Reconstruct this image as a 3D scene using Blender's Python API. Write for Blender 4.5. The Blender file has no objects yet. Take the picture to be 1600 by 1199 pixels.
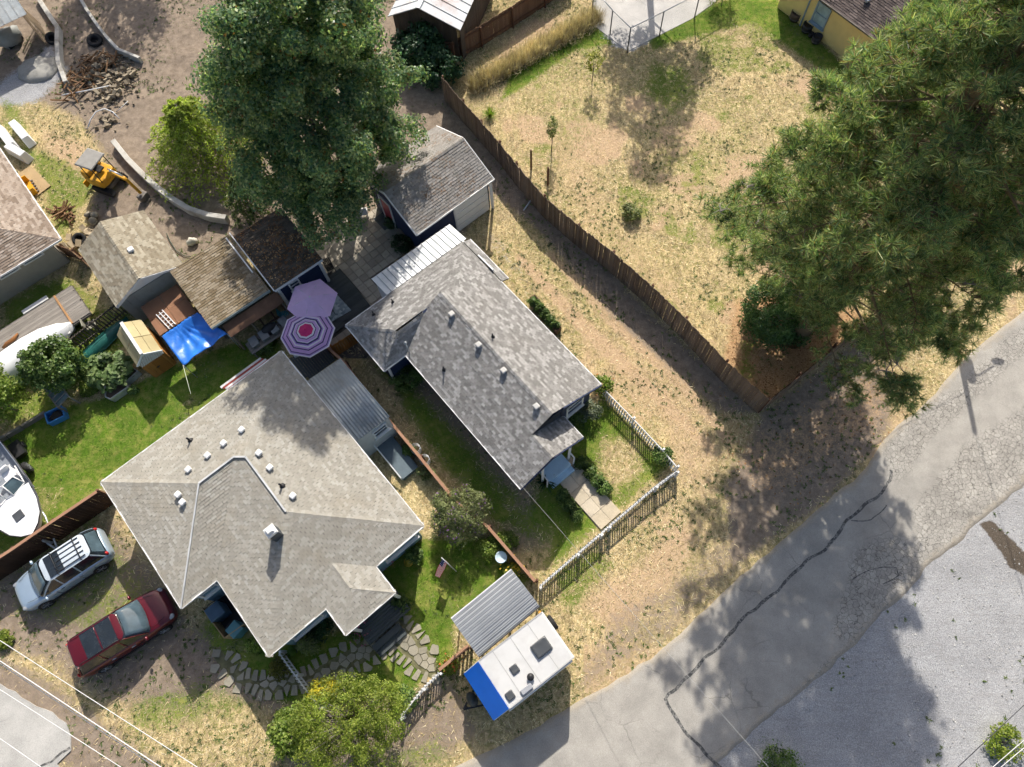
import bpy, math, random
import numpy as np
from mathutils import Vector, Matrix
random.seed(7); rng = np.random.default_rng(11)
R = math.radians
scene = bpy.context.scene
C = scene.collection

# ------------------------------------------------------------------ camera
F_PX, CX, CY, NADIR, CAM_H = 1067.0, 800.0, 599.5, (840.0, 1040.0), 33.0
_down = Vector((NADIR[0]-CX, -(NADIR[1]-CY), -F_PX)).normalized()
_Z = -_down
_up = Vector((0, 1, 0)); _Y = (_up - _Z*_up.dot(_Z)).normalized(); _X = _Y.cross(_Z)
CAMR = Matrix((_X, _Y, _Z))
cam_data = bpy.data.cameras.new('drone_camera')
cam_data.sensor_width = 36.0; cam_data.lens = F_PX/1600*36
cam_data.clip_start = 0.5; cam_data.clip_end = 2000
cam = bpy.data.objects.new('drone_camera', cam_data); C.objects.link(cam)
cam.matrix_world = Matrix.Translation((0, 0, CAM_H)) @ CAMR.to_4x4()
scene.camera = cam

# ------------------------------------------------------------------ daylight
SUN_EL, SUN_AZ = R(39.5), R(87.0)          # direction towards the sun, counter-clockwise from +X
world = bpy.data.worlds.new('World'); scene.world = world; world.use_nodes = True
wn = world.node_tree
bg = wn.nodes['Background']
sky = wn.nodes.new('ShaderNodeTexSky'); sky.sky_type = 'NISHITA'; sky.sun_disc = False
sky.sun_elevation = SUN_EL; sky.sun_rotation = R(90.0) - SUN_AZ
sky.altitude = 100; sky.air_density = 1.0; sky.dust_density = 3.5; sky.ozone_density = 0.5
wn.links.new(sky.outputs[0], bg.inputs[0]); bg.inputs[1].default_value = 0.112
sun_data = bpy.data.lights.new('sun', 'SUN'); sun_data.energy = 4.7; sun_data.angle = R(0.55)
sun_data.color = (1.0, 0.94, 0.85)
sun = bpy.data.objects.new('sun', sun_data); C.objects.link(sun)
_sd = Vector((math.cos(SUN_AZ)*math.cos(SUN_EL), math.sin(SUN_AZ)*math.cos(SUN_EL), math.sin(SUN_EL)))
sun.rotation_euler = _sd.to_track_quat('Z', 'Y').to_euler(); sun.location = (0, 60, 60)
scene.view_settings.view_transform = 'Standard'; scene.view_settings.look = 'None'
scene.view_settings.exposure = 0.42; scene.view_settings.gamma = 1.0
scene.view_settings.use_curve_mapping = False
scene.cycles.max_bounces = 4; scene.cycles.diffuse_bounces = 2; scene.cycles.glossy_bounces = 2
scene.cycles.transmission_bounces = 3; scene.cycles.use_adaptive_sampling = True; scene.cycles.adaptive_threshold = 0.035; scene.cycles.adaptive_min_samples = 10; scene.cycles.transparent_max_bounces = 6

# ------------------------------------------------------------------ site survey helpers
def G(px, py, h=0.0):
    """site point at height h seen at survey coordinate (px, py)"""
    d = CAMR @ Vector((px-CX, -(py-CY), -F_PX)); t = (h-CAM_H)/d.z
    return Vector((0, 0, CAM_H)) + d*t
def G2(px, py, h=0.0):
    p = G(px, py, h); return (p.x, p.y)
def bearing(a, b, h=0.0):
    d = G(*b, h)-G(*a, h); return math.atan2(d.y, d.x)

def pip(x, y, poly):
    c = False; n = len(poly); j = n-1
    for i in range(n):
        xi, yi = poly[i][0], poly[i][1]; xj, yj = poly[j][0], poly[j][1]
        if (yi > y) != (yj > y) and x < (xj-xi)*(y-yi)/(yj-yi)+xi: c = not c
        j = i
    return c

class Frame:
    """local plan axes: u along angle, v to its left"""
    def __init__(s, o, ang):
        s.o = Vector((o[0], o[1], 0)); s.a = ang
        s.U = Vector((math.cos(ang), math.sin(ang), 0)); s.V = Vector((-math.sin(ang), math.cos(ang), 0))
    def __call__(s, u, v, z=0.0): return s.o + s.U*u + s.V*v + Vector((0, 0, z))
    def uv(s, p): d = Vector((p[0], p[1], 0))-s.o; return d.dot(s.U), d.dot(s.V)

# ------------------------------------------------------------------ materials
MATS = {}
class NT:
    def __init__(s, name):
        s.m = bpy.data.materials.new(name); s.m.use_nodes = True; s.t = s.m.node_tree
        s.b = s.t.nodes['Principled BSDF']; s.out = s.t.nodes['Material Output']
        s._co = None
    def n(s, typ, **kw):
        k = s.t.nodes.new(typ)
        for a, b in kw.items(): setattr(k, a, b)
        return k
    def l(s, a, b): s.t.links.new(a, b)
    def co(s):
        if s._co is None:
            g = s.n('ShaderNodeNewGeometry'); s._co = g.outputs['Position']; s._geo = g
        return s._co
    def geo(s): s.co(); return s._geo
    def noise(s, scale, detail=4, rough=0.55, vec=None, out=0, dist=0.0):
        k = s.n('ShaderNodeTexNoise'); k.inputs['Scale'].default_value = scale; k.inputs['Detail'].default_value = detail
        k.inputs['Roughness'].default_value = rough; k.inputs['Distortion'].default_value = dist
        s.l(vec or s.co(), k.inputs['Vector']); return k.outputs[out]
    def voro(s, scale, feature='F1', vec=None, out='Distance'):
        k = s.n('ShaderNodeTexVoronoi'); k.feature = feature; k.inputs['Scale'].default_value = scale
        s.l(vec or s.co(), k.inputs['Vector']); return k.outputs[out]
    def mapv(s, scale=(1, 1, 1), rot=(0, 0, 0), vec=None):
        k = s.n('ShaderNodeMapping'); k.inputs['Scale'].default_value = scale; k.inputs['Rotation'].default_value = rot
        s.l(vec or s.co(), k.inputs['Vector']); return k.outputs[0]
    def ramp(s, fac, stops, interp='LINEAR'):
        k = s.n('ShaderNodeValToRGB'); e = k.color_ramp; e.interpolation = interp
        while len(e.elements) < len(stops): e.elements.new(0.5)
        for el, (p, c) in zip(e.elements, stops):
            el.position = p; el.color = (*c, 1) if hasattr(c, '__len__') else (c, c, c, 1)
        s.l(fac, k.inputs[0]); return k.outputs[0]
    def val(s, x):
        k = s.n('ShaderNodeValue'); k.outputs[0].default_value = x; return k.outputs[0]
    def rgb(s, c):
        k = s.n('ShaderNodeRGB'); k.outputs[0].default_value = (*c, 1); return k.outputs[0]
    def math(s, op, a, b=None, clamp=False):
        k = s.n('ShaderNodeMath', operation=op); k.use_clamp = clamp
        for i, x in enumerate((a, b)):
            if x is None: continue
            if isinstance(x, (int, float)): k.inputs[i].default_value = x
            else: s.l(x, k.inputs[i])
        return k.outputs[0]
    def mix(s, fac, a, b, mode='MIX'):
        k = s.n('ShaderNodeMix', data_type='RGBA', blend_type=mode)
        for i, x in ((0, fac), (6, a), (7, b)):
            if isinstance(x, (int, float)): k.inputs[i].default_value = x if i == 0 else (x, x, x, 1)
            elif isinstance(x, tuple): k.inputs[i].default_value = (*x, 1)
            else: s.l(x, k.inputs[i])
        return k.outputs[2]
    def attr(s, name):
        k = s.n('ShaderNodeAttribute'); k.attribute_name = name; return k
    def bump(s, h, strength=0.3, dist=0.02):
        k = s.n('ShaderNodeBump'); k.inputs['Strength'].default_value = strength; k.inputs['Distance'].default_value = dist
        s.l(h, k.inputs['Height']); s.l(k.outputs[0], s.b.inputs['Normal'])
    def base(s, c):
        if isinstance(c, tuple): s.b.inputs['Base Color'].default_value = (*c, 1)
        else: s.l(c, s.b.inputs['Base Color'])
    def rough(s, r, spec=None, metal=None):
        if isinstance(r, (int, float)): s.b.inputs['Roughness'].default_value = r
        else: s.l(r, s.b.inputs['Roughness'])
        if spec is not None: s.b.inputs['Specular IOR Level'].default_value = spec
        if metal is not None: s.b.inputs['Metallic'].default_value = metal
    def rnd(s):
        """one random number per separate piece, whether its own object or an island of a joined mesh"""
        oi = s.n('ShaderNodeObjectInfo'); g = s.geo()
        a = s.math('ADD', oi.outputs['Random'], g.outputs['Random Per Island'])
        return s.math('FRACT', s.math('MULTIPLY', a, 1.37))

def hexc(h):
    h = h.lstrip('#'); c = [int(h[i:i+2], 16)/255 for i in (0, 2, 4)]
    return tuple(x/12.92 if x <= .04045 else ((x+.055)/1.055)**2.4 for x in c)

def paint(name, col, rough=0.55, var=0.12, scale=3.0, spec=0.4, metal=0.0, dirt=None, bump=0.0):
    if name in MATS: return MATS[name]
    k = NT(name)
    n = k.noise(scale, 5); lo = tuple(c*(1-var) for c in col); hi = tuple(min(1, c*(1+var)) for c in col)
    c = k.ramp(n, [(0.3, lo), (0.7, hi)])
    if dirt: c = k.mix(k.ramp(k.noise(scale*0.35, 6, 0.7), [(0.48, 0), (0.72, 0.75)]), c, dirt)
    k.base(c); k.rough(rough, spec, metal)
    if bump: k.bump(k.noise(scale*12, 3), bump, 0.01)
    MATS[name] = k.m; return k.m

def wood(name, a, b, rough=0.8, var=0.5, streak=(1, 1, 1)):
    """boards: every piece has its own tone, with grain and weather streaks"""
    if name in MATS: return MATS[name]
    k = NT(name); r = k.rnd()
    tc = k.n('ShaderNodeTexCoord')
    g = k.noise(9, 6, 0.65, k.mapv((6, 6, 0.6), vec=tc.outputs['Object']))
    c = k.mix(k.math('ADD', k.math('MULTIPLY', r, var), k.math('MULTIPLY', g, 1-var)), a, b)
    c = k.mix(k.ramp(k.noise(1.3, 5), [(0.35, 0.0), (0.75, 0.35)]), c, tuple(x*0.55 for x in a))
    k.base(c); k.rough(rough, 0.25); k.bump(g, 0.25, 0.01)
    MATS[name] = k.m; return k.m

def shingle_mat(name, cols, stain=None, stain_amt=0.0, stain_scale=0.5, grit=0.10, litter=None):
    if name in MATS: return MATS[name]
    k = NT(name); r = k.rnd()
    n = len(cols); c = k.ramp(r, [(i/(n-1), x) for i, x in enumerate(cols)])
    fine = k.noise(38, 3, 0.7)
    c = k.mix(1.0, c, k.ramp(fine, [(0.25, 1-grit*2.2), (0.75, 1+grit)]), 'MULTIPLY')
    broad = k.noise(0.45, 5, 0.6)
    c = k.mix(1.0, c, k.ramp(broad, [(0.3, 0.93), (0.7, 1.06)]), 'MULTIPLY')
    streak = k.noise(1.1, 6, 0.72, k.mapv((1.6, 1.6, 0.25)))
    c = k.mix(k.ramp(streak, [(0.58, 0), (0.85, 0.12)]), c, tuple(x*0.6 for x in cols[0]))
    if stain: c = k.mix(k.ramp(k.noise(stain_scale, 6, 0.65), [(0.5, 0), (0.75, stain_amt)]), c, stain)
    if litter:
        l = k.noise(7, 6, 0.75); m = k.ramp(k.noise(0.7, 4), [(0.42, 0), (0.6, 1)])
        c = k.mix(k.math('MULTIPLY', k.ramp(l, [(0.5, 0), (0.62, 1)]), m), c, litter)
    k.base(c); k.rough(0.92, 0.15); k.bump(fine, 0.35, 0.006)
    MATS[name] = k.m; return k.m

def leaf_mat(name, cols, rough=0.5, trans=0.35, extra=None):
    if name in MATS: return MATS[name]
    k = NT(name); r = k.geo().outputs['Random Per Island']
    stops = [(i/(len(cols)-1), x) for i, x in enumerate(cols)]
    c = k.ramp(r, stops)
    c = k.mix(1.0, c, k.ramp(k.noise(0.85, 2), [(0.3, 0.66), (0.7, 1.35)]), 'MULTIPLY'); c = k.mix(1.0, c, k.ramp(k.noise(2.7, 1), [(0.3, 0.75), (0.7, 1.25)]), 'MULTIPLY')
    if extra:
        c = k.mix(k.ramp(k.math('FRACT', k.math('MULTIPLY', r, 17.3)), [(1-extra[1]-0.01, 0), (1-extra[1], 1)], 'CONSTANT'), c, extra[0])
    k.base(c); k.rough(rough, 0.35)
    tr = k.n('ShaderNodeBsdfTranslucent'); k.l(k.mix(1.0, c, (1.0, 1.15, 0.6), 'MULTIPLY'), tr.inputs[0])
    mx = k.n('ShaderNodeMixShader'); mx.inputs[0].default_value = trans
    k.l(k.b.outputs[0], mx.inputs[1]); k.l(tr.outputs[0], mx.inputs[2]); k.l(mx.outputs[0], k.out.inputs[0])
    MATS[name] = k.m; return k.m

def glass_mat(name='glass_dark', col=(0.02, 0.03, 0.04), rough=0.08):
    if name in MATS: return MATS[name]
    k = NT(name); k.base(k.ramp(k.noise(2.0, 3), [(0.3, col), (0.7, tuple(min(1, x*1.8) for x in col))])); k.rough(rough, 0.8)
    MATS[name] = k.m; return k.m

# ------------------------------------------------------------------ meshes and objects
def mesh_np(name, verts, faces, smooth=False):
    verts = np.asarray(verts, dtype=np.float32); faces = np.asarray(faces, dtype=np.int32)
    me = bpy.data.meshes.new(name); k = faces.shape[1]
    me.vertices.add(len(verts)); me.vertices.foreach_set('co', verts.ravel())
    me.loops.add(faces.size); me.loops.foreach_set('vertex_index', faces.ravel())
    me.polygons.add(len(faces)); me.polygons.foreach_set('loop_start', np.arange(0, faces.size, k, dtype=np.int32))
    me.polygons.foreach_set('loop_total', np.full(len(faces), k, dtype=np.int32))
    if smooth: me.polygons.foreach_set('use_smooth', np.ones(len(faces), dtype=bool))
    me.update(calc_edges=True); return me

ROOTM = {}
def tag(o, label=None, cat=None, group=None, kind=None):
    if label: o['label'] = label
    if cat: o['category'] = cat
    if group: o['group'] = group
    if kind: o['kind'] = kind
    return o
def thing(name, label, cat, loc=(0, 0, 0), rz=0.0, group=None):
    o = bpy.data.objects.new(name, None); C.objects.link(o); o.empty_display_size = 0.3
    o.location = loc; o.rotation_euler = (0, 0, rz)
    ROOTM[o.name] = Matrix.Translation(loc) @ Matrix.Rotation(rz, 4, 'Z')
    return tag(o, label, cat, group)
def rootmat(p):
    while p is not None and p.name not in ROOTM: p = p.parent
    return ROOTM[p.name] if p is not None else Matrix.Identity(4)
def add_obj(name, me, mat=None, parent=None, M=None):
    o = bpy.data.objects.new(name, me); C.objects.link(o)
    if mat is not None and len(me.materials) == 0: me.materials.append(mat)
    if parent is not None: o.parent = parent
    if M is not None: o.matrix_basis = M
    return o

class MB:
    """collects shapes, links them as ONE mesh object"""
    def __init__(s): s.v = []; s.f = []; s.sm = []
    def add(s, vs, fs, smooth=False):
        o = len(s.v); s.v += [tuple(x) for x in vs]
        for f in fs: s.f.append([i+o for i in f]); s.sm.append(smooth)
        return s
    def box(s, c, size, rz=0.0, M=None, taper=1.0):
        x, y, z = size[0]/2, size[1]/2, size[2]/2; t = taper
        vs = [Vector(p) for p in ((-x, -y, -z), (x, -y, -z), (x, y, -z), (-x, y, -z), (-x*t, -y*t, z), (x*t, -y*t, z), (x*t, y*t, z), (-x*t, y*t, z))]
        T = Matrix.Translation(c) @ (Matrix.Rotation(rz, 4, 'Z') if M is None else M)
        return s.add([T @ p for p in vs], [(0, 3, 2, 1), (4, 5, 6, 7), (0, 1, 5, 4), (1, 2, 6, 5), (2, 3, 7, 6), (3, 0, 4, 7)])
    def beam(s, a, b, w, t, up=(0, 0, 1)):
        a = Vector(a); b = Vector(b); d = b-a; L = d.length
        x = d.normalized(); y = Vector(up).cross(x)
        if y.length < 1e-4: y = Vector((1, 0, 0)).cross(x)
        y.normalize(); z = x.cross(y)
        M = Matrix((x, y, z)).transposed().to_4x4()
        return s.box((a+b)/2, (L, w, t), M=M)
    def prism(s, poly, z0, z1):
        n = len(poly); vs = [(p[0], p[1], z0) for p in poly]+[(p[0], p[1], z1) for p in poly]
        fs = [tuple(range(n-1, -1, -1)), tuple(range(n, 2*n))]+[(i, (i+1) % n, n+(i+1) % n, n+i) for i in range(n)]
        return s.add(vs, fs)
    def slab(s, poly, t):
        """solid plate of thickness t hanging below a planar polygon of 3D points"""
        n = len(poly); vs = [Vector(p) for p in poly]; vs += [p-Vector((0, 0, t)) for p in vs]
        return s.add(vs, [tuple(range(n)), tuple(range(2*n-1, n-1, -1))]+[(i, n+i, n+(i+1) % n, (i+1) % n) for i in range(n)])
    def tube(s, pts, r, k=6, cap=True, smooth=True):
        pts = [Vector(p) for p in pts]; rs = r if hasattr(r, '__len__') else [r]*len(pts)
        vs = []; n = len(pts); prev = None
        for i, p in enumerate(pts):
            d = (pts[min(i+1, n-1)]-pts[max(i-1, 0)]).normalized()
            a = Vector((0, 0, 1)) if abs(d.z) < 0.9 else Vector((1, 0, 0))
            if prev is not None: a = prev
            y = (a-d*a.dot(d)).normalized(); x = y.cross(d); prev = y
            for j in range(k):
                t = 2*math.pi*j/k; vs.append(p+(x*math.cos(t)+y*math.sin(t))*rs[i])
        fs = [(i*k+j, i*k+(j+1) % k, (i+1)*k+(j+1) % k, (i+1)*k+j) for i in range(n-1) for j in range(k)]
        if cap: fs += [tuple(range(k-1, -1, -1)), tuple((n-1)*k+j for j in range(k))]
        return s.add(vs, fs, smooth)
    def lathe(s, prof, c=(0, 0, 0), k=20, M=None, smooth=True):
        T = Matrix.Translation(c) @ (M if M is not None else Matrix.Identity(4)); n = len(prof)
        vs = [T @ Vector((r*math.cos(2*math.pi*j/k), r*math.sin(2*math.pi*j/k), z)) for r, z in prof for j in range(k)]
        fs = [(i*k+j, i*k+(j+1) % k, (i+1)*k+(j+1) % k, (i+1)*k+j) for i in range(n-1) for j in range(k)]
        fs += [tuple(range(k-1, -1, -1)), tuple((n-1)*k+j for j in range(k))]
        return s.add(vs, fs, smooth)
    def blob(s, c, r, seed=0, k=10, rings=6, amp=0.15):
        rr = random.Random(seed); vs = []; fs = []
        for i in range(rings+1):
            ph = math.pi*i/rings
            for j in range(k):
                th = 2*math.pi*j/k; q = 1+rr.uniform(-amp, amp)*(0 if i in (0, rings) else 1)
                vs.append((c[0]+r[0]*q*math.sin(ph)*math.cos(th), c[1]+r[1]*q*math.sin(ph)*math.sin(th), c[2]+r[2]*q*math.cos(ph)))
        for i in range(rings):
            for j in range(k): fs.append((i*k+j, (i+1)*k+j, (i+1)*k+(j+1) % k, i*k+(j+1) % k))
        return s.add(vs, fs, True)
    def mesh(s, name):
        me = bpy.data.meshes.new(name); me.from_pydata(s.v, [], s.f)
        if any(s.sm): me.polygons.foreach_set('use_smooth', s.sm)
        me.update(); return me
    def build(s, name, mat, parent=None, world=False, kind=None, label=None, bevel=0.0, subsurf=0):
        if world and parent is not None:
            inv = rootmat(parent).inverted(); s.v = [tuple(inv @ Vector(p)) for p in s.v]
        o = add_obj(name, s.mesh(name), mat, parent)
        if bevel:
            m = o.modifiers.new('bevel', 'BEVEL'); m.width = bevel; m.segments = 2; m.limit_method = 'ANGLE'
        if subsurf:
            m = o.modifiers.new('subd', 'SUBSURF'); m.levels = subsurf; m.render_levels = subsurf
        return tag(o, label, None, None, kind)

def pieces(name, me, mats4, material, parent):
    """alike pieces that share one mesh, each an object of its own (matrices in world space)"""
    inv = rootmat(parent).inverted(); out = []
    for M in mats4: out.append(add_obj(name, me, material, parent, inv @ M))
    return out
def boxmesh(name, size, off=(0, 0, 0)):
    return MB().box(off, size).mesh(name)
def XF(p, rz=0.0, rx=0.0, ry=0.0, s=1.0):
    return Matrix.Translation(p) @ Matrix.Rotation(rz, 4, 'Z') @ Matrix.Rotation(ry, 4, 'Y') @ Matrix.Rotation(rx, 4, 'X') @ Matrix.Scale(s, 4)
def simple(name, mb, mat, label, cat, loc=(0, 0, 0), rz=0.0, group=None, **kw):
    """a thing that is one mesh (local coordinates)"""
    o = mb.build(name, mat, **kw); o.location = loc; o.rotation_euler = (0, 0, rz); return tag(o, label, cat, group)

# ------------------------------------------------------------------ ground
def vnoise(x, y, seed, cell):
    """smooth value noise on arrays"""
    g = np.random.default_rng(seed).random((256, 256)); X = x/cell+500.0; Y = y/cell+500.0
    xi = np.floor(X).astype(int); yi = np.floor(Y).astype(int); fx = X-xi; fy = Y-yi
    fx = fx*fx*(3-2*fx); fy = fy*fy*(3-2*fy)
    q = lambda a, b: g[(xi+a) % 256, (yi+b) % 256]
    return (q(0, 0)*(1-fx)+q(1, 0)*fx)*(1-fy)+(q(0, 1)*(1-fx)+q(1, 1)*fx)*fy
def fbm(x, y, seed, cell): return 0.5*vnoise(x, y, seed, cell)+0.3*vnoise(x, y, seed+1, cell/2.3)+0.2*vnoise(x, y, seed+2, cell/5.1)
def sdist(x, y, poly):
    """signed distance to polygon, positive inside"""
    x = x.ravel(); y = y.ravel(); ins = np.zeros(x.shape, bool); d = np.full(x.shape, 1e9); n = len(poly)
    for i in range(n):
        ax, ay = poly[i]; bx, by = poly[(i+1) % n]
        c = ((ay > y) != (by > y))
        with np.errstate(divide='ignore', invalid='ignore'):
            ins ^= c & (x < (bx-ax)*(y-ay)/((by-ay) if by != ay else 1e-9)+ax)
        ex, ey = bx-ax, by-ay; L = ex*ex+ey*ey+1e-12; t = np.clip(((x-ax)*ex+(y-ay)*ey)/L, 0, 1)
        d = np.minimum(d, np.hypot(x-ax-t*ex, y-ay-t*ey))
    return np.where(ins, d, -d)
def P2(pts): return [G2(*p) for p in pts]

# layers: green lawn, dirt, gravel, needle litter.  The rest is dry straw.
ZONES = [
 # layer, amount, feather (m), outline
 ('dirt', 1.0, 1.2, [(-200, -260), (420, -200), (420, 0), (420, 330), (360, 420), (150, 420), (140, 330), (165, 240), (120, 180), (40, 150), (-200, 130)]),
 ('dirt', 1.0, 0.9, [(400, 0), (600, 60), (690, 150), (700, 250), (620, 330), (560, 350), (480, 350), (400, 330)]),
 ('dirt', 1.0, 1.0, [(600, -100), (700, 130), (730, 180), (800, 280), (760, 320), (660, 220), (560, 100)]),
 ('dirt', 0.85, 0.7, [(690, 150), (740, 180), (870, 330), (1010, 480), (1190, 645), (1130, 650), (960, 500), (830, 350), (760, 300), (720, 380), (700, 340), (770, 270)]),
 ('dirt', 0.7, 1.2, [(0, 880), (180, 800), (300, 960), (370, 1080), (300, 1130), (180, 1110), (60, 1040), (-60, 1020)]),
 ('dirt', 0.75, 0.8, [(150, 1060), (330, 960), (420, 1050), (470, 1130), (330, 1090), (250, 1110)]),
 ('dirt', 0.7, 0.8, [(-100, 960), (80, 1060), (290, 1215), (150, 1240), (-100, 1090)]),
 ('dirt', 0.65, 1.0, [(600, 1090), (690, 1040), (730, 1080), (760, 1150), (700, 1199), (560, 1250), (430, 1199), (450, 1120)]),
 ('dirt', 0.85, 0.9, [(1190, 640), (1340, 530), (1400, 600), (1390, 680), (1300, 780), (1200, 850), (1140, 900), (1130, 760)]),
 ('dirt', 0.9, 0.5, [(1195, 0), (1330, 110), (1310, 130), (1180, 20), (1150, -20)]),
 ('dirt', 0.6, 0.8, [(690, 560), (850, 780), (880, 860), (800, 870), (700, 740), (560, 560), (590, 540)]),
 ('gravel', 0.45, 1.0, [(760, 350), (800, 390), (830, 430), (810, 440), (770, 400), (740, 350)]),
 ('dirt', 0.5, 0.9, [(880, 1110), (1060, 1000), (1200, 860), (1165, 800), (1040, 900), (950, 950), (900, 1040)]),
 ('dirt', 0.9, 0.7, [(370, 330), (500, 320), (610, 310), (560, 380), (500, 400)]),
 ('gravel', 0.8, 0.8, [(20, 110), (80, 70), (110, 110), (60, 160), (10, 170), (-30, 150)]),
 ('gravel', 0.9, 0.9, [(960, 1330), (1080, 1180), (1200, 1080), (1400, 900), (1500, 810), (1700, 660), (1900, 900), (1500, 1400)]),
 ('gravel', 0.85, 0.5, [(925, 60), (985, 82), (1090, 30), (1150, -60), (930, -80)]),
 ('litter', 1.0, 0.9, [(1130, 560), (1150, 470), (1260, 440), (1360, 500), (1330, 530), (1200, 630), (1170, 610)]),
 ('litter', 0.45, 1.6, [(1110, 610), (1210, 650), (1350, 560), (1450, 560), (1390, 680), (1200, 800), (1120, 720)]),
 ('green', 1.0, 0.5, [(0, 690), (60, 640), (150, 625), (230, 590), (280, 560), (350, 540), (430, 520), (445, 550), (155, 765), (60, 840), (0, 870), (-60, 880), (-60, 700)]),
 ('green', 1.0, 0.6, [(590, 870), (660, 840), (760, 840), (835, 905), (705, 985), (715, 1015), (640, 1085), (545, 1100), (480, 1110), (400, 1085), (345, 1040), (300, 985), (330, 950), (420, 1010), (540, 985)]),
 ('green', 0.75, 0.8, [(570, 560), (620, 570), (830, 790), (920, 845), (845, 905), (700, 750)]),
 ('green', 0.8, 0.6, [(870, 660), (945, 615), (1048, 730), (840, 912), (800, 860), (830, 770)]),
 ('green', 0.62, 1.3, [(1005, 90), (1080, 95), (1100, 155), (1040, 180), (995, 150)]),
 ('green', 0.85, 0.5, [(800, 100), (850, 60), (930, 30), (960, 70), (900, 80), (830, 130), (780, 160)]),
 ('green', 0.8, 0.5, [(1010, 60), (1090, 10), (1200, -20), (1330, 110), (1310, 130), (1180, 40), (1080, 60), (1020, 80)]),
 ('green', 0.45, 0.8, [(800, 330), (870, 400), (960, 500), (940, 510), (860, 430), (790, 350)]),
 ('green', 0.55, 0.7, [(200, 1090), (330, 1050), (400, 1080), (420, 1130), (330, 1130), (260, 1150), (190, 1150)]),
 ('green', 0.5, 0.7, [(560, 1180), (690, 1140), (720, 1199), (600, 1260)]),
 ('green', 0.6, 0.5, [(860, 890), (930, 850), (970, 880), (900, 960), (870, 950)]),
 ('green', 0.6, 0.6, [(90, 390), (130, 330), (160, 290), (110, 250), (60, 230), (30, 160), (0, 150), (0, 230), (50, 260)]),
 ('green', 0.7, 0.8, [(0, 470), (100, 410), (180, 480), (240, 420), (350, 380), (380, 430), (250, 500), (180, 560), (100, 640), (0, 680)]),
 ('green', 0.5, 0.6, [(0, 860), (150, 790), (190, 850), (280, 960), (150, 1000), (20, 960)]),
 ('green', 0.42, 1.6, [(820, 90), (900, 80), (960, 180), (900, 260), (840, 240), (790, 180)]),
 ('green', 0.4, 1.5, [(1000, 190), (1100, 180), (1180, 130), (1200, 200), (1120, 330), (1020, 330)]),
 ('green', 0.38, 1.4, [(880, 300), (960, 310), (1060, 440), (1040, 480), (930, 400)]),
 ('green', 0.5, 0.8, [(1180, 1250), (1200, 1160), (1260, 1199), (1300, 1260)]),
]
fx = np.arange(-42, 36.01, 0.15); fy = np.arange(-9, 47.01, 0.15)
gx = np.concatenate([[-600, -250, -120, -70, -50], fx, [45, 60, 110, 250, 600]])
gy = np.concatenate([[-600, -250, -100, -45, -20], fy, [55, 70, 120, 250, 600]])
GX, GY = np.meshgrid(gx, gy, indexing='xy')
LAY = {k: np.zeros(GX.size) for k in ('green', 'dirt', 'gravel', 'litter')}
def smooth01(t): t = np.clip(t, 0, 1); return t*t*(3-2*t)
for lay, amt, fe, poly in ZONES:
    d = sdist(GX, GY, P2(poly)); LAY[lay] = np.maximum(LAY[lay], amt*smooth01(0.5+d/(2*fe)))
# trampled / dry patches inside lawns
def hole(lay, keep, fe, poly):
    d = sdist(GX, GY, P2(poly)); w = smooth01(0.5+d/(2*fe)); LAY[lay] *= 1-w*(1-keep)
hole('green', 0.05, 0.9, [(945, 690), (985, 690), (1000, 730), (960, 760), (940, 735)])
hole('green', 0.5, 1.0, [(60, 760), (90, 770), (70, 830), (50, 830)])
hole('green', 0.35, 0.8, [(590, 740), (640, 720), (680, 800), (660, 830)])
hole('green', 0.45, 0.8, [(800, 830), (860, 850), (840, 890), (810, 880)])
LAY['green'] *= 1-0.6*LAY['litter']
LAY['green'] *= np.clip(0.38+1.25*fbm(GX.ravel(), GY.ravel(), 91, 2.6), 0.3, 1.0)
lot_ = smooth01(0.5+sdist(GX, GY, P2([(740, 170), (900, 60), (1190, 20), (1330, 120), (1330, 520), (1195, 630), (960, 410)])))
LAY['green'] = np.maximum(LAY['green'], .52*smooth01((fbm(GX.ravel(), GY.ravel(), 151, 2.8)-.53)*6)*lot_)
zz = np.zeros(GX.size)
lump = fbm(GX.ravel(), GY.ravel(), 5, 2.2)-0.5
zz += (LAY['dirt']*(GX.ravel() < -8)*(GY.ravel() > 22)*0.22+0.025)*lump - 0.03
me = None
ny, nx = GX.shape
idx = np.arange(nx*ny).reshape(ny, nx)
faces = np.stack([idx[:-1, :-1], idx[:-1, 1:], idx[1:, 1:], idx[1:, :-1]], -1).reshape(-1, 4)
me = mesh_np('ground', np.stack([GX.ravel(), GY.ravel(), zz], 1), faces, True)
TAN = [(1.0, .35, [(800, 400), (815, 395), (920, 500), (1030, 605), (1120, 700), (1110, 712), (1010, 620), (900, 515)]), (1.0, .35, [(850, 395), (865, 392), (960, 490), (1080, 600), (1150, 690), (1140, 700), (1060, 610), (945, 505)]),
       (.62, 1.0, [(880, 460), (960, 520), (1060, 600), (1140, 700), (1120, 800), (1060, 760), (1020, 650), (900, 520)]), (.75, .8, [(890, 940), (990, 880), (1060, 800), (1100, 830), (1060, 930), (960, 1010)]), (.7, .8, [(170, 1050), (290, 1000), (330, 1060), (250, 1110)]), (.8, .9, [(60, 200), (140, 220), (130, 320), (90, 330)]), (.6, .8, [(640, 1110), (700, 1080), (730, 1150), (680, 1180)]), (.7, .6, [(820, 30), (900, 20), (760, 140), (740, 120)]), (.6, 1.2, [(840, 200), (900, 180), (960, 330), (1100, 480), (1060, 500), (900, 350)])]
tan_ = np.zeros(GX.size)
for amt, fe, pl in TAN: tan_ = np.maximum(tan_, amt*smooth01(0.5+sdist(GX, GY, P2(pl))/(2*fe)))
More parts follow.
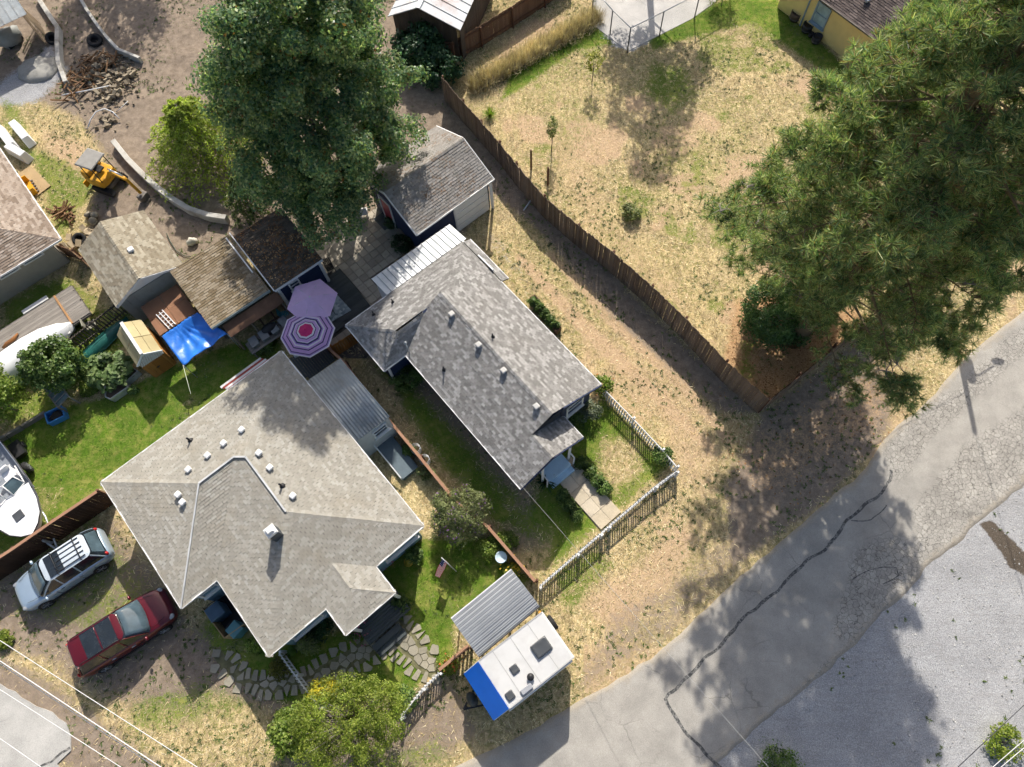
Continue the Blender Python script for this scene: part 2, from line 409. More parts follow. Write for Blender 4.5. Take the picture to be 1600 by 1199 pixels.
lotw = smooth01(0.5+sdist(GX, GY, P2([(740, 170), (900, 60), (1190, 20), (1330, 120), (1330, 520), (1195, 630), (960, 410)])))
tan_ = np.maximum(tan_, .85*smooth01((fbm(GX.ravel(), GY.ravel(), 131, 3.4)-.50)*6)*np.maximum(lotw, .7*(GX.ravel() > 2)))
LAY['bare'] = tan_
at_ = me.attributes.new('bare', 'FLOAT', 'POINT'); at_.data.foreach_set('value', tan_.astype(np.float32))
wg_ = smooth01(0.5+sdist(GX, GY, P2([(1531, 818), (1549, 812), (1566, 828), (1582, 844), (1606, 868), (1640, 895), (1640, 945), (1600, 897), (1578, 886), (1566, 864), (1546, 838)]))/.5)
at_ = me.attributes.new('wet', 'FLOAT', 'POINT'); at_.data.foreach_set('value', wg_.astype(np.float32))
ca = me.color_attributes.new('zones', 'FLOAT_COLOR', 'POINT')
ca.data.foreach_set('color', np.stack([LAY['green'], LAY['dirt'], LAY['gravel'], LAY['litter']], 1).astype(np.float32).ravel())

k = NT('ground_soil_and_grass')
za = k.attr('zones'); sep = k.n('ShaderNodeSeparateColor'); k.l(za.outputs['Color'], sep.inputs[0])
wg, wd, wv, wl = sep.outputs[0], sep.outputs[1], sep.outputs[2], za.outputs['Alpha']
nb = k.noise(0.55, 4, 0.62); nm = k.noise(2.6, 4, 0.65); nf = k.noise(13, 3, 0.7); nu = k.noise(55, 1, 0.7)
st = k.noise(5.0, 3, 0.7, k.mapv((1, 0.28, 1), (0, 0, R(35))), dist=0.6)
dry = k.ramp(nf, [(0.25, (.33, .245, .13)), (0.46, (.56, .43, .225)), (0.6, (.67, .53, .30)), (0.8, (.80, .69, .46))])
dry = k.mix(k.ramp(st, [(0.36, 0.8), (0.56, 0.0)]), dry, (.27, .20, .11))
dry = k.mix(k.ramp(nb, [(0.5, 0.0), (0.68, 0.55)]), dry, (.37, .28, .19))
ng = k.noise(4.2, 4, 0.75)
sp_ = k.noise(8.5, 3, 0.6)
dry = k.mix(k.ramp(sp_, [(0.56, 0), (0.64, 0.75)]), dry, (.19, .17, .065))
dry = k.mix(k.math('MULTIPLY', k.ramp(ng, [(0.44, 0), (0.60, 0.9)]), k.ramp(k.noise(0.33, 4), [(0.38, 0.15), (0.58, 1)])), dry, (.225, .215, .075))
soil = k.ramp(nm, [(0.25, (.15, .115, .085)), (0.5, (.235, .185, .14)), (0.75, (.33, .265, .20))])
soil = k.mix(k.ramp(nu, [(0.5, 0), (0.75, 0.35)]), soil, (.42, .36, .29))
soil = k.mix(k.ramp(nf, [(0.62, 0), (0.72, 0.6)]), soil, (.50, .38, .20))
grn = k.ramp(nf, [(0.25, (.06, .115, .010)), (0.5, (.11, .19, .018)), (0.75, (.18, .26, .035))])
grn = k.mix(k.ramp(nm, [(0.42, 0), (0.68, 0.85)]), grn, (.31, .285, .085))
grn = k.mix(k.ramp(nb, [(0.42, 0.55), (0.6, 0)]), grn, (.055, .12, .012))
cell = k.voro(46, 'F1', out='Color'); sepc = k.n('ShaderNodeSeparateColor'); k.l(cell, sepc.inputs[0])
grv = k.ramp(sepc.outputs[0], [(0, (.25, .25, .25)), (0.6, (.345, .345, .35)), (1, (.47, .47, .475))])
grv = k.mix(1.0, grv, k.ramp(nb, [(0.3, 0.86), (0.7, 1.12)]), 'MULTIPLY'); trk = k.noise(3.0, 4, 0.65, k.mapv((0.22, 2.2, 1), (0, 0, R(-38)))); grv = k.mix(k.ramp(trk, [(0.5, 0), (0.72, 0.45)]), grv, (.25, .24, .225))
lit = k.ramp(nf, [(0.25, (.22, .125, .065)), (0.5, (.42, .265, .14)), (0.75, (.58, .40, .23))])
def gate(w, nz, lo, hi, sp):
    return k.ramp(k.math('ADD', w, k.math('MULTIPLY', k.math('SUBTRACT', nz, 0.5), sp)), [(lo, 0), (hi, 1)])
nmix = k.math('ADD', k.math('MULTIPLY', nm, 0.5), k.math('MULTIPLY', nf, 0.5))
bare = k.ramp(nf, [(0.25, (.34, .225, .135)), (0.5, (.48, .335, .21)), (0.75, (.60, .44, .295))]); ba_ = k.attr('bare')
c = k.mix(k.math('MULTIPLY', gate(ba_.outputs['Fac'], nmix, 0.35, 0.75, 1.5), 0.85), dry, bare)
c = k.mix(gate(wd, nmix, 0.35, 0.62, 1.3), c, soil)
c = k.mix(gate(wv, nmix, 0.35, 0.6, 1.5), c, grv)
c = k.mix(gate(wl, nmix, 0.35, 0.65, 1.2), c, lit)
c = k.mix(gate(wg, nmix, 0.36, 0.66, 1.75), c, grn)
wt = k.attr('wet'); c = k.mix(gate(wt.outputs['Fac'], nmix, 0.35, 0.6, 1.2), c, k.mix(1.0, c, (.30, .245, .19), 'MULTIPLY'))
k.base(c); k.rough(0.95, 0.1)
k.bump(k.math('ADD', k.math('MULTIPLY', nf, 0.6), k.math('MULTIPLY', nu, 0.4)), 0.6, 0.05)
ground = add_obj('ground', me, k.m); tag(ground, kind='structure')

# ------------------------------------------------------------------ roads
def ragged(pts, step, amp, seed):
    """subdivide a world outline and fray it"""
    out = []; rr = random.Random(seed); n = len(pts)
    for i in range(n):
        a = Vector((*pts[i], 0)); b = Vector((*pts[(i+1) % n], 0)); L = (b-a).length; m = max(1, min(200, int(L/step)))
        nrm = Vector((-(b-a).y, (b-a).x, 0)).normalized()
        for j in range(m):
            p = a.lerp(b, j/m)+nrm*rr.uniform(-amp, amp)*(1 if L < 40 else 0); out.append((p.x, p.y))
    return out
def flat_sheet(name, outline, z, mat, parent=None):
    mb = MB().prism(outline, -0.2, z); return mb.build(name, mat, parent)

def asphalt_mat(name, tone=(.33, .315, .295), cracks=1.0, crack_c=None):
    k = NT(name)
    f = k.noise(48, 2, 0.75); m = k.noise(0.8, 4, 0.6); b = k.noise(0.22, 4)
    c = k.ramp(f, [(0.28, tuple(x*0.72 for x in tone)), (0.5, tone), (0.75, tuple(min(1, x*1.28) for x in tone))])
    c = k.mix(1.0, c, k.ramp(m, [(0.3, 0.80), (0.7, 1.12)]), 'MULTIPLY')
    wob = k.n('ShaderNodeVectorMath', operation='ADD'); k.l(k.co(), wob.inputs[0])
    sc = k.n('ShaderNodeVectorMath', operation='SCALE'); k.l(k.noise(2.5, 4, out=1), sc.inputs[0]); sc.inputs['Scale'].default_value = 0.30
    k.l(sc.outputs[0], wob.inputs[1])
    ca_ = k.attr('cracked')
    zone = k.math('ADD', ca_.outputs['Fac'], k.math('MULTIPLY', k.math('SUBTRACT', k.noise(0.45, 5), 0.5), 0.9))
    e1 = k.voro(5.2, 'DISTANCE_TO_EDGE', wob.outputs[0]); e2 = k.voro(0.55, 'DISTANCE_TO_EDGE', wob.outputs[0])
    l1 = k.math('MULTIPLY', k.ramp(e1, [(0.0, 1.0), (0.055, 0)]), k.ramp(zone, [(0.42, 0), (0.6, 1)]))
    l2 = k.math('MULTIPLY', k.ramp(e2, [(0.004, 1), (0.014, 0)]), k.ramp(k.noise(0.35, 3), [(0.48, 0), (0.64, 0.45)]))
    ln = k.math('MULTIPLY', k.math('MAXIMUM', l1, l2), 0.85*cracks)
    pc = k.voro(5.2, 'F1', wob.outputs[0], 'Color'); sp = k.n('ShaderNodeSeparateColor'); k.l(pc, sp.inputs[0])
    c = k.mix(k.math('MULTIPLY', k.ramp(zone, [(0.45, 0), (0.65, 1)]), 0.6), c, k.mix(1.0, c, k.ramp(sp.outputs[0], [(0, 0.82), (1, 1.22)]), 'MULTIPLY'))
    c = k.mix(ln, c, (.075, .07, .06))
    wet = k.attr('wet')
    wm = k.ramp(k.math('ADD', wet.outputs['Fac'], k.math('MULTIPLY', k.math('SUBTRACT', k.noise(1.4, 5), 0.5), 0.8)), [(0.45, 0), (0.6, 1)])
    c = k.mix(k.math('MULTIPLY', wm, 0.8), c, (.085, .065, .045))
    dus = k.attr('dust'); dm = k.ramp(k.math('ADD', dus.outputs['Fac'], k.math('MULTIPLY', k.math('SUBTRACT', k.noise(2.2, 5, .7), 0.5), 1.5)), [(0.35, 0), (0.85, 0.85)])
    c = k.mix(dm, c, k.ramp(f, [(0.3, (.25, .215, .17)), (0.7, (.43, .385, .31))]))
    k.base(c); k.rough(0.9, 0.2)
    k.bump(k.math('SUBTRACT', k.math('MULTIPLY', f, 0.35), ln), 0.5, 0.03)
    MATS[name] = k.m; return k.m

def sheet_grid(name, outline, z, mat, step, attrs, parent=None, ext=None):
    """thin sheet: a grid trimmed to the outline, with per-vertex surface condition"""
    xs = [p[0] for p in outline]; ys = [p[1] for p in outline]
    mb = MB().prism(outline, -0.15, z); me = mb.mesh(name)
    return add_obj(name, me, mat, parent)

UP_EDGE = [(560, 1275), (690, 1204), (742, 1184), (800, 1156), (850, 1127), (896, 1099), (935, 1078), (975, 1056), (1015, 1028), (1050, 999),
           (1087, 964), (1150, 906), (1200, 862), (1252, 817), (1295, 780), (1350, 735), (1385, 684), (1407, 659), (1450, 627), (1510, 554), (1600, 484), (1720, 395)]
LO_EDGE = [(1720, 660), (1600, 762), (1530, 817), (1507, 845), (1450, 886), (1420, 926), (1375, 961), (1340, 1006), (1282, 1059), (1225, 1104),
           (1185, 1138), (1125, 1190), (1050, 1260), (990, 1330)]
up = [G2(*p) for p in UP_EDGE]; lo = [G2(*p) for p in LO_EDGE]
d0 = Vector((*up[-1], 0))-Vector((*up[-2], 0)); d0.normalize()
far_up = (up[-1][0]+d0.x*150, up[-1][1]+d0.y*150); far_lo = (lo[0][0]+d0.x*150, lo[0][1]+d0.y*150)
near_up = (up[0][0]-d0.x*60, up[0][1]-d0.y*60); near_lo = (lo[-1][0]-d0.x*60, lo[-1][1]-d0.y*60)
road_outline = [near_up]+up+[far_up, far_lo]+lo+[near_lo]
# strip mesh between the two edges so surface condition can vary over it
def strip_sheet(name, a, b, z, mat, attrs, na=260, nb=44, amp=0.06):
    def resample(pl, n):
        pl = np.array(pl); s = np.concatenate([[0], np.cumsum(np.hypot(*np.diff(pl, axis=0).T))]); t = np.linspace(0, s[-1], n)
        return np.stack([np.interp(t, s, pl[:, 0]), np.interp(t, s, pl[:, 1])], 1)
    A = resample(a, na); B = resample(b, na); r = np.random.default_rng(3)
    A += r.uniform(-amp, amp, A.shape); B += r.uniform(-amp, amp, B.shape)
    t = np.linspace(0, 1, nb)[None, :, None]
    Pm = A[:, None, :]*(1-t)+B[:, None, :]*t
    V = np.concatenate([Pm.reshape(-1, 2), np.full((na*nb, 1), z)], 1)
    V[:, 2] += 0.0
    edge = np.zeros((na, nb), bool); edge[:, 0] = edge[:, -1] = True; V[edge.ravel(), 2] = -0.06
    ii = np.arange(na*nb).reshape(na, nb)
    fc = np.stack([ii[:-1, :-1], ii[:-1, 1:], ii[1:, 1:], ii[1:, :-1]], -1).reshape(-1, 4)
    me = mesh_np(name, V, fc, True)
    ed_ = np.minimum(np.arange(nb), np.arange(nb)[::-1]); du_ = np.clip(1-ed_/5.0, 0, 1)[None, :].repeat(na, 0).ravel()
    at = me.attributes.new('dust', 'FLOAT', 'POINT'); at.data.foreach_set('value', du_.astype(np.float32))
    for an, fn in attrs.items():
        at = me.attributes.new(an, 'FLOAT', 'POINT'); at.data.foreach_set('value', fn(V[:, 0], V[:, 1]).astype(np.float32))
    o = add_obj(name, me, mat); return tag(o, kind='structure')
def zone_fn(items):
    def fn(x, y):
        w = np.zeros(x.shape)
        for amt, fe, poly in items: w = np.maximum(w, amt*smooth01(0.5+sdist(x, y, P2(poly))/(2*fe)))
        return w
    return fn
CRK = [(1.0, 1.0, [(1370, 700), (1430, 650), (1500, 600), (1620, 480), (1640, 520), (1480, 660), (1400, 760)]),
       (1.0, 1.0, [(1430, 800), (1500, 700), (1640, 600), (1640, 760), (1530, 830), (1440, 900), (1420, 860)]),
       (0.85, 0.8, [(1330, 860), (1420, 820), (1440, 900), (1340, 1010), (1290, 1000)]),
       (0.9, 0.35, [(1200, 1115), (1340, 990), (1450, 880), (1460, 900), (1350, 1020), (1210, 1135)])]
WET = [(1.0, 0.35, [(1495, 845), (1540, 812), (1560, 830), (1530, 850), (1450, 905), (1445, 890)])]
mat_road = asphalt_mat('worn_asphalt', (.355, .335, .30))
road = strip_sheet('road', [near_up]+up+[(up[-1][0]+d0.x*40, up[-1][1]+d0.y*40)], [near_lo]+lo[::-1]+[(lo[0][0]+d0.x*40, lo[0][1]+d0.y*40)],
                   0.035, mat_road, {'cracked': zone_fn(CRK), 'wet': zone_fn(WET)})
# tar-sealed crack that winds along the road
def ribbon(name, pts, w, z, mat, parent=None, seed=1, jit=0.35):
    rr = random.Random(seed); P = [Vector((*G2(*p), 0)) for p in pts]; fine = []
    for a, b in zip(P, P[1:]):
        m = max(2, int((b-a).length/0.18)); fine += [a.lerp(b, i/m) for i in range(m)]
    fine.append(P[-1]); vs = []; fs = []
    for i, p in enumerate(fine):
        d = (fine[min(i+1, len(fine)-1)]-fine[max(i-1, 0)]).normalized(); nrm = Vector((-d.y, d.x, 0)); c = p+nrm*(.05*math.sin(i*.37+seed)+.03*math.sin(i*.91))
        for sgn in (1, -1): q = c+nrm*sgn*w/2*(1+jit*(.6*math.sin(i*.53+sgn*2+seed)+.5*math.sin(i*1.7+sgn)+rr.uniform(-.2, .2))); vs.append((q.x, q.y, z+0.004))
    fs = [(2*i, 2*i+1, 2*i+3, 2*i+2) for i in range(len(fine)-1)]
    return MB().add(vs, fs).build(name, mat, parent)
kt = NT('tar_seal'); kt.base(kt.ramp(kt.noise(9, 6, .75), [(.3, (.04, .041, .043)), (.48, (.085, .084, .082)), (.62, (.27, .26, .24))])); kt.rough(.8, .3); tar = kt.m
ribbon('tar_seam', [(1126, 1202), (1105, 1182), (1086, 1160), (1070, 1140), (1052, 1115), (1040, 1092), (1043, 1083), (1060, 1070), (1088, 1046), (1120, 1012), (1150, 978), (1182, 950), (1215, 920), (1236, 900), (1262, 878), (1290, 855), (1305, 838), (1325, 815), (1350, 789), (1376, 770), (1391, 752), (1393, 735)], 0.135, 0.036, tar, road, 4)
ribbon('tar_seam', [(1330, 905), (1360, 890), (1400, 888), (1405, 900), (1380, 915)], 0.05, 0.036, tar, road, 5)
ribbon('tar_seam', [(1385, 790), (1360, 812), (1330, 815)], 0.05, 0.036, tar, road, 6)

LEFT_ROAD = [(-120, 985), (0, 1070), (35, 1088), (70, 1108), (102, 1131), (112, 1150), (110, 1172), (92, 1192), (100, 1210), (160, 1290), (-60, 1400), (-300, 1300), (-300, 950)]
k = MATS['worn_asphalt']
side = flat_sheet('side_road', ragged([G2(*p) for p in LEFT_ROAD], 0.4, 0.09, 9), 0.03, asphalt_mat('pale_asphalt', (.42, .41, .385), 0.8)); tag(side, kind='structure')
ribbon('tar_seam', [(60, 1202), (82, 1192), (96, 1176), (110, 1168)], 0.10, 0.031, tar, side, 7)

# ------------------------------------------------------------------ roofing
def clip_poly(sub, clip):
    """Sutherland-Hodgman, clip convex and counter-clockwise"""
    out = sub
    for i in range(len(clip)):
        ax, ay = clip[i]; bx, by = clip[(i+1) % len(clip)]; inp = out; out = []
        if not inp: return []
        side = lambda p: (bx-ax)*(p[1]-ay)-(by-ay)*(p[0]-ax)
        for j in range(len(inp)):
            p = inp[j]; q = inp[j-1]; sp, sq = side(p), side(q)
            if (sp >= 0) != (sq >= 0):
                t = sq/(sq-sp); out.append((q[0]+(p[0]-q[0])*t, q[1]+(p[1]-q[1])*t))
            if sp >= 0: out.append(p)
    return out
UNDER = paint('roof_underlay', (.05, .047, .045), 0.95, 0.3)
WHITE = paint('white_trim', (.72, .72, .71), 0.5, 0.04, 2, 0.4)
FLASH = paint('aged_white_flashing', (.50, .51, .51), .5, .2, 1.5, .3)
GALV = paint('galvanised_metal', (.50, .52, .54), 0.4, 0.15, 3, 0.5, 0.6)
BLACK = paint('black_plastic', (.02, .02, .022), 0.5, 0.3, 3)
def shingle_roof(root, faces, mat, course=0.145, tab=0.31, single=300, thick=0.027, name='roof'):
    under = MB()
    for f in faces: under.slab([Vector(p)-Vector((0, 0, 0.004)) for p in f], 0.07)
    roof = under.build(name, UNDER, root, world=True)
    g = 0.006; L = course*1.16
    meshes = []
    for t in (0.8, 1.0, 1.25):
        th = thick*t; w = tab/2-g
        meshes.append(MB().add([(-w, 0, 0), (w, 0, 0), (w, 0, th), (-w, 0, th), (w, L, .004), (-w, L, .004)], [(0, 1, 2, 3), (3, 2, 4, 5), (1, 4, 2), (0, 3, 5)]).mesh('shingle'))
    for m in meshes: m.materials.append(mat)
    whole = []; rest = MB()
    for f in faces:
        P = [Vector(p) for p in f]; e = (P[1]-P[0]).normalized()
        n = Vector((0, 0, 0))
        for i in range(len(P)): n += P[i].cross(P[(i+1) % len(P)])
        n.normalize()
        if n.z < 0: n = -n
        s = n.cross(e)
        if s.z < -1e-6 or (abs(s.z) < 1e-6 and sum((p-P[0]).dot(s) for p in P) < 0): e = -e; s = n.cross(e)
        uv = [((p-P[0]).dot(e), (p-P[0]).dot(s)) for p in P]
        ar = sum(uv[i][0]*uv[(i+1) % len(uv)][1]-uv[(i+1) % len(uv)][0]*uv[i][1] for i in range(len(uv)))
        if ar < 0: uv = uv[::-1]
        u0, u1 = min(p[0] for p in uv), max(p[0] for p in uv); v0, v1 = min(p[1] for p in uv), max(p[1] for p in uv)
        rows = int((v1-v0)/course)+1
        for r in range(rows):
            v = v0+r*course; off = (r % 2)*tab/2+random.uniform(-.02, .02)
            for cidx in range(-1, int((u1-u0)/tab)+2):
                uc = u0+off+cidx*tab-tab/2+random.uniform(-.006, .006); vv = v+random.uniform(-.003, .003)
                quad = [(uc-tab/2+g, vv), (uc+tab/2-g, vv), (uc+tab/2-g, vv+L), (uc-tab/2+g, vv+L)]
                pc = clip_poly(quad, uv)
                if len(pc) < 3: continue
                a = abs(sum(pc[i][0]*pc[(i+1) % len(pc)][1]-pc[(i+1) % len(pc)][0]*pc[i][1] for i in range(len(pc))))/2
                th = thick*random.choice((0.8, 1.0, 1.25))
                if a > (tab-2*g)*L*0.995:
                    o = P[0]+e*uc+s*vv
                    M = Matrix.Translation(o) @ Matrix((e, s, n)).transposed().to_4x4(); whole.append((o.x**2+o.y**2, M, th)); continue
                if a < 0.003: continue
                m = len(pc); top = [P[0]+e*x+s*y+n*(th+(0.004-th)*(y-vv)/L) for x, y in pc]; bot = [P[0]+e*x+s*y for x, y in pc]
                rest.add(top+bot, [tuple(range(m))]+[(i, m+i, m+(i+1) % m, (i+1) % m) for i in range(m)])
    whole.sort(key=lambda w: w[0])
    inv = rootmat(root).inverted()
    for _, M, th in whole[:single]:
        add_obj('shingle', meshes[0 if th < thick*.9 else 2 if th > thick*1.1 else 1], mat, roof, inv @ M)
    w = tab/2-g
    for _, M, th in whole[single:]:
        rest.add([M @ Vector(p) for p in ((-w, 0, 0), (w, 0, 0), (w, 0, th), (-w, 0, th), (w, L, .004), (-w, L, .004))], [(0, 1, 2, 3), (3, 2, 4, 5), (1, 4, 2), (0, 3, 5)])
    if rest.v: rest.build('shingles', mat, roof, world=True, kind='stuff')
    return roof
def ridge_caps(roof, lines, mat, w=0.26, step=0.16, drop=0.05):
    mb = MB()
    for a, b in lines:
        a = Vector(a); b = Vector(b); d = (b-a); L = d.length; d.normalize(); y = Vector((0, 0, 1)).cross(d).normalized(); z = d.cross(y)
        for i in range(int(L/step)):
            p = a+d*(i*step); q = p+d*(step*1.15); h0 = 0.035+random.uniform(0, .008)
            j = y*random.uniform(-.008, .008)
            vs = [p+z*h0+j, p+y*w/2+z*(h0-drop)+j, p-y*w/2+z*(h0-drop)+j, q+z*(h0-.018)+j, q+y*w/2+z*(h0-drop-.018)+j, q-y*w/2+z*(h0-drop-.018)+j]
            mb.add(vs, [(0, 3, 4, 1), (0, 2, 5, 3), (0, 1, 2)])
    return mb.build('ridge_caps', mat, roof, world=True, kind='stuff')
def strip(root, name, pts, w, t, mat, dz=0.03, kind=None):
    mb = MB(); pts = [Vector(p)+Vector((0, 0, dz)) for p in pts]
    for a, b in zip(pts, pts[1:]): mb.beam(a, b, w, t)
    return mb.build(name, mat, root, world=True, kind=kind)
def gutters(root, edges, mat=None, w=0.075, t=0.10, dz=-0.025):
    for a, b in edges:
        a = Vector(a); b = Vector(b); mb = MB(); mb.beam(a+Vector((0, 0, dz)), b+Vector((0, 0, dz)), w, t); mb.build('gutter', mat or WHITE, root, world=True)
def walls(root, outline, z0, z1, mat, name='wall'):
    """each stretch of wall a part of its own"""
    n = len(outline); c = sum((Vector((p[0], p[1], 0)) for p in outline), Vector())/n
    for i in range(n):
        a = Vector((outline[i][0], outline[i][1], 0)); b = Vector((outline[(i+1) % n][0], outline[(i+1) % n][1], 0)); d = (b-a).normalized()
        mb = MB(); mb.beam(a+Vector((0, 0, (z0+z1)/2)), b+d*-0.0+Vector((0, 0, (z0+z1)/2)), 0.12+0.004*i, z1-z0-0.002*i); mb.build(name, mat, root, world=True)
def siding(root, a, b, z0, z1, out, mat, bh=0.16, name='siding_board'):
    a = Vector((a[0], a[1], 0)); b = Vector((b[0], b[1], 0)); d = (b-a); L = d.length; d.normalize(); out = Vector(out).normalized()
    me = boxmesh(name, (L, 0.02, bh*1.08)); n = int((z1-z0)/bh); ms = []
    for i in range(n):
        M = Matrix((d, out, Vector((0, 0, 1)))).transposed()
        if M.determinant() < 0: M = Matrix((-d, out, Vector((0, 0, 1)))).transposed()
        ms.append(Matrix.Translation((a+b)/2+out*0.08+Vector((0, 0, z0+bh*(i+.5)))) @ M.to_4x4() @ Matrix.Rotation(R(4), 4, 'X'))
    pieces(name, me, ms, mat, root)
def window(root, c, out, w, h, frame=None, pane=None, bars=1, sill=True):
    out = Vector((out[0], out[1], 0)).normalized(); x = Vector((-out.y, out.x, 0)); z = Vector((0, 0, 1)); c = Vector(c); frame = frame or WHITE
    mb = MB(); t = 0.09
    for s in (-1, 1):
        mb.beam(c+x*s*(w/2)+out*.05-z*h/2, c+x*s*(w/2)+out*.05+z*h/2, t, 0.08, up=out); mb.beam(c-x*(w/2+t/2)+z*s*h/2+out*.053, c+x*(w/2+t/2)+z*s*h/2+out*.053, 0.08, t)
    if bars: mb.beam(c-x*w/2+out*.047, c+x*w/2+out*.047, 0.05, 0.05)
    win = mb.build('window', frame, root, world=True)
    q = [c+x*s1*w/2*.97+z*s2*h/2*.97+out*.03 for s1, s2 in ((-1, -1), (1, -1), (1, 1), (-1, 1))]
    MB().add(q+[p-out*.02 for p in q], [(0, 1, 2, 3), (7, 6, 5, 4), (0, 4, 5, 1), (1, 5, 6, 2), (2, 6, 7, 3), (3, 7, 4, 0)]).build('pane', pane or glass_mat(), win, world=True)
    if sill: MB().beam(c-x*(w/2+.1)-z*(h/2+.07)+out*.09, c+x*(w/2+.1)-z*(h/2+.07)+out*.09, 0.14, 0.05).build('sill', frame, win, world=True)
    return win
def on_roof(px, py, fr, zf, z0=3.5):
    h = z0
    for _ in range(14): p = G(px, py, h); h = 0.5*h+0.5*zf(*fr.uv(p))
    return G(px, py, h)
def roof_vent(root, p, rz, mat, s=0.26, h=0.16, name='roof_vent'):
    p = Vector(p); mb = MB(); rot = Matrix.Rotation(rz, 4, 'Z')
    mb.box(p+Vector((0, 0, .05)), (s*.8, s*.8, .14), rz); mb.box(p+Vector((0, 0, h)), (s*1.15, s*1.15, .09), rz, taper=0.82)
    return mb.build(name, mat, root, world=True, bevel=0.045)
def vent_pipe(root, p, mat, h=0.45, r=0.045, name='vent_pipe'):
    p = Vector(p); mb = MB(); mb.tube([p-Vector((0, 0, .1)), p+Vector((0, 0, h))], r, 8); mb.lathe([(r*3.2, 0.01), (r*2.4, .05), (r*1.1, .11)], p, 10)
    return mb.build(name, mat, root, world=True)

# ================================================================== grey-roofed cottage
A1 = R(-48.3)
f1 = Frame(G(440, 549, 3.0), A1); S1 = 0.30; E1 = 3.0
W1 = lambda u, w, z=0.0: f1(u, -w, z)
def z1(u, v):
    w = -v; a = min(u, 7.3-u, 9.95-w); b = min(w, 8.15-w, u, 11.38-u); q = max(a, b)
    pz = min(v+5.25, -2.65-v, 12.8-u) if 9.9 < u < 12.9 else -9
    return E1+S1*max(q, pz, -2)
def r1(u, w): return W1(u, w, E1+S1*max(min(u, 7.3-u, 9.95-w), min(w, 8.15-w, u, 11.38-u)))
N_, W_, E_, S_, I_, C_ = r1(0, 0), r1(0, 9.95), r1(11.38, 0), r1(11.38, 8.15), r1(7.3, 8.15), r1(7.3, 9.95)
AP, J_, RA, RB = r1(3.65, 6.3), r1(3.65, 4.5), r1(4.075, 4.075), r1(7.305, 4.075)
h1 = thing('cottage', 'large cottage with pale tan-grey hipped shingle roof beside the two parked cars', 'house', f1(5.5, -4.5), 0)
tan = shingle_mat('tan_grey_shingle', [hexc('98948a'), hexc('9e9a8f'), hexc('a39f95'), hexc('aba89f')], hexc('8a7348'), 0.2, 0.55)
pz = lambda u, v: f1(u, v, E1+S1*min(v+5.25, -2.65-v, 12.8-u))
roof1 = shingle_roof(h1, [[N_, W_, AP, J_], [N_, J_, RA], [W_, C_, AP], [C_, I_, J_, AP], [I_, S_, RB, RA, J_], [S_, E_, RB], [E_, N_, RA, RB]], tan, course=.135, tab=.26, single=300)
pa, pb_ = f1(11.5, -3.95, E1+S1*1.3), f1(10.08, -3.95, E1+S1*1.3)
proof = shingle_roof(h1, [[f1(11.38, -5.25, E1), f1(12.8, -5.25, E1), pa, pb_], [f1(12.8, -2.65, E1), f1(11.38, -2.65, E1), pb_, pa], [f1(12.8, -5.25, E1), f1(12.8, -2.65, E1), pa]], tan, single=60, name='porch_roof')
ridge_caps(roof1, [(W_, AP), (E_, RB), (S_, RB), (N_, RA)], tan, 0.34)
ridge_caps(proof, [(f1(12.8, -5.25, E1), pa), (f1(12.8, -2.65, E1), pa), (pa, pb_)], tan, 0.24)
strip(h1, 'ridge_flashing', [C_, AP], 0.065, 0.04, FLASH, 0.05); strip(h1, 'ridge_flashing', [AP, J_], 0.08, 0.04, FLASH, 0.06)
strip(h1, 'ridge_flashing', [J_, RA], 0.08, 0.04, FLASH, 0.07); strip(h1, 'ridge_flashing', [RA, RB], 0.075, 0.04, FLASH, 0.06)
gutters(h1, [(N_, W_), (W_, C_), (C_, I_), (I_, S_), (E_, N_)])
gutters(h1, [(S_, f1(11.38, -5.25, E1)), (f1(11.38, -5.25, E1), f1(12.8, -5.25, E1)), (f1(12.8, -5.25, E1), f1(12.8, -2.65, E1)), (f1(12.8, -2.65, E1), f1(11.38, -2.65, E1)), (f1(11.38, -2.65, E1), E_)])
skyblue = paint('pale_blue_siding', hexc('7f9fae'), 0.6, 0.08, 2)
ov = 0.42
walls(h1, [W1(ov, ov), W1(11.38-ov, ov), W1(11.38-ov, 8.15-ov), W1(7.3-ov, 8.15-ov), W1(7.3-ov, 9.95-ov), W1(ov, 9.95-ov)], -0.05, E1-0.05, skyblue)
o_se = f1.U; o_sw = -f1.V
for (w0, w1_) in ((ov, 2.6), (5.3, 8.15-ov)):
    siding(h1, W1(11.38-ov, w0), W1(11.38-ov, w1_), 0.2, 2.75, o_se, skyblue)
siding(h1, W1(7.3-ov, 8.15-ov), W1(7.3-ov, 9.95-ov), 0.2, 2.75, o_se, skyblue)
window(h1, W1(11.38-ov+.06, 1.4, 1.75), o_se, 1.7, 1.2); window(h1, W1(11.38-ov+.06, 6.6, 1.75), o_se, 1.5, 1.2)
window(h1, W1(7.3-ov+.06, 9.0, 1.9), o_se, 0.8, 0.9)
for p in ((379, 673), (351, 694), (326, 713), (296, 735), (406, 709), (423, 732), (459, 776), (280, 774), (287, 786)):
    roof_vent(h1, on_roof(*p, f1, z1), A1+R(12), WHITE)
for p in ((298, 689), (441, 760)): vent_pipe(h1, on_roof(*p, f1, z1), BLACK, 0.4)
cb = on_roof(434, 836, f1, z1)
chim = MB().box(cb+Vector((0, 0, .3)), (.42, .42, 1.0), A1).build('chimney', paint('dark_flue', (.06, .07, .08), .6), h1, world=True)
MB().box(cb+Vector((0, 0, .9)), (.48, .48, .1), A1, taper=.85).box(cb+Vector((0, 0, 1.03)), (.3, .3, .12), A1, taper=.7).build('chimney_cap', WHITE, chim, world=True)
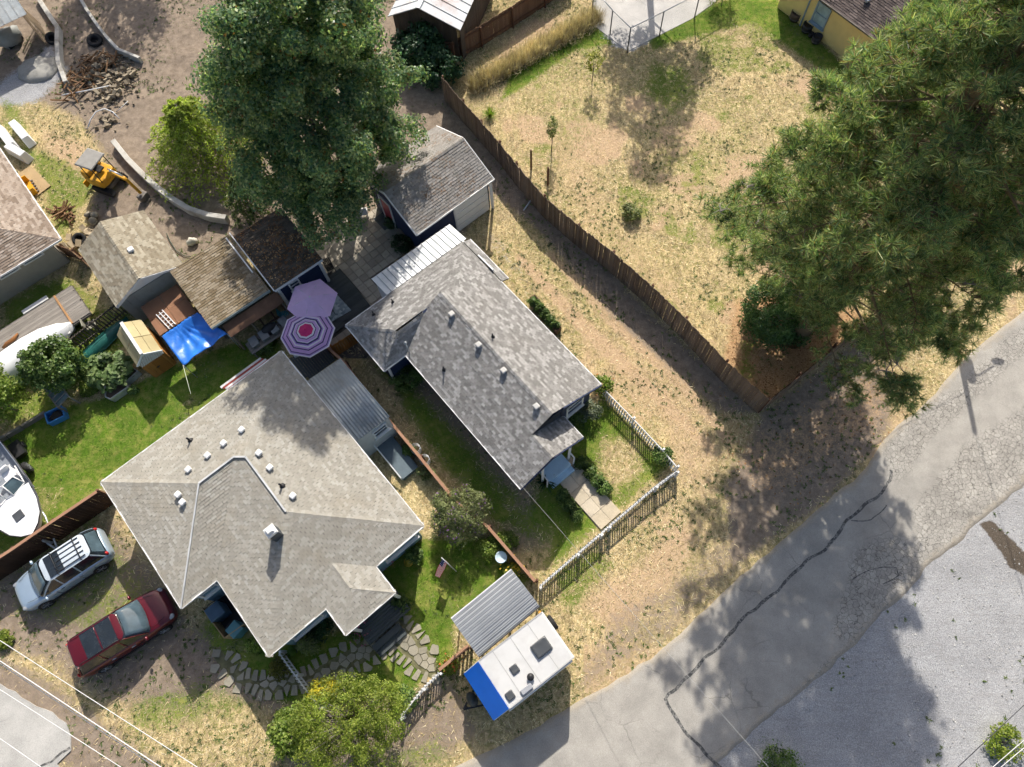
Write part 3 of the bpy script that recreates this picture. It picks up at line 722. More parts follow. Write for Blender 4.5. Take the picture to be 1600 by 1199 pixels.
# porch deck, steps
slate = wood('slate_deck_board', (.045, .055, .06), (.10, .115, .12))
pd = MB(); me = boxmesh('deck_board', (2.35, 0.13, 0.05))
pieces('deck_board', me, [XF(f1(11.1+i*0.145, -3.95, 0.52), A1+R(90)) for i in range(16)], slate, h1)
for i, (du, z) in enumerate(((13.55, .34), (13.85, .17))): MB().box(f1(du, -4.35, z/2), (.3, 1.5, z), A1).build('step', slate, h1, world=True)
for v in (-5.05, -2.85):
    MB().beam(f1(12.6, v, 0.3), f1(12.6, v, E1-.05), 0.12, 0.12).build('porch_post', WHITE, h1, world=True)
MB().beam(f1(11.3, -5.1, 1.3), f1(12.6, -5.1, 1.3), .08, .08).beam(f1(11.3, -5.1, .7), f1(12.6, -5.1, .7), .06, .06).build('railing', slate, h1, world=True)
# enclosed side entry under a corrugated roof, with its ramp
corr = None
def corrugated(root, corners, mat, pitch=0.18, amp=0.018, along=0, name='corrugated_roof', t=0.012):
    """wavy sheet; corners p0->p1 is the wave direction, p0->p3 the flute direction"""
    p0, p1, p2, p3 = [Vector(p) for p in corners]; L = (p1-p0).length; n = max(8, int(L/pitch)*6)
    vs = []
    for i in range(n+1):
        t_ = i/n; z = amp*math.sin(2*math.pi*L*t_/pitch); a = p0.lerp(p1, t_); b = p3.lerp(p2, t_)
        vs += [a+Vector((0, 0, z)), b+Vector((0, 0, z)), a+Vector((0, 0, z-t)), b+Vector((0, 0, z-t))]
    fs = []
    for i in range(n): q = 4*i; fs += [(q, q+4, q+5, q+1), (q+2, q+3, q+7, q+6), (q, q+2, q+6, q+4), (q+1, q+5, q+7, q+3)]
    fs += [(0, 1, 3, 2), (4*n, 4*n+2, 4*n+3, 4*n+1)]
    mb = MB(); mb.add(vs, fs, True); return mb.build(name, mat, root, world=True)
corrm = paint('weathered_corrugated_steel', hexc('9aa0a2'), 0.5, 0.18, 1.2, 0.4, 0.3, dirt=hexc('70685c'))
corrugated(h1, [f1(2.0, 0.02, 2.72), f1(2.0, 1.98, 2.55), f1(6.1, 1.98, 2.55), f1(6.1, 0.02, 2.72)], corrm, 0.16, 0.02)
off = paint('off_white_wall', (.62, .62, .60), 0.6, 0.06)
walls(h1, [f1(2.1, 0.02), f1(2.1, 1.85), f1(5.98, 1.85), f1(5.98, 0.02)], -0.05, 2.5, off, 'entry_wall')
window(h1, f1(6.05, 1.25, 1.9), o_se, 0.75, 0.7)
MB().box(f1(7.1, 1.12, .12), (2.2, .95, .34), A1).build('ramp', paint('blue_grey_ramp', hexc('5c6a72'), .7, .1), h1, world=True)
MB().beam(f1(6.1, .6, .95), f1(8.15, .6, .45), .06, .06).beam(f1(8.1, .6, -.05), f1(8.1, .6, .45), .05, .05).build('handrail', WHITE, h1, world=True)

# ================================================================== navy house
A2 = R(-49.3); f2 = Frame(G(762, 419, 2.7), A2); E2 = 2.7; S2 = 0.48
navy = paint('navy_siding', hexc('23304f'), 0.6, 0.12, 2)
h2 = thing('navy_house', 'long navy house with grey shingle gable roof next to the picket-fenced front yard', 'house', f2(4.3, -3), 0)
grey = shingle_mat('grey_shingle', [hexc('7b7976'), hexc('8a8885'), hexc('959390'), hexc('aaa8a5')], hexc('6d6050'), 0.1, 0.5, 0.12)
RZ = E2+S2*3.1; u0 = 0.3
def z2(u, v):
    m = E2+S2*min(-v, v+6.2) if 0 < u < 8.6 else (E2+S2*min(v+6.2, -2.43-v) if 8.6 <= u < 10.1 else -9)
    b = min(E2+0.4*(u+2.1), E2-S2*v, E2+0.6*(v+7.5)) if u < u0 else -9
    return max(m, b)
m = lambda u, v: f2(u, v, E2+S2*min(-v, v+6.2))
ap = f2(u0, -5.9, E2+.4*(u0+2.1)); zb = E2+.4*(u0+2.1); vj = -(zb-E2)/S2
faces2 = [
 [m(u0, 0), m(8.6, 0), m(8.6, -3.1), m(u0, -3.1)],                                    # north-east slope
 [f2(-2.1, 0, E2), m(u0, 0), f2(u0, vj, zb)],                                          # its hipped end
 [m(8.6, -6.2), m(u0, -6.2), m(u0, -3.1), m(8.6, -3.1)],                               # south-west slope
 [f2(-2.1, -7.5, E2), f2(-2.1, 0, E2), f2(u0, vj, zb), ap],                            # rear slope
 [f2(1.2, -7.5, E2), f2(-2.1, -7.5, E2), ap, f2(u0+.1, -5.9, zb)],
 [f2(1.2, -6.2, E2), f2(1.2, -7.5, E2), f2(u0+.1, -5.9, zb), f2(u0+.1, -4.2, zb)],
 [f2(8.6, -6.2, E2), f2(10.0, -6.2, E2), f2(10.0, -4.315, E2+S2*1.885), f2(8.6, -4.315, E2+S2*1.885)],
 [f2(10.0, -2.43, E2), f2(8.6, -2.43, E2), f2(8.6, -4.315, E2+S2*1.885), f2(10.0, -4.315, E2+S2*1.885)],
 [f2(-2.1, .48, E2-.22), f2(1.08, .48, E2-.22), f2(1.08, .06, E2-.03), f2(-2.1, .06, E2-.03)],
]
roof2 = shingle_roof(h2, faces2, grey, course=0.125, tab=0.22, single=300)
ridge_caps(roof2, [(m(8.6, -3.1), m(u0, -3.1)), (f2(-2.1, -7.5, E2), ap), (f2(10.0, -4.315, E2+S2*1.885), f2(8.6, -4.315, E2+S2*1.885))], grey, 0.24)
gutters(h2, [(m(1.08, 0), m(8.6, 0)), (m(u0, -6.2), m(8.6, -6.2)), (f2(-2.1, -7.5, E2), f2(1.2, -7.5, E2)), (f2(1.2, -7.5, E2), f2(1.2, -6.25, E2)), (f2(-2.1, -7.5, E2), f2(-2.1, -4.95, E2)), (f2(10, -2.43, E2), f2(8.66, -2.43, E2)), (f2(8.6, -6.2, E2), f2(10.0, -6.2, E2)),
            (f2(-2.1, .48, E2-.22), f2(1.08, .48, E2-.22))], None, .08, .10)
navyr = paint('navy_rake', hexc('2b3a5c'), .6)
strip(h2, 'rake_board', [m(8.62, 0), m(8.62, -2.5)], .05, .16, navyr, -.09)
strip(h2, 'rake_board', [f2(10.02, -2.43, E2), f2(10.02, -4.315, E2+S2*1.885), f2(10.02, -6.2, E2)], .05, .14, navyr, -.09)
strip(h2, 'rake_board', [m(u0-.02, -6.2), m(u0-.02, -4.4)], .07, .1, WHITE, .02)
MB().beam(f2(-.9, .1, E2+.02), f2(.35, .1, E2+.1), .07, .14).build('rake_board', WHITE, h2, world=True)
o = .35
walls(h2, [f2(u0+.2, -o), f2(8.6-o, -o), f2(8.6-o, -6.2+o), f2(u0+.2, -6.2+o)], -.05, E2+.02, navy)
walls(h2, [f2(-2.1+o, -7.5+o), f2(1.2-o, -7.5+o), f2(1.2-o, -.2), f2(-2.1+o, -.2)], -.05, E2-.05, navy)
for s in ((8.6-o, -.4, -5.8),):
    MB().add([f2(8.6-o, -.4, E2), f2(8.6-o, -5.8, E2), f2(8.6-o, -3.1, RZ-.12), f2(8.5-o, -.4, E2), f2(8.5-o, -5.8, E2), f2(8.5-o, -3.1, RZ-.12)], [(0, 1, 2), (5, 4, 3), (0, 3, 4, 1), (1, 4, 5, 2), (2, 5, 3, 0)]).build('gable_wall', navy, h2, world=True)
MB().add([f2(u0+.05, -4.3, zb), f2(u0+.05, vj, zb), f2(u0+.05, -3.1, RZ-.08), f2(u0+.15, -4.3, zb), f2(u0+.15, vj, zb), f2(u0+.15, -3.1, RZ-.08)], [(0, 1, 2), (5, 4, 3), (0, 3, 4, 1), (1, 4, 5, 2), (2, 5, 3, 0)]).build('gable_wall', navy, h2, world=True)
siding(h2, f2(8.6-o, -.4), f2(8.6-o, -2.3), 0.2, 2.6, f2.U, navy); window(h2, f2(8.6-o+.06, -1.4, 1.7), f2.U, 1.0, 1.1)
siding(h2, f2(1.2-o, -6.3), f2(1.2-o, -7.5+o), 0.2, 2.6, f2.U, navy)
MB().beam(f2(1.22-o, -7.5+o, -.05), f2(1.22-o, -7.5+o, 2.55), .14, .14).build('corner_board', WHITE, h2, world=True)
for p in ((706, 493), (748, 541), (787, 581), (838, 637)): roof_vent(h2, on_roof(*p, f2, z2), A2, paint('vent_grey', (.45, .44, .42), .5, .1), .27, .17)
for p in ((770, 527), (694, 578), (584, 492), (614, 473)): vent_pipe(h2, on_roof(*p, f2, z2), BLACK, .35, .035)
mp = on_roof(640, 552, f2, z2)
MB().tube([mp-Vector((0, 0, .2)), mp+Vector((0, 0, 1.1))], .035, 8).lathe([(.03, 0), (.08, .05), (.07, .12), (.02, .18)], mp+Vector((0, 0, 1.05)), 10).build('service_mast', GALV, h2, world=True)
# front landing and step, porch posts
shade_blue = paint('white_step_shade_blue', hexc('b5d2e4'), .5, .08)  # white steps; the blue tint of their shade is put into the colour
MB().box(f2(9.78, -3.9, .22), (.85, 1.4, .5), A2).build('landing', shade_blue, h2, world=True, bevel=.02)
MB().box(f2(10.34, -3.9, .08), (.3, 1.4, .28), A2).build('step', shade_blue, h2, world=True, bevel=.015)
for v in (-3.05, -4.75):
    MB().beam(f2(9.85, v, -.05), f2(9.85, v, E2+.1), .12, .12).build('porch_post', WHITE, h2, world=True)
    MB().beam(f2(9.85, v, 1.3), f2(10.2, v, 1.25), .06, .08).beam(f2(10.2, v, -.05), f2(10.2, v, 1.25), .07, .07).build('handrail', WHITE, h2, world=True)
# white metal lean-to behind
whm = paint('white_ribbed_steel', (.74, .76, .77), .42, .06, 1.5, .45, 0.0, dirt=(.48, .49, .48))
me_rib = None
for i in range(16):
    v0 = -4.9+i*5.22/16; mb = MB()
    mb.slab([f2(-3.68, v0+.012, 2.35), f2(-3.68, v0+5.22/16-.012, 2.35), f2(-2.2, v0+5.22/16-.012, 2.62), f2(-2.2, v0+.012, 2.62)], .02)
    mb.beam(f2(-3.68, v0+.02, 2.37), f2(-2.2, v0+.02, 2.64), .035, .05); mb.build('roof_panel', whm, h2, world=True)
walls(h2, [f2(-3.5, -4.75), f2(-2.2, -4.75), f2(-2.2, .2), f2(-3.5, .2)], -.05, 2.3, WHITE, 'lean_to_wall')

# ================================================================== garage
A3 = R(-48.3); f3 = Frame(G(768, 277, 2.6), A3); E3 = 2.6
gar = thing('garage', 'navy garage with grey shingle gable roof and white door at the end of driveway', 'garage', f3(-2.3, -2.7), 0)
uR = -2.3; RZ3 = 3.75; SG = (RZ3-E3)/(.2-uR)
greyb = shingle_mat('brown_grey_shingle', [hexc('85817b'), hexc('8f8b86'), hexc('95918c'), hexc('9f9b96')], hexc('6b5a4a'), .2, .5, .12, litter=hexc('80654c'))
roof3 = shingle_roof(gar, [[f3(.2, -5.4, E3), f3(.2, 0, E3), f3(uR, 0, RZ3), f3(uR, -5.4, RZ3)], [f3(-4.9, 0, E3), f3(-4.9, -5.4, E3), f3(uR, -5.4, RZ3), f3(uR, 0, RZ3)]], greyb, single=300)
ridge_caps(roof3, [(f3(uR, 0, RZ3), f3(uR, -5.4, RZ3))], greyb, .26)
gutters(gar, [(f3(.2, -5.4, E3), f3(.2, 0, E3))], None, .08, .1)
strip(gar, 'rake_board', [f3(.2, -5.42, E3), f3(uR, -5.42, RZ3), f3(-4.9, -5.42, E3)], .05, .16, WHITE, -.07)
strip(gar, 'rake_board', [f3(.2, .02, E3), f3(uR, .02, RZ3), f3(-4.9, .02, E3)], .05, .16, WHITE, -.07)
walls(gar, [f3(-.15, -5.1), f3(-.15, -.25), f3(-4.6, -.25), f3(-4.6, -5.1)], -.05, E3+.05, navy)
MB().add([f3(-.15, -5.1, E3), f3(-4.6, -5.1, E3), f3(uR, -5.1, RZ3-.1), f3(-.15, -5.0, E3), f3(-4.6, -5.0, E3), f3(uR, -5.0, RZ3-.1)], [(0, 1, 2), (5, 4, 3), (0, 3, 4, 1), (1, 4, 5, 2), (2, 5, 3, 0)]).build('gable_wall', navy, gar, world=True)
siding(gar, f3(-.2, -5.1), f3(-4.5, -5.1), .15, 2.6, -f3.V, navy)
gd = MB().beam(f3(-.06, -2.75, 1.1), f3(-.06, -.35, 1.1), .08, 2.15).build('garage_door', WHITE, gar, world=True)
pieces('door_panel', boxmesh('door_panel', (2.3, .03, .48)), [XF(f3(.0, -1.55, .32+i*.53), A3+R(90)) for i in range(4)], WHITE, gd)
door = MB().beam(f3(-3.6, -5.19, 1.0), f3(-2.7, -5.19, 1.0), .06, 2.0).build('door', paint('red_door', hexc('a0283c'), .5, .1), gar, world=True)
MB().beam(f3(-3.7, -5.2, 1.0), f3(-3.7, -5.2, 2.1), .1, .1, up=f3.V).beam(f3(-3.65, -5.2, 1), f3(-3.65, -5.2, 0), .1, .1, up=f3.V).beam(f3(-2.65, -5.2, 0), f3(-2.65, -5.2, 2.1), .1, .1, up=f3.V).beam(f3(-3.75, -5.2, 2.1), f3(-2.6, -5.2, 2.1), .1, .1).build('door_frame', WHITE, gar, world=True)
MB().beam(f3(.0, -.12, 0), f3(.0, -.12, 2.5), .16, .16).build('corner_board', WHITE, gar, world=True)

# ================================================================== grey gable shed
AS = R(-50.3)
def rect_frame(pts, h, ang):
    """plan rectangle that best fits four surveyed corners"""
    f = Frame((0, 0), ang); uv = [f.uv(G(*p, h)) for p in pts]; us = sorted(q[0] for q in uv); vs = sorted(q[1] for q in uv)
    a, b = (us[0]+us[1])/2, (us[2]+us[3])/2; c, d = (vs[0]+vs[1])/2, (vs[2]+vs[3])/2
    return Frame(f(a, c), ang), b-a, d-c
fa, LA, WA = rect_frame([(121, 387), (181, 480), (285, 415), (227, 331)], 2.3, AS)
sa = thing('garden_shed', 'grey gable shed with tan shingle roof and square white roof vent', 'shed', fa(LA/2, WA/2), 0)
tanb = shingle_mat('olive_tan_shingle', [hexc('877d6b'), hexc('938a78'), hexc('9e9684'), hexc('aaa392')], hexc('6c6250'), .3, .6)
va = WA*.47; RZA = 3.15
roofa = shingle_roof(sa, [[fa(0, 0, 2.3), fa(LA, 0, 2.3), fa(LA, va, RZA), fa(0, va, RZA)], [fa(LA, WA, 2.3), fa(0, WA, 2.3), fa(0, va, RZA), fa(LA, va, RZA)]], tanb, single=300)
ridge_caps(roofa, [(fa(LA, va, RZA), fa(0, va, RZA))], tanb, .26)
shedw = paint('pale_grey_panel', hexc('8f938f'), .7, .08)
walls(sa, [fa(.2, .2), fa(LA-.3, .2), fa(LA-.3, WA-.2), fa(.2, WA-.2)], -.05, 2.25, shedw)
for vv0, vv1, zt in ((.2, va, 0), (va, WA-.2, 0)):
    pass
MB().add([fa(LA-.24, .15, 2.25), fa(LA-.24, WA-.15, 2.25), fa(LA-.24, va, RZA-.08), fa(LA-.34, .15, 2.25), fa(LA-.34, WA-.15, 2.25), fa(LA-.34, va, RZA-.08)], [(0, 1, 2), (5, 4, 3), (0, 3, 4, 1), (1, 4, 5, 2), (2, 5, 3, 0)]).build('gable_wall', WHITE, sa, world=True)
n = int((WA-.4)/.4)
pieces('wall_panel', boxmesh('wall_panel', (.03, .37, 2.2)), [XF(fa(LA-.22, .4+i*.4, 1.1), AS) for i in range(n)], shedw, sa)
strip(sa, 'rake_board', [fa(LA+.01, 0, 2.3), fa(LA+.01, va, RZA), fa(LA+.01, WA, 2.3)], .04, .14, WHITE, -.08)
za_ = lambda u, v: 2.3+(RZA-2.3)*min(v/va, (WA-v)/(WA-va))
roof_vent(sa, on_roof(206, 392, fa, za_, 2.8), AS, WHITE, .3, .15)

# ================================================================== brown-roofed open shed
fb, LB, WB = rect_frame([(265, 429), (357, 375), (424, 452), (328, 506)], 2.35, AS)
sb = thing('lean_to_shed', 'low shed with brown-tan single-slope shingle roof behind the blue tarp', 'shed', fb(LB/2, WB/2), 0)
brn = shingle_mat('brown_tan_shingle', [hexc('776953'), hexc('857761'), hexc('918470'), hexc('9c907c')], hexc('5c5040'), .3, .6)
shingle_roof(sb, [[fb(LB, 0, 2.2), fb(LB, WB, 2.2), fb(0, WB, 2.6), fb(0, 0, 2.6)]], brn, single=300)
strip(sb, 'fascia', [fb(LB+.02, 0, 2.2), fb(LB+.02, WB, 2.2)], .05, .16, paint('grey_fascia', hexc('9aa39e'), .6), -.08)
walls(sb, [fb(.2, .2), fb(LB-.5, .2), fb(LB-.5, WB-.2), fb(.2, WB-.2)], -.05, 2.1, paint('dark_shed_wall', hexc('4c4740'), .8, .15))
rustm = paint('rusted_sheet', hexc('6e5240'), .8, .25, 2, .3, 0, dirt=hexc('4e3a2c'))
MB().slab([fb(LB+.05, .5, 1.9), fb(LB+.05, WB+.25, 1.9), fb(LB+.75, WB+.25, 1.65), fb(LB+.75, .5, 1.65)], .03).build('porch_sheet', rustm, sb, world=True)
for v in (.6, WB/2, WB+.15): MB().beam(fb(LB+.68, v, -.05), fb(LB+.68, v, 1.62), .09, .09).build('post', wood('weathered_post', (.16, .13, .10), (.28, .24, .19)), sb, world=True)
# long workbench with grey tubs under the porch sheet
wb = thing('workbench', 'rough bench of planks holding grey storage tubs beside the brown-roofed shed', 'bench', fb(LB+1.1, WB/2+.4), 0)
grw = wood('grey_weathered_plank', (.17, .15, .13), (.34, .31, .27))
pieces('plank', boxmesh('plank', (2.9, .14, .05)), [XF(fb(LB+.95+i*.16, WB/2+.5, .62), AS+R(90)) for i in range(5)], grw, wb)
for v in (-.85, 1.85):
    for u in (.95, 1.55): MB().beam(fb(LB+u, WB/2+v, -.05), fb(LB+u, WB/2+v, .59), .08, .08).build('leg', grw, wb, world=True)
tubm = paint('grey_tub', hexc('6d7275'), .5, .1)
for i in range(4):
    mb = MB().box((0, 0, .14), (.5, .36, .28), taper=1.12).box((0, 0, .30), (.62, .46, .05))
    simple('storage_tub', mb, tubm, 'lidded grey storage tub on the plank bench by the brown-roofed shed', 'tub', fb(LB+1.25, WB/2-.5+i*.62, .65), AS+R(3*i-4), 'grey tubs on the plank bench', bevel=.02)
# tan plywood-topped stack and white ladder
ply = wood('reddish_plywood', hexc('7d5a44'), hexc('9c7459'))
pf, LP_, WP = rect_frame([(218, 480), (283, 441), (300, 490), (252, 527)], 1.5, AS)
ps = thing('plywood_shelter', 'low shelter roofed with reddish-brown plywood sheets next to the blue tarp', 'shelter', pf(LP_/2, WP/2), 0)
for i in range(2):
    for j in range(2):
        mb = MB().box((0, 0, 0), (LP_/2-.02, WP/2-.02, .03)); o_ = add_obj('plywood_sheet', mb.mesh('plywood_sheet'), ply, ps, rootmat(ps).inverted() @ XF(pf(LP_*(.25+.5*i), WP*(.25+.5*j), 1.5+.012*(i+j)), AS, rx=R(random.uniform(-1.5, 1.5))))
for u in (.1, LP_-.1):
    for v in (.1, WP-.1): MB().beam(pf(u, v, -.05), pf(u, v, 1.47), .09, .09).build('post', MATS['weathered_post'], ps, world=True)
lad = thing('ladder', 'white ladder lying on the reddish plywood shelter roof', 'ladder', G(260, 500, 1.56), bearing((243, 490), (268, 517), 1.56))
for y in (-.19, .0, .19): MB().box((0, y, .04), (1.25, .045, .06)).build('rail', WHITE, lad)
for i in range(5):
    MB().tube([(-.5+i*.24, -.19, .04), (-.5+i*.24, .19, .04)], .02, 6).build('rung', WHITE, lad)
# blue tarpaulin canopy
TC = [G(253, 526, 1.75), G(309, 488, 1.75), G(355, 522, 1.7), G(286, 571, 1.55)]
tarp = thing('blue_tarp', 'bright blue tarpaulin stretched as an awning beside the lattice shed', 'tarp', (TC[0]+TC[2])/2-Vector((0, 0, 1.7)), 0)
nn = 26; vs = []; rr = random.Random(4)
for i in range(nn+1):
    for j in range(nn+1):
        a, b = i/nn, j/nn; p = TC[0].lerp(TC[1], a).lerp(TC[3].lerp(TC[2], a), b)
        sag = -0.22*math.sin(math.pi*a)*math.sin(math.pi*b)
        wr = 0.05*math.sin(9*a*(.3+b)+4*b)+.025*math.sin(17*b+11*a)+0.04*math.sin(26*(a-.45)/(0.25+b))*math.sin(math.pi*a)+.008*rr.uniform(-1, 1)
        vs.append(p+Vector((0, 0, sag+wr)))
ts = MB(); ts.add(vs, [(i*(nn+1)+j, (i+1)*(nn+1)+j, (i+1)*(nn+1)+j+1, i*(nn+1)+j+1) for i in range(nn) for j in range(nn)], True)
tob = ts.build('tarp_sheet', paint('blue_tarpaulin', hexc('2a74d0'), .38, .15, 1.5, .5), tarp, world=True)
md = tob.modifiers.new('thickness', 'SOLIDIFY'); md.thickness = .01
for p in (TC[0], TC[2], TC[3]):
    MB().tube([Vector((p.x, p.y, -.05)), p], .025, 6).build('pole', GALV, tarp, world=True)
MB().tube([TC[3], Vector((TC[3].x, TC[3].y, 0))+Vector((1.3, -2.0, 2.6))], .012, 5).build('guy_rope', paint('pale_rope', (.55, .6, .45), .8), tarp, world=True)

# ================================================================== leaf-strewn navy shed
fc, LC, WC = rect_frame([(352, 366), (435, 451), (509, 396), (432, 333)], 2.5, AS)
scd = thing('navy_shed', 'navy shed with dark roof strewn with brown leaves beside the lilac parasol', 'shed', fc(LC/2, WC/2), 0)
lef = shingle_mat('leafy_dark_shingle', [hexc('4a443c'), hexc('544d45'), hexc('5e574e'), hexc('686056')], hexc('3c352c'), .4, .6, .12, litter=hexc('8a5c34'))
rfc = shingle_roof(scd, [[fc(LC, 0, 2.4), fc(LC, WC, 2.4), fc(LC*.08, WC, 2.75), fc(LC*.08, 0, 2.75)]], lef, single=300)
strip(scd, 'fascia', [fc(LC+.02, 0, 2.4), fc(LC+.02, WC, 2.4)], .05, .13, WHITE, -.07); strip(scd, 'fascia', [fc(0, -.02, 2.75), fc(LC, -.02, 2.4)], .06, .12, WHITE, -.02)
strip(scd, 'fascia', [fc(.05, -.32, 2.6), fc(LC*.62, -.32, 2.45)], .07, .1, WHITE, .0)
walls(scd, [fc(.25, .2), fc(LC-.3, .2), fc(LC-.3, WC-.2), fc(.25, WC-.2)], -.05, 2.35, navy)
siding(scd, fc(LC-.3, .2), fc(LC-.3, WC-.2), .15, 2.3, fc.U, navy)
window(scd, fc(LC-.24, WC*.36, 1.6), fc.U, .55, .6)
for v in (.2, WC-.2): MB().beam(fc(LC-.2, v, -.05), fc(LC-.2, v, 2.3), .13, .13).build('corner_board', WHITE, scd, world=True)

# ================================================================== small shed with lattice gable
fl, LL, WL = rect_frame([(181, 526), (217, 573), (250, 546), (221, 497)], 1.75, AS)
sl = thing('lattice_shed', 'small wooden shed with pale yellow panel roof and white lattice gable', 'shed', fl(LL/2, WL/2), 0)
pan = wood('pale_yellow_panel', hexc('a89a72'), hexc('c4b78e'))
RL = 2.35; vm = WL*.45
for s in (0, 1):
    for i in range(2):
        for j in range(2):
            q = lambda a, b: fl(LL*a, (b*vm if s == 0 else WL-b*(WL-vm)), 1.75+(RL-1.75)*b)
            a0, a1, b0, b1 = i*.5+.008, i*.5+.492, j*.5+.01, j*.5+.49
            poly = [q(a0, b0), q(a1, b0), q(a1, b1), q(a0, b1)]
            MB().slab(poly if s == 0 else poly[::-1], .03).build('roof_panel', pan, sl, world=True)
strip(sl, 'ridge_board', [fl(0, vm, RL), fl(LL, vm, RL)], .16, .03, WHITE, .02)
cedarw = wood('golden_cedar_board', hexc('8a5a2c'), hexc('b98245'))
walls(sl, [fl(.1, .1), fl(LL-.15, .1), fl(LL-.15, WL-.1), fl(.1, WL-.1)], -.05, 1.7, cedarw)
n = int((WL-.2)/.15)
pieces('board', boxmesh('board', (.03, .14, 1.35)), [XF(fl(LL-.07, .17+i*.15, .65), AS) for i in range(n)], cedarw, sl)
lat = MB()
for i in range(-8, 22):
    for d in (1, -1):
        c0 = fl(LL-.06, .1+i*.11, 1.36); pts = []
        for t in range(0, 13):
            v = .1+i*.11+d*t*.06; z = 1.36+t*.07
            lim = 1.75+(RL-1.75)*min(v/vm, (WL-v)/(WL-vm)) if 0 < v < WL else 0
            if .05 < v < WL-.05 and z < lim-.03: pts.append(fl(LL-.05+.008*d, v, z))
        if len(pts) >= 2: lat.beam(pts[0], pts[-1], .012, .03)
lat.build('lattice', WHITE, sl, world=True, kind='stuff')
strip(sl, 'rake_board', [fl(LL+.01, 0, 1.75), fl(LL+.01, vm, RL), fl(LL+.01, WL, 1.75)], .04, .09, WHITE, -.05)
dr = MB().box(fl(LL-.03, WL*.62, .68), (.04, .62, 1.2), AS).build('door', wood('dark_cedar_door', hexc('7c4e24'), hexc('96642f')), sl, world=True)
MB().box(fl(LL+.01, WL*.62-.22, .75), (.04, .16, .05), AS).build('handle', BLACK, dr, world=True)

# ================================================================== neighbouring house at the left edge
AN = R(-49.5); fn = Frame(G(95, 374, 2.3), AN)
hn = thing('tan_house', 'tan house with brown shingle hip roof cut off at the left edge', 'house', fn(-6, -4), 0)
mnd = shingle_mat('warm_brown_shingle', [hexc('847567'), hexc('948577'), hexc('a29486'), hexc('ae a194'.replace(' ', ''))], hexc('6a5a4a'), .3, .5)
SN = .32; zn = lambda u, v: 2.3+SN*min(-u, -v)
rn = shingle_roof(hn, [[fn(-9, 0, 2.3), fn(0, 0, 2.3), fn(-4.5, -4.5, 2.3+SN*4.5), fn(-9, -4.5, 2.3+SN*4.5)], [fn(0, 0, 2.3), fn(0, -9, 2.3), fn(-4.5, -9, 2.3+SN*4.5), fn(-4.5, -4.5, 2.3+SN*4.5)]], mnd, single=300)
ridge_caps(rn, [(fn(0, 0, 2.3), fn(-4.5, -4.5, 2.3+SN*4.5))], mnd, .26)
gutters(hn, [(fn(-9, 0, 2.3), fn(0, 0, 2.3)), (fn(0, 0, 2.3), fn(0, -9, 2.3))], None, .1, .1)
beige = paint('beige_siding', hexc('a39b8c'), .7, .06)
walls(hn, [fn(-.75, -.75), fn(-.75, -9), fn(-9, -9), fn(-9, -.75)], -.05, 2.28, beige)
siding(hn, fn(-.75, -.75), fn(-.75, -9), .1, 2.2, fn.U, beige, .14)
for v in (-1.9, -3.3, -4.8): window(hn, fn(-.68, v, 1.75), fn.U, 1.1, .5, sill=False, bars=0)

# ================================================================== yellow house at the top
AY = bearing((1216, 11), (1292, 69)); fy_ = Frame(G(1216, 11, 0), AY)
hy = thing('yellow_house', 'pale yellow clapboard house with dark shingle roof behind the big pine', 'house', fy_(3, 4), 0)
ylw = paint('yellow_clapboard', hexc('e2cb88'), .6, .05, 2)
walls(hy, [fy_(0, 0), fy_(9, 0), fy_(9, 7), fy_(0, 7)], -.05, 2.6, ylw)
siding(hy, fy_(0, 0), fy_(9, 0), .1, 2.55, -fy_.V, ylw, .15)
drk = shingle_mat('dark_brown_shingle', [hexc('4e4644'), hexc('5a514e'), hexc('665c58'), hexc('736863')], None)
ry = shingle_roof(hy, [[fy_(-.4, -.45, 2.55), fy_(9.4, -.45, 2.55), fy_(9.4, 3.5, 4.0), fy_(-.4, 3.5, 4.0)], [fy_(9.4, 7.45, 2.55), fy_(-.4, 7.45, 2.55), fy_(-.4, 3.5, 4.0), fy_(9.4, 3.5, 4.0)]], drk, single=150)
gutters(hy, [(fy_(-.4, -.45, 2.55), fy_(9.4, -.45, 2.55))], paint('brown_gutter', (.10, .085, .075), .5), .1, .1)
bt = paint('blue_grey_trim', hexc('7f95a8'), .5, .06)
fyuv = fy_.uv(G(1290, 22, 1.4)); window(hy, fy_(fyuv[0]-.05, -.1, 1.45), -fy_.V, 1.0, 1.35, bt, glass_mat('pale_glass', (.22, .3, .34)))
du = fy_.uv(G(1258, 35, 0))[0]
MB().beam(fy_(du, -.14, 0), fy_(du, -.14, 2.5), .09, .07, up=fy_.U).build('downspout', bt, hy, world=True)
roof_vent(hy, fy_(fy_.uv(G(1344, 10, 3.0))[0], .9, 3.05), AY, GALV, .3, .18)

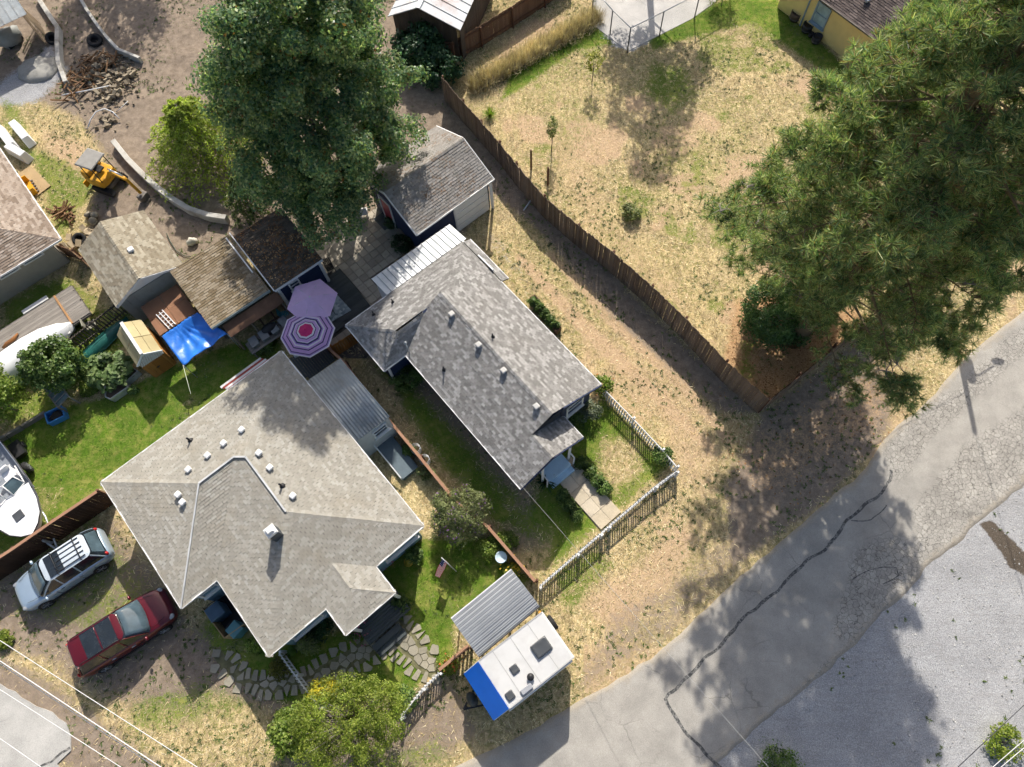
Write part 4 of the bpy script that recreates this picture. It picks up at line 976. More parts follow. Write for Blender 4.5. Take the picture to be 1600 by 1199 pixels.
# ================================================================== rusty barn at the top
AB = bearing((612, 20), (718, 40), 2.8); fr_ = Frame(G(612, 20, 2.75), AB); WBn = (G(718, 40, 2.75)-G(612, 20, 2.75)).length
barn = thing('old_barn', 'old dark plank barn with rusty white metal roof beyond the top fence', 'barn', fr_(WBn/2, 4), 0)
rstr = paint('rust_streaked_steel', hexc('c9cdcf'), .5, .08, .9, .4, 0, dirt=hexc('94583a'))
rst2 = paint('rust_red_steel', hexc('a06a4a'), .65, .25, 1.2, .3, 0, dirt=hexc('c4c4c0'))
RB_ = 3.75; npn = 12
for s in (0, 1):
    for i in range(npn):
        um = WBn*.45; e0 = -.15 if s == 0 else WBn+.15
        L0, L1 = -.35+i*.73, -.35+(i+1)*.73-.02
        for j in range(1):
            a, b = e0, um; za2, zb2 = 2.7, RB_
            mb = MB(); q = [fr_(a, L0, za2), fr_(a, L1, za2), fr_(b, L1, zb2), fr_(b, L0, zb2)]
            mb.slab(q if s else q[::-1], .015); mb.beam(fr_(a, L0+.03, za2+.02), fr_(b, L0+.03, zb2+.02), .05, .04); mb.build('roof_panel', rst2 if (i*7+s*3) % 5 == 1 else rstr, barn, world=True)
strip(barn, 'ridge_cap', [fr_(WBn*.45, -.37, RB_), fr_(WBn*.45, 8.4, RB_)], .3, .02, rstr, .03)
dwood = wood('dark_barn_board', (.055, .042, .034), (.12, .095, .075))
nb_ = int((WBn-.1)/.22)
for i in range(nb_):
    u = .15+i*.22; z = 2.7+(RB_-2.7)*min((u+.15)/(WBn*.45+.15), (WBn+.15-u)/(WBn*.55+.15))-.06
    MB().box(fr_(u, 0, z/2), (.21, .04, z), AB).build('barn_board', dwood, barn, world=True)
pieces('barn_board', boxmesh('side_board', (.04, .21, 2.68)), [XF(fr_(WBn-.05, .15+i*.22, 1.32), AB) for i in range(30)], dwood, barn)

# ================================================================== metal-roofed outbuilding in the top corner
AT = bearing((0, 42), (42, 22), 2.4); ft = Frame(G(42, 22, 2.4), AT)
so = thing('metal_outbuilding', 'open plank shed with grey metal roof in the top left corner', 'shed', ft(-2, 2), 0)
for i in range(9):
    MB().slab([ft(-.0-i*.5, 0, 2.4), ft(-.0-i*.5, 4, 2.9), ft(-.49-i*.5, 4, 2.9), ft(-.49-i*.5, 0, 2.4)], .02).beam(ft(-.02-i*.5, 0, 2.41), ft(-.02-i*.5, 4, 2.91), .04, .05).build('roof_panel', corrm, so, world=True)
oldw = wood('old_tan_board', (.26, .19, .12), (.45, .36, .25))
for i in range(6): MB().box(ft(-.3, .3+i*.3, 1.15), (.04, .28, 2.3), AT).build('wall_board', oldw, so, world=True)
for i in range(9): MB().beam(ft(.05+.12*random.random(), .5+i*.28, 0), ft(-.2, .6+i*.25, 2.0+.2*random.random()), .12, .03, up=ft.U).build('leaning_board', oldw, so, world=True)

# ================================================================== fences
def fence(name, label, pts, h, mat, bw=0.14, gap=0.006, th=0.022, rails=2, post=2.4, post_mat=None, cap=None, top='flat', rail_side=1, lean=0.012, group=None, base=0.0, board='board'):
    P = [Vector((*G2(*p), 0)) for p in pts]; mid = sum(P, Vector())/len(P)
    t = thing(name, label, 'fence', mid, 0, group)
    var = []
    for q in (0.985, 1.0, 1.012):
        mb = MB()
        if top == 'pointed':
            x, y, z = bw/2, th/2, h*q; mb.add([(-x, -y, 0), (x, -y, 0), (x, y, 0), (-x, y, 0), (-x, -y, z-.07), (x, -y, z-.07), (x, y, z-.07), (-x, y, z-.07), (0, -y, z), (0, y, z)],
                [(0, 3, 2, 1), (0, 1, 5, 8, 4), (2, 3, 7, 9, 6), (1, 2, 6, 5), (3, 0, 4, 7), (4, 8, 9, 7), (5, 6, 9, 8)])
        else: mb.box((0, 0, h*q/2), (bw, th, h*q))
        m_ = mb.mesh(board); m_.materials.append(mat); var.append(m_)
    inv = rootmat(t).inverted()
    for a, b in zip(P, P[1:]):
        d = b-a; L = d.length; ang = math.atan2(d.y, d.x); d.normalize(); nrm = Vector((-d.y, d.x, 0))*rail_side
        n = max(1, int(L/(bw+gap))); stp = L/n
        for i in range(n):
            p = a+d*(stp*(i+.5))+nrm*random.uniform(-.008, .008)+Vector((0, 0, base-.04+random.uniform(-.015, .015)))
            add_obj(board, random.choice(var), mat, t, inv @ XF(p, ang+R(random.uniform(-2, 2)), rx=random.uniform(-lean, lean)))
        for r in range(rails):
            z = base+h*(0.18+0.66*r/max(1, rails-1)); MB().beam(a+nrm*.045+Vector((0, 0, z)), b+nrm*.045+Vector((0, 0, z)), .04, .09).build('rail', post_mat or mat, t, world=True)
        m = max(1, round(L/post))
        for i in range(m+1):
            if i == 0 and a is not P[0]: continue
            p = a+d*(L*i/m)+nrm*.12; MB().box(p+Vector((0, 0, base+h/2-.06)), (.1, .1, h+.02), ang).build('post', post_mat or mat, t, world=True)
        if cap: MB().beam(a+Vector((0, 0, base+h+.02)), b+Vector((0, 0, base+h+.02)), .14, .04).build('cap_rail', cap, t, world=True)
    return t
ced = wood('weathered_cedar_board', hexc('5c4d40'), hexc('91806f')); cedp = wood('red_brown_post', hexc('5c4233'), hexc('775848'))
ced2 = wood('brown_cedar_board', hexc('634a3a'), hexc('856a56')); capw = wood('orange_cap_rail', hexc('97705a'), hexc('ae8a70'))
fence('cedar_fence', 'long tall weathered cedar fence between the driveway and the dry vacant lot', [(695, 157), (726, 193), (781, 256), (806, 288), (848, 338), (900, 383), (952, 424), (1010, 475), (1060, 523), (1120, 588), (1183, 646)], 1.95, ced, post_mat=cedp)
fence('cedar_fence', 'cedar fence running from the corner post under the pine to the road', [(1188, 643), (1236, 606), (1290, 561), (1335, 524), (1390, 480)], 1.75, ced, post_mat=cedp)
fence('cedar_fence', 'reddish plank fence in front of the old barn at the top', [(667, 99), (710, 96), (752, 72), (800, 42), (850, 10), (890, -18)], 1.55, ced2, post_mat=cedp, rail_side=-1)
fence('plank_fence', 'dark plank fence with orange cap rail between the boat and silver car', [(-8, 912), (60, 868), (120, 826), (185, 782)], 1.8, wood('dark_brown_board', hexc('33251c'), hexc('4e382b')), cap=capw, post_mat=cedp)
fence('divider_fence', 'low orange-capped board fence running between the two houses', [(512, 548), (545, 578), (600, 650), (660, 722), (715, 790), (765, 830), (836, 912)], 0.95, ced2, bw=.16, cap=capw, post_mat=cedp)
fence('yard_gate', 'golden wooden gate between navy house corner and the divider fence', [(527, 556), (566, 531)], 1.2, cedarw, bw=.13)
wp = wood('white_picket', (.66, .66, .65), (.82, .82, .81), var=.3)
fence('picket_fence', 'white picket fence along the straw driveway beside the navy house front yard', [(940, 618), (985, 664), (1030, 712), (1052, 738)], 0.95, wp, bw=.075, gap=.07, top='pointed', board='picket')
fence('picket_fence', 'white picket fence across the front of the navy house yard', [(1052, 742), (1020, 765), (948, 826)], 0.95, wp, bw=.075, gap=.07, top='pointed', board='picket')
fence('picket_fence', 'white picket fence from the front walk to the metal carport', [(935, 838), (900, 868), (842, 918)], 0.95, wp, bw=.075, gap=.07, top='pointed', board='picket')
fence('picket_gate', 'white picket gate at the end of the concrete front walk', [(947, 827), (936, 837)], 0.9, wp, bw=.07, gap=.06, top='pointed', board='picket')
fence('picket_fence', 'white picket fence between the yellow-green tree and the flagstone path', [(690, 1049), (665, 1073), (630, 1118)], 0.95, wp, bw=.075, gap=.075, top='pointed', board='picket')
fence('garden_fence', 'brown rail fence between the flagstone path and the metal carport', [(735, 1010), (690, 1047)], 0.9, ced2, bw=.12, gap=.10, cap=capw)
fence('picket_fence', 'white picket fence beside the flagstone path below the cottage', [(444, 1022), (470, 1058), (508, 1108)], 0.9, wp, bw=.08, gap=.09, top='pointed', board='picket')
fence('wire_fence', 'dark slatted fence behind the green canoe', [(128, 545), (160, 520), (205, 485), (222, 473)], 1.2, wood('grey_brown_slat', (.09, .075, .06), (.17, .145, .12)), bw=.06, gap=.10)
fence('wire_fence', 'dark slatted fence beside the small round tree at left', [(50, 592), (90, 566), (118, 547)], 1.1, MATS['grey_brown_slat'], bw=.06, gap=.10)
fence('plank_fence', 'low curved brown plank fence between the tan house and grey shed', [(92, 400), (110, 400), (128, 407), (142, 420)], 1.1, ced2)
# low timber edging behind the blue tub
ed = thing('timber_edging', 'grey timber garden edging between the leafy tree and the lawn', 'edging', G(40, 668), 0)
for a, b in (((0, 688), (35, 668)), ((36, 667), (72, 645))):
    MB().beam(G(*a, .12), G(*b, .12), .14, .3).build('timber', grw, ed, world=True)
# chain-link pen at the top
cl = thing('chain_link_fence', 'galvanised chain-link pen around the pale slab at top', 'fence', G(980, 82), 0)
CLP = [(925, 22), (953, 55), (980, 82), (1030, 57), (1085, 28), (1140, -5)]
dk = paint('dark_steel_post', (.12, .12, .12), .5, .1)
for p in CLP: MB().tube([G(*p)-Vector((0, 0, .05)), G(*p)+Vector((0, 0, 1.85))], .04, 8).build('post', dk, cl, world=True)
for a, b in zip(CLP, CLP[1:]):
    up_ = Vector((0, 0, 1.83)); A_, B_ = G(*a), G(*b); MB().tube([A_+up_, B_+up_], .03, 6).build('top_rail', GALV, cl, world=True)
    mb = MB(); L = (B_-A_).length; nq = int(L/.16)
    for i in range(-11, nq):
        for s in (1, -1):
            t0, t1 = i*.16, i*.16+1.76; z0_, z1_ = (0.03, 1.8) if s == 1 else (1.8, .03)
            c0, c1 = max(0, t0), min(L, t1)
            if c1-c0 < .05: continue
            zz0 = z0_+(z1_-z0_)*(c0-t0)/1.76; zz1 = z0_+(z1_-z0_)*(c1-t0)/1.76
            mb.tube([A_.lerp(B_, c0/L)+Vector((0, 0, zz0)), A_.lerp(B_, c1/L)+Vector((0, 0, zz1))], .0035, 3, False)
    mb.build('wire_mesh', GALV, cl, world=True, kind='stuff')
for i, p in enumerate(((830, 263), (856, 289))):
    simple('wooden_stake', MB().box((0, 0, .75), (.09, .09, 1.55)), cedp, ('upright rust-brown stake beside the cedar fence, the one farther from the corner', 'upright rust-brown stake beside the cedar fence, the lower of the two')[i], 'stake', G(*p), 0.4, 'stakes inside the vacant lot')

# ================================================================== paving
def paving(name, poly_px, fr, pu, pv, gap, h, mat, parent, z=0.0, jit=.004):
    poly = [fr.uv(G(*p)) for p in poly_px]; us = [p[0] for p in poly]; vs = [p[1] for p in poly]
    me = MB().box((0, 0, 0), (pu-gap, pv-gap, h)).mesh(name); ms = []
    u = min(us)+pu/2
    while u < max(us):
        v = min(vs)+pv/2
        while v < max(vs):
            if pip(u, v, poly): ms.append(XF(fr(u, v, z+random.uniform(-jit, jit)), fr.a+R(random.uniform(-.6, .6)), rx=R(random.uniform(-.4, .4))))
            v += pv
        u += pu
    return pieces(name, me, ms, mat, parent)
fp = Frame(G(577, 480), R(-49))
pavm = None
def conc(name, a, b):
    k = NT(name); r = k.rnd(); f = k.noise(30, 4, .7); m_ = k.noise(1.6, 6, .65)
    c = k.mix(r, a, b); c = k.mix(1.0, c, k.ramp(f, [(.3, .82), (.7, 1.12)]), 'MULTIPLY'); c = k.mix(k.ramp(m_, [(.5, 0), (.72, .5)]), c, tuple(x*.6 for x in a))
    k.base(c); k.rough(.9, .2); k.bump(f, .25, .006); MATS[name] = k.m; return k.m
pavm = conc('patio_concrete', hexc('a0988a'), hexc('b8af9f'))
patio = MB().prism([G2(*p) for p in [(488, 395), (545, 340), (600, 322), (652, 365), (700, 345), (585, 440), (612, 470), (585, 490), (620, 560), (525, 560), (510, 520)]], -.1, -.012).build('patio', paint('joint_soil', (.10, .09, .075), .95, .3)); tag(patio, kind='structure')
paving('paver', [(490, 395), (548, 340), (600, 324), (652, 368), (585, 437), (612, 470), (580, 488), (530, 424), (508, 432)], fp, .46, .46, .02, .06, pavm, patio, .015)
paving('paver', [(505, 545), (578, 488), (596, 505), (560, 535), (527, 558)], fp, .46, .46, .02, .06, pavm, patio, .015)
# deck between shed and houses
deck = thing('patio_deck', 'dark grey board deck under the two parasols', 'deck', fp(-2, -2), 0)
dq = [fp.uv(G(*p, .12)) for p in [(506, 437), (531, 420), (580, 479), (518, 524)]]
ua, ub = min(p[0] for p in dq), max(p[0] for p in dq); 
dgrey = wood('charcoal_deck_board', (.055, .062, .062), (.105, .115, .112))
def deck_boards(root, poly_px, fr, w, z, mat, across=False, name='deck_board'):
    poly = [fr.uv(G(*p, z)) for p in poly_px]; i = 0 if not across else 1
    us = [p[i] for p in poly]; u = min(us)+w/2
    while u < max(us):
        hits = []
        for a, b in zip(poly, poly[1:]+poly[:1]):
            if (a[i] > u) != (b[i] > u): hits.append(a[1-i]+(b[1-i]-a[1-i])*(u-a[i])/(b[i]-a[i]))
        if len(hits) >= 2 and max(hits)-min(hits) > .1:
            v0, v1 = min(hits), max(hits); c = fr(u, (v0+v1)/2, z-.02) if not across else fr((v0+v1)/2, u, z-.02)
            MB().box(c, (w-.012, v1-v0, .04) if not across else (v1-v0, w-.012, .04), fr.a).build(name, mat, root, world=True)
        u += w
deck_boards(deck, [(440, 520), (505, 437), (531, 420), (580, 479), (500, 535), (470, 556)], fp, .14, .14, dgrey)
deck2 = thing('side_deck', 'small dark board deck between striped parasol and corrugated entry roof', 'deck', G(490, 570), 0)
deck_boards(deck2, [(452, 560), (503, 537), (523, 563), (482, 594)], fp, .14, .14, dgrey, True)
rugm = NT('grey_patterned_rug'); rv = rugm.voro(6, 'F1', out='Color'); rs_ = rugm.n('ShaderNodeSeparateColor'); rugm.l(rv, rs_.inputs[0])
rugm.base(rugm.ramp(rs_.outputs[0], [(0, hexc('7d8c93')), (.5, hexc('9dabb0')), (1, hexc('c2cccd'))])); rugm.rough(.95, .1)
def rug(label, pts):
    mb = MB().prism([G2(*p, .15) for p in pts], .146, .158); simple('outdoor_rug', mb, rugm.m, label, 'rug')
rug('pale grey patterned rug beneath the lilac parasol', [(516, 449), (549, 485), (518, 503), (480, 505), (468, 470)])
rug('pale grey patterned rug beneath the striped parasol', [(432, 512), (452, 497), (500, 520), (476, 552), (461, 560)])
# front walk of the navy house
walk = MB().prism([G2(*p) for p in [(858, 736), (890, 711), (962, 800), (934, 825)]], -.1, -.005).build('path', paint('walk_bed', (.2, .18, .15), .95)); tag(walk, kind='structure')
fw = Frame(G(859, 738), A2); wl = (G(938, 829)-G(859, 738)).length; ww = (G(895, 718)-G(862, 742)).length
wcon = conc('walk_concrete', hexc('b9ad97'), hexc('cabfab'))
nw = 5
pieces('slab', MB().box((0, 0, 0), (wl/nw-.015, ww/2-.012, .07)).mesh('slab'), [XF(fw(wl*(i+.5)/nw, ww*(j*.5+.25), .02), A2+R(random.uniform(-.3, .3))) for i in range(nw) for j in range(2)], wcon, walk)
# flagstone path below the cottage
flag_poly = [(595, 990), (626, 968), (640, 976), (690, 1044), (676, 1060), (656, 1052), (632, 1026), (616, 1008), (596, 1018), (560, 1040), (520, 1061), (482, 1075), (430, 1083), (390, 1078), (352, 1056), (332, 1024), (346, 1018), (368, 1042), (396, 1056), (430, 1059), (472, 1052), (508, 1036), (548, 1014), (572, 998)]
fpath = MB().prism([G2(*p) for p in flag_poly], -.1, -.014).build('flagstone_path', paint('mossy_joint', (.15, .145, .075), .95, .4)); tag(fpath, kind='structure')
fgm = conc('flagstone', hexc('8f8a7b'), hexc('a29c8c'))
fpoly = [G2(*p) for p in flag_poly]; cand = []; rr = random.Random(2)
xs = [p[0] for p in fpoly]; ys = [p[1] for p in fpoly]
for _ in range(14000):
    x, y = rr.uniform(min(xs), max(xs)), rr.uniform(min(ys), max(ys))
    if pip(x, y, fpoly) and all((x-a)**2+(y-b)**2 > .26**2 for a, b in cand): cand.append((x, y))
for ci, (x, y) in enumerate(cand):
    cell = [(x-.5, y-.5), (x+.5, y-.5), (x+.5, y+.5), (x-.5, y+.5)]
    for (a, b) in cand:
        if (a, b) == (x, y) or (a-x)**2+(b-y)**2 > 1.2: continue
        mx, my, dx, dy = (a+x)/2, (b+y)/2, a-x, b-y; L = math.hypot(dx, dy); mx -= dx/L*.014; my -= dy/L*.014
        cell = clip_poly(cell, [(mx-dy*9, my+dx*9), (mx-dx*9-dy*9, my-dy*9+dx*9), (mx-dx*9+dy*9, my-dy*9-dx*9), (mx+dy*9, my-dx*9)])
    if len(cell) < 3: continue
    # keep stones inside the path
    cxm = sum(p[0] for p in cell)/len(cell); cym = sum(p[1] for p in cell)/len(cell)
    cell = [(cxm+(p[0]-cxm)*min(1, .245/max(.01, math.hypot(p[0]-cxm, p[1]-cym))), cym+(p[1]-cym)*min(1, .245/max(.01, math.hypot(p[0]-cxm, p[1]-cym)))) for p in cell]
    hz = rr.uniform(.02, .04)
    o_ = MB().prism([(p[0]-cxm, p[1]-cym) for p in cell], -.08, hz).build('flagstone', fgm, fpath); o_.location = (cxm, cym, 0)
# pale slab in the chain-link pen and the bare pad by the garage
pen = MB().prism([G2(*p) for p in [(928, 40), (981, 80), (1080, 30), (1150, -20), (1100, -80), (940, -60)]], -.1, .0).build('pen_slab', asphalt_mat('pale_pad', (.50, .48, .45), .6)); tag(pen, kind='structure')

# ================================================================== vehicles
RUBBER = paint('tyre_rubber', (.018, .018, .019), .85, .2); ALLOY = paint('alloy_rim', (.55, .56, .58), .3, .1, 3, .5, .7); CHROME = paint('bright_metal', (.7, .71, .73), .2, .05, 3, .5, .9)
def wheel(root, p, r, w, axis='Y', name='wheel'):
    M = Matrix.Rotation(R(90), 4, 'X'); wh = MB().lathe([(r*.62, -w/2), (r*.93, -w/2), (r, -w/2+.03), (r, w/2-.03), (r*.93, w/2), (r*.62, w/2)], p, 24, M).build(name, RUBBER, root)
    mb = MB().lathe([(.05, -w/2-.004), (r*.2, -w/2-.012), (r*.22, w/2+.012), (.05, w/2+.004)], p, 12, M).lathe([(r*.56, -w/2+.01), (r*.62, -w/2-.006), (r*.62, w/2+.006), (r*.56, w/2-.01)], p, 24, M)
    for i in range(5):
        a = 2*math.pi*i/5
        for s in (-1, 1): mb.beam((p[0], p[1]+s*w/2, p[2]), (p[0]+r*.6*math.cos(a), p[1]+s*w/2, p[2]+r*.6*math.sin(a)), .02, .07, up=(0, 1, 0))
    mb.build('rim', ALLOY, wh); return wh
def rrect(x0, x1, hw, r, n=5, bow0=0.0, bow1=0.0):
    pts = []
    for cx_, cy_, a0 in ((x1-r, hw-r, 0), (x0+r, hw-r, 90), (x0+r, -hw+r, 180), (x1-r, -hw+r, 270)):
        for i in range(n+1):
            a = R(a0+90*i/n); x, y = cx_+r*math.cos(a), cy_+r*math.sin(a)
            k_ = 1-(y/hw)**2; x += bow1*k_ if x > (x0+x1)/2 else -bow0*k_; pts.append((x, y))
    return pts
side_glass = glass_mat('tinted_side_glass', (.012, .016, .02), .12)
def suv(name, label, loc, rz, L, W, H, body, roof_mat, lower, glassm, front_long=True, rack=True, sunroof=0, cladding=None):
    t = thing(name, label, 'car', loc, rz); h = W/2; st = []
    # stations from nose (x=+L/2) to tail
    for s, hw, zl, zt in ((0, .62, .40, .66), (.018, .78, .30, .76), (.06, .90, .24, .86), (.14, .97, .22, .95), (.25, 1, .22, 1.03), (.45, 1, .22, 1.05), (.75, 1, .22, 1.07), (.92, .985, .25, 1.07), (.965, .94, .30, 1.03), (.99, .85, .38, .97), (1.0, .70, .45, .88)):
        x = L/2-s*L; w = hw*h
        half = [(0, zt+.03), (.55*w, zt+.02), (.86*w, zt-.015), (.97*w, zt-.09), (w, zt-.28), (w, (zl+zt)/2-.05), (.97*w, zl+.06), (.85*w, zl)]
        st.append([(x, -y, z) for y, z in half[::-1]]+[(x, y, z) for y, z in half[1:]])
    n = len(st[0]); mb = MB(); fs = []
    for i in range(len(st)-1):
        for j in range(n): fs.append((i*n+j, (i+1)*n+j, (i+1)*n+(j+1) % n, i*n+(j+1) % n))
    fs += [tuple(range(n)), tuple((len(st)-1)*n+j for j in range(n-1, -1, -1))]
    mb.add([p for r_ in st for p in r_], fs, True); mb.build('body', body, t, subsurf=1)
    # cabin
    zb, zr = 1.0, H
    rings = [(rrect(-L/2+.10, L/2-.245*L, h-.10, .22, 5, .02, .12), zb), (rrect(-L/2+.30, L/2-.335*L, h-.20, .22, 5, .02, .10), zb+(zr-zb)*.55), (rrect(-L/2+.47, L/2-.42*L, h-.29, .25, 5, .02, .06), zr-.05), (rrect(-L/2+.60, L/2-.45*L, h-.40, .25, 5, 0, .04), zr-.005), (rrect(-L/2+1.1, L/2-.52*L, h-.7, .15, 5), zr+.02)]
    m_ = len(rings[0][0]); vs = [(x, y, z) for pl, z in rings for x, y in pl]
    fs = [(i*m_+j, i*m_+(j+1) % m_, (i+1)*m_+(j+1) % m_, (i+1)*m_+j) for i in range(len(rings)-1) for j in range(m_)]+[tuple((len(rings)-1)*m_+j for j in range(m_))]
    i0 = 2*m_; gf = [f for f in fs if max(f) < 3*m_]; rf = [f for f in fs if min(f) >= i0]
    MB().add(vs[:3*m_], gf, True).build('window_band', side_glass, t)
    MB().add([(x, y, z+.006) for x, y, z in vs[i0:]], [tuple(i-i0 for i in f) for f in rf], True).build('roof', roof_mat, t)
    for s in (-1, 1):
        for xb, xt in ((L/2-.245*L-.12, L/2-.42*L-.1), (.015*L, .01*L), (-.185*L, -.19*L), (-L/2+.22, -L/2+.55)):
            MB().beam((xb, s*(h-.105), zb+.03), ((xb+xt)/2, s*(h-.193), zb+(zr-zb)*.56), .06, .025, up=(0, s, .4)).beam(((xb+xt)/2, s*(h-.193), zb+(zr-zb)*.54), (xt, s*(h-.285), zr-.05), .06, .025, up=(0, s, .4)).build('pillar', body, t)
        for x in (.115*L, .015*L-.16*L+.02, -.30*L): MB().box((x, s*(h-.002), .66), (.014, .02, .52)).build('door_seam', BLACK, t)
        MB().box((-.02*L, s*(h-.012), .33), (L*.52, .05, .14)).build('sill', BLACK, t)
        MB().tube([(L/2-.10*L, s*h*.62, .945), (L/2-.17*L, s*h*.72, 1.005), (L/2-.235*L, s*h*.76, 1.05)], .008, 4).build('hood_seam', BLACK, t)
        MB().tube([(L/2-.245*L+.06, s*.35, zb+.09), (L/2-.245*L-.03, s*.35-.32, zb+.13)], .009, 4).build('wiper', BLACK, t)
    # glazing, a little proud of the cabin
    def panel(nm, q, mat=glassm, off_=.012):
        q = [Vector(p) for p in q]; nrm = (q[1]-q[0]).cross(q[2]-q[0]).normalized(); c = sum(q, Vector())/len(q)
        if nrm.dot(c-Vector((-.3, 0, .9))) < 0: nrm = -nrm
        a = [p+nrm*off_ for p in q]; b = [p-nrm*.03 for p in q]; k_ = len(q)
        MB().add(a+b, [tuple(range(k_)), tuple(range(2*k_-1, k_-1, -1))]+[(i, k_+i, k_+(i+1) % k_, (i+1) % k_) for i in range(k_)]).build(nm, mat, t)
    xf, xr = L/2-.245*L+.12, L/2-.42*L+.06
    def wsp(y, f): return (xf+(xr-xf)*f-.10*(y/(h-.2))**2*(1-f*.4), y, zb+.02+(zr-.07-zb)*f)
    mbw = MB(); gr = [[wsp(y*(h-.17-(.18*f)), f) for y in np.linspace(-1, 1, 9)] for f in (.04, .35, .68, .97)]
    vs = [Vector(p)+Vector((.03, 0, .035)) for r_ in gr for p in r_]
    mbw.add(vs, [(i*9+j, i*9+j+1, (i+1)*9+j+1, (i+1)*9+j) for i in range(3) for j in range(8)], True); w_ = mbw.build('windshield', glassm, t); w_.modifiers.new('s', 'SOLIDIFY').thickness = -.02
    for s in (-1, 1):
        yb, yt = s*(h-.125), s*(h-.285)
        lerp = lambda f: yb+(yt-yb)*f
        for x0a, x1a, x0b, x1b in ((L/2-.29*L, -.1*L+.17*L-.15, L/2-.41*L, -.1*L+.17*L-.17), (.02*L, -.17*L, .02*L-.02, -.17*L), (-.19*L, -.36*L, -.19*L, -.33*L)):
            pass
    panel('rear_window', [(-L/2+.13, -(h-.30), zb+.1), (-L/2+.13, h-.30, zb+.1), (-L/2+.43, h-.42, zr-.1), (-L/2+.43, -(h-.42), zr-.1)])
    for i in range(sunroof):
        x0, x1 = (L/2-.47*L-.72*i-.02*i, L/2-.47*L-.72*i-.68); MB().add([(x0, -(h-.38), zr+.03), (x0, h-.38, zr+.03), (x1, h-.38, zr+.03), (x1, -(h-.38), zr+.03), (x0, -(h-.38), zr-.02), (x0, h-.38, zr-.02), (x1, h-.38, zr-.02), (x1, -(h-.38), zr-.02)], [(0, 1, 2, 3), (0, 4, 5, 1), (1, 5, 6, 2), (2, 6, 7, 3), (3, 7, 4, 0)]).build('sunroof', side_glass, t)
    if rack:
        for s in (-1, 1): MB().tube([(L/2-.46*L, s*(h-.33), zr), (L/2-.48*L, s*(h-.34), zr+.07), (-L/2+.75, s*(h-.34), zr+.07), (-L/2+.65, s*(h-.33), zr)], .022, 6).build('roof_rail', BLACK, t)
    for sx in (.5-.19, -.5+.20):
        for s in (-1, 1): wheel(t, (sx*L, s*(h-.10), .36), .36, .23)
    for s in (-1, 1):
        MB().blob((L/2-.235, s*(h-.27), .775), (.17, .13, .05), 3, amp=0).build('headlight', paint('lamp_clear', (.30, .32, .34), .15, .05, 3, .6), t)
        MB().blob((-L/2+.13, s*(h-.22), .98), (.07, .10, .13), 5, amp=0).build('taillight', paint('lamp_red', (.45, .02, .02), .25, .1), t)
        mi = MB().blob((L/2-.30*L, s*(h+.09), 1.10), (.07, .12, .08), 2, amp=0).build('mirror', body, t)
        for x in (.05*L, -.15*L): MB().box((x, s*(h+.0), .88), (.18, .035, .035)).build('handle', CHROME, t)
    MB().box((L/2-.045, 0, .58), (.05, W*.5, .22)).build('grille', BLACK, t); MB().box((-L/2+.03, 0, .75), (.02, .5, .13)).build('number_plate', WHITE, t)
    return t
def carpaint(name, col, metal=.35, rough=.28):
    k = NT(name); k.base(k.ramp(k.noise(1.2, 4), [(.3, tuple(c*.93 for c in col)), (.7, tuple(min(1, c*1.05) for c in col))])); k.rough(rough, .5, metal)
    k.b.inputs['Coat Weight'].default_value = .6; k.b.inputs['Coat Roughness'].default_value = .06; MATS[name] = k.m; return k.m
cglass = glass_mat('car_glass', (.05, .075, .09), .04)
silver = carpaint('silver_blue_paint', hexc('a9bccd')); maroon = carpaint('maroon_paint', hexc('5e101d'), .3)
sv = suv('silver_suv', 'silver-blue car with ribbed white roof rack parked along the plank fence', G(113, 893), bearing((165, 858), (48, 935)), 4.5, 1.82, 1.66, silver, carpaint('pale_silver_roof', hexc('c9d3da'), .1), None, cglass, rack=False, sunroof=1)
for y in np.linspace(-.48, .48, 5): MB().box((-.95, y, 1.70), (1.25, .035, .03)).build('roof_rib', BLACK, sv)
MB().tube([(-1.35, -.62, 1.66), (-1.35, -.6, 1.75), (-1.35, .6, 1.75), (-1.35, .62, 1.66)], .022, 6).build('crossbar', BLACK, sv)
MB().tube([(-.25, -.62, 1.66), (-.25, -.6, 1.75), (-.25, .6, 1.75), (-.25, .62, 1.66)], .022, 6).build('crossbar', BLACK, sv)
rv_ = suv('red_suv', 'dark red car with double sunroof parked beside the cottage', G(206, 987), bearing((133, 1032), (263, 948)), 4.65, 1.92, 1.72, maroon, maroon, None, cglass, rack=True, sunroof=2)

# travel trailer ----------------------------------------------------------------
tr_a = bearing((722, 1052), (848, 955), 2.7); c0 = (G(722, 1054, 2.6)+G(848, 955, 2.6)+G(900, 1025, 2.6)+G(768, 1130, 2.6))/4
tr = thing('travel_trailer', 'white travel trailer with bright blue sloping front beside the road', 'trailer', (c0.x, c0.y, 0), tr_a)
cw = paint('trailer_white', (.53, .53, .52), .5, .03, 1.2, .4, 0, dirt=(.40, .39, .37)); prof = [(2.06, .55), (2.06, 2.68), (1.98, 2.74), (-1.25, 2.74), (-2.04, 2.1), (-2.06, 1.0), (-1.75, .55)]
mb = MB(); hw = 1.11; np_ = len(prof)
mb.add([(x, -hw, z) for x, z in prof]+[(x, hw, z) for x, z in prof], [tuple(range(np_)), tuple(range(2*np_-1, np_-1, -1))]+[(i, np_+i, np_+(i+1) % np_, (i+1) % np_) for i in range(np_)]); mb.build('body', cw, tr, bevel=.03)
bl = paint('bright_blue_panel', hexc('1463c8'), .35, .06, 2, .5)
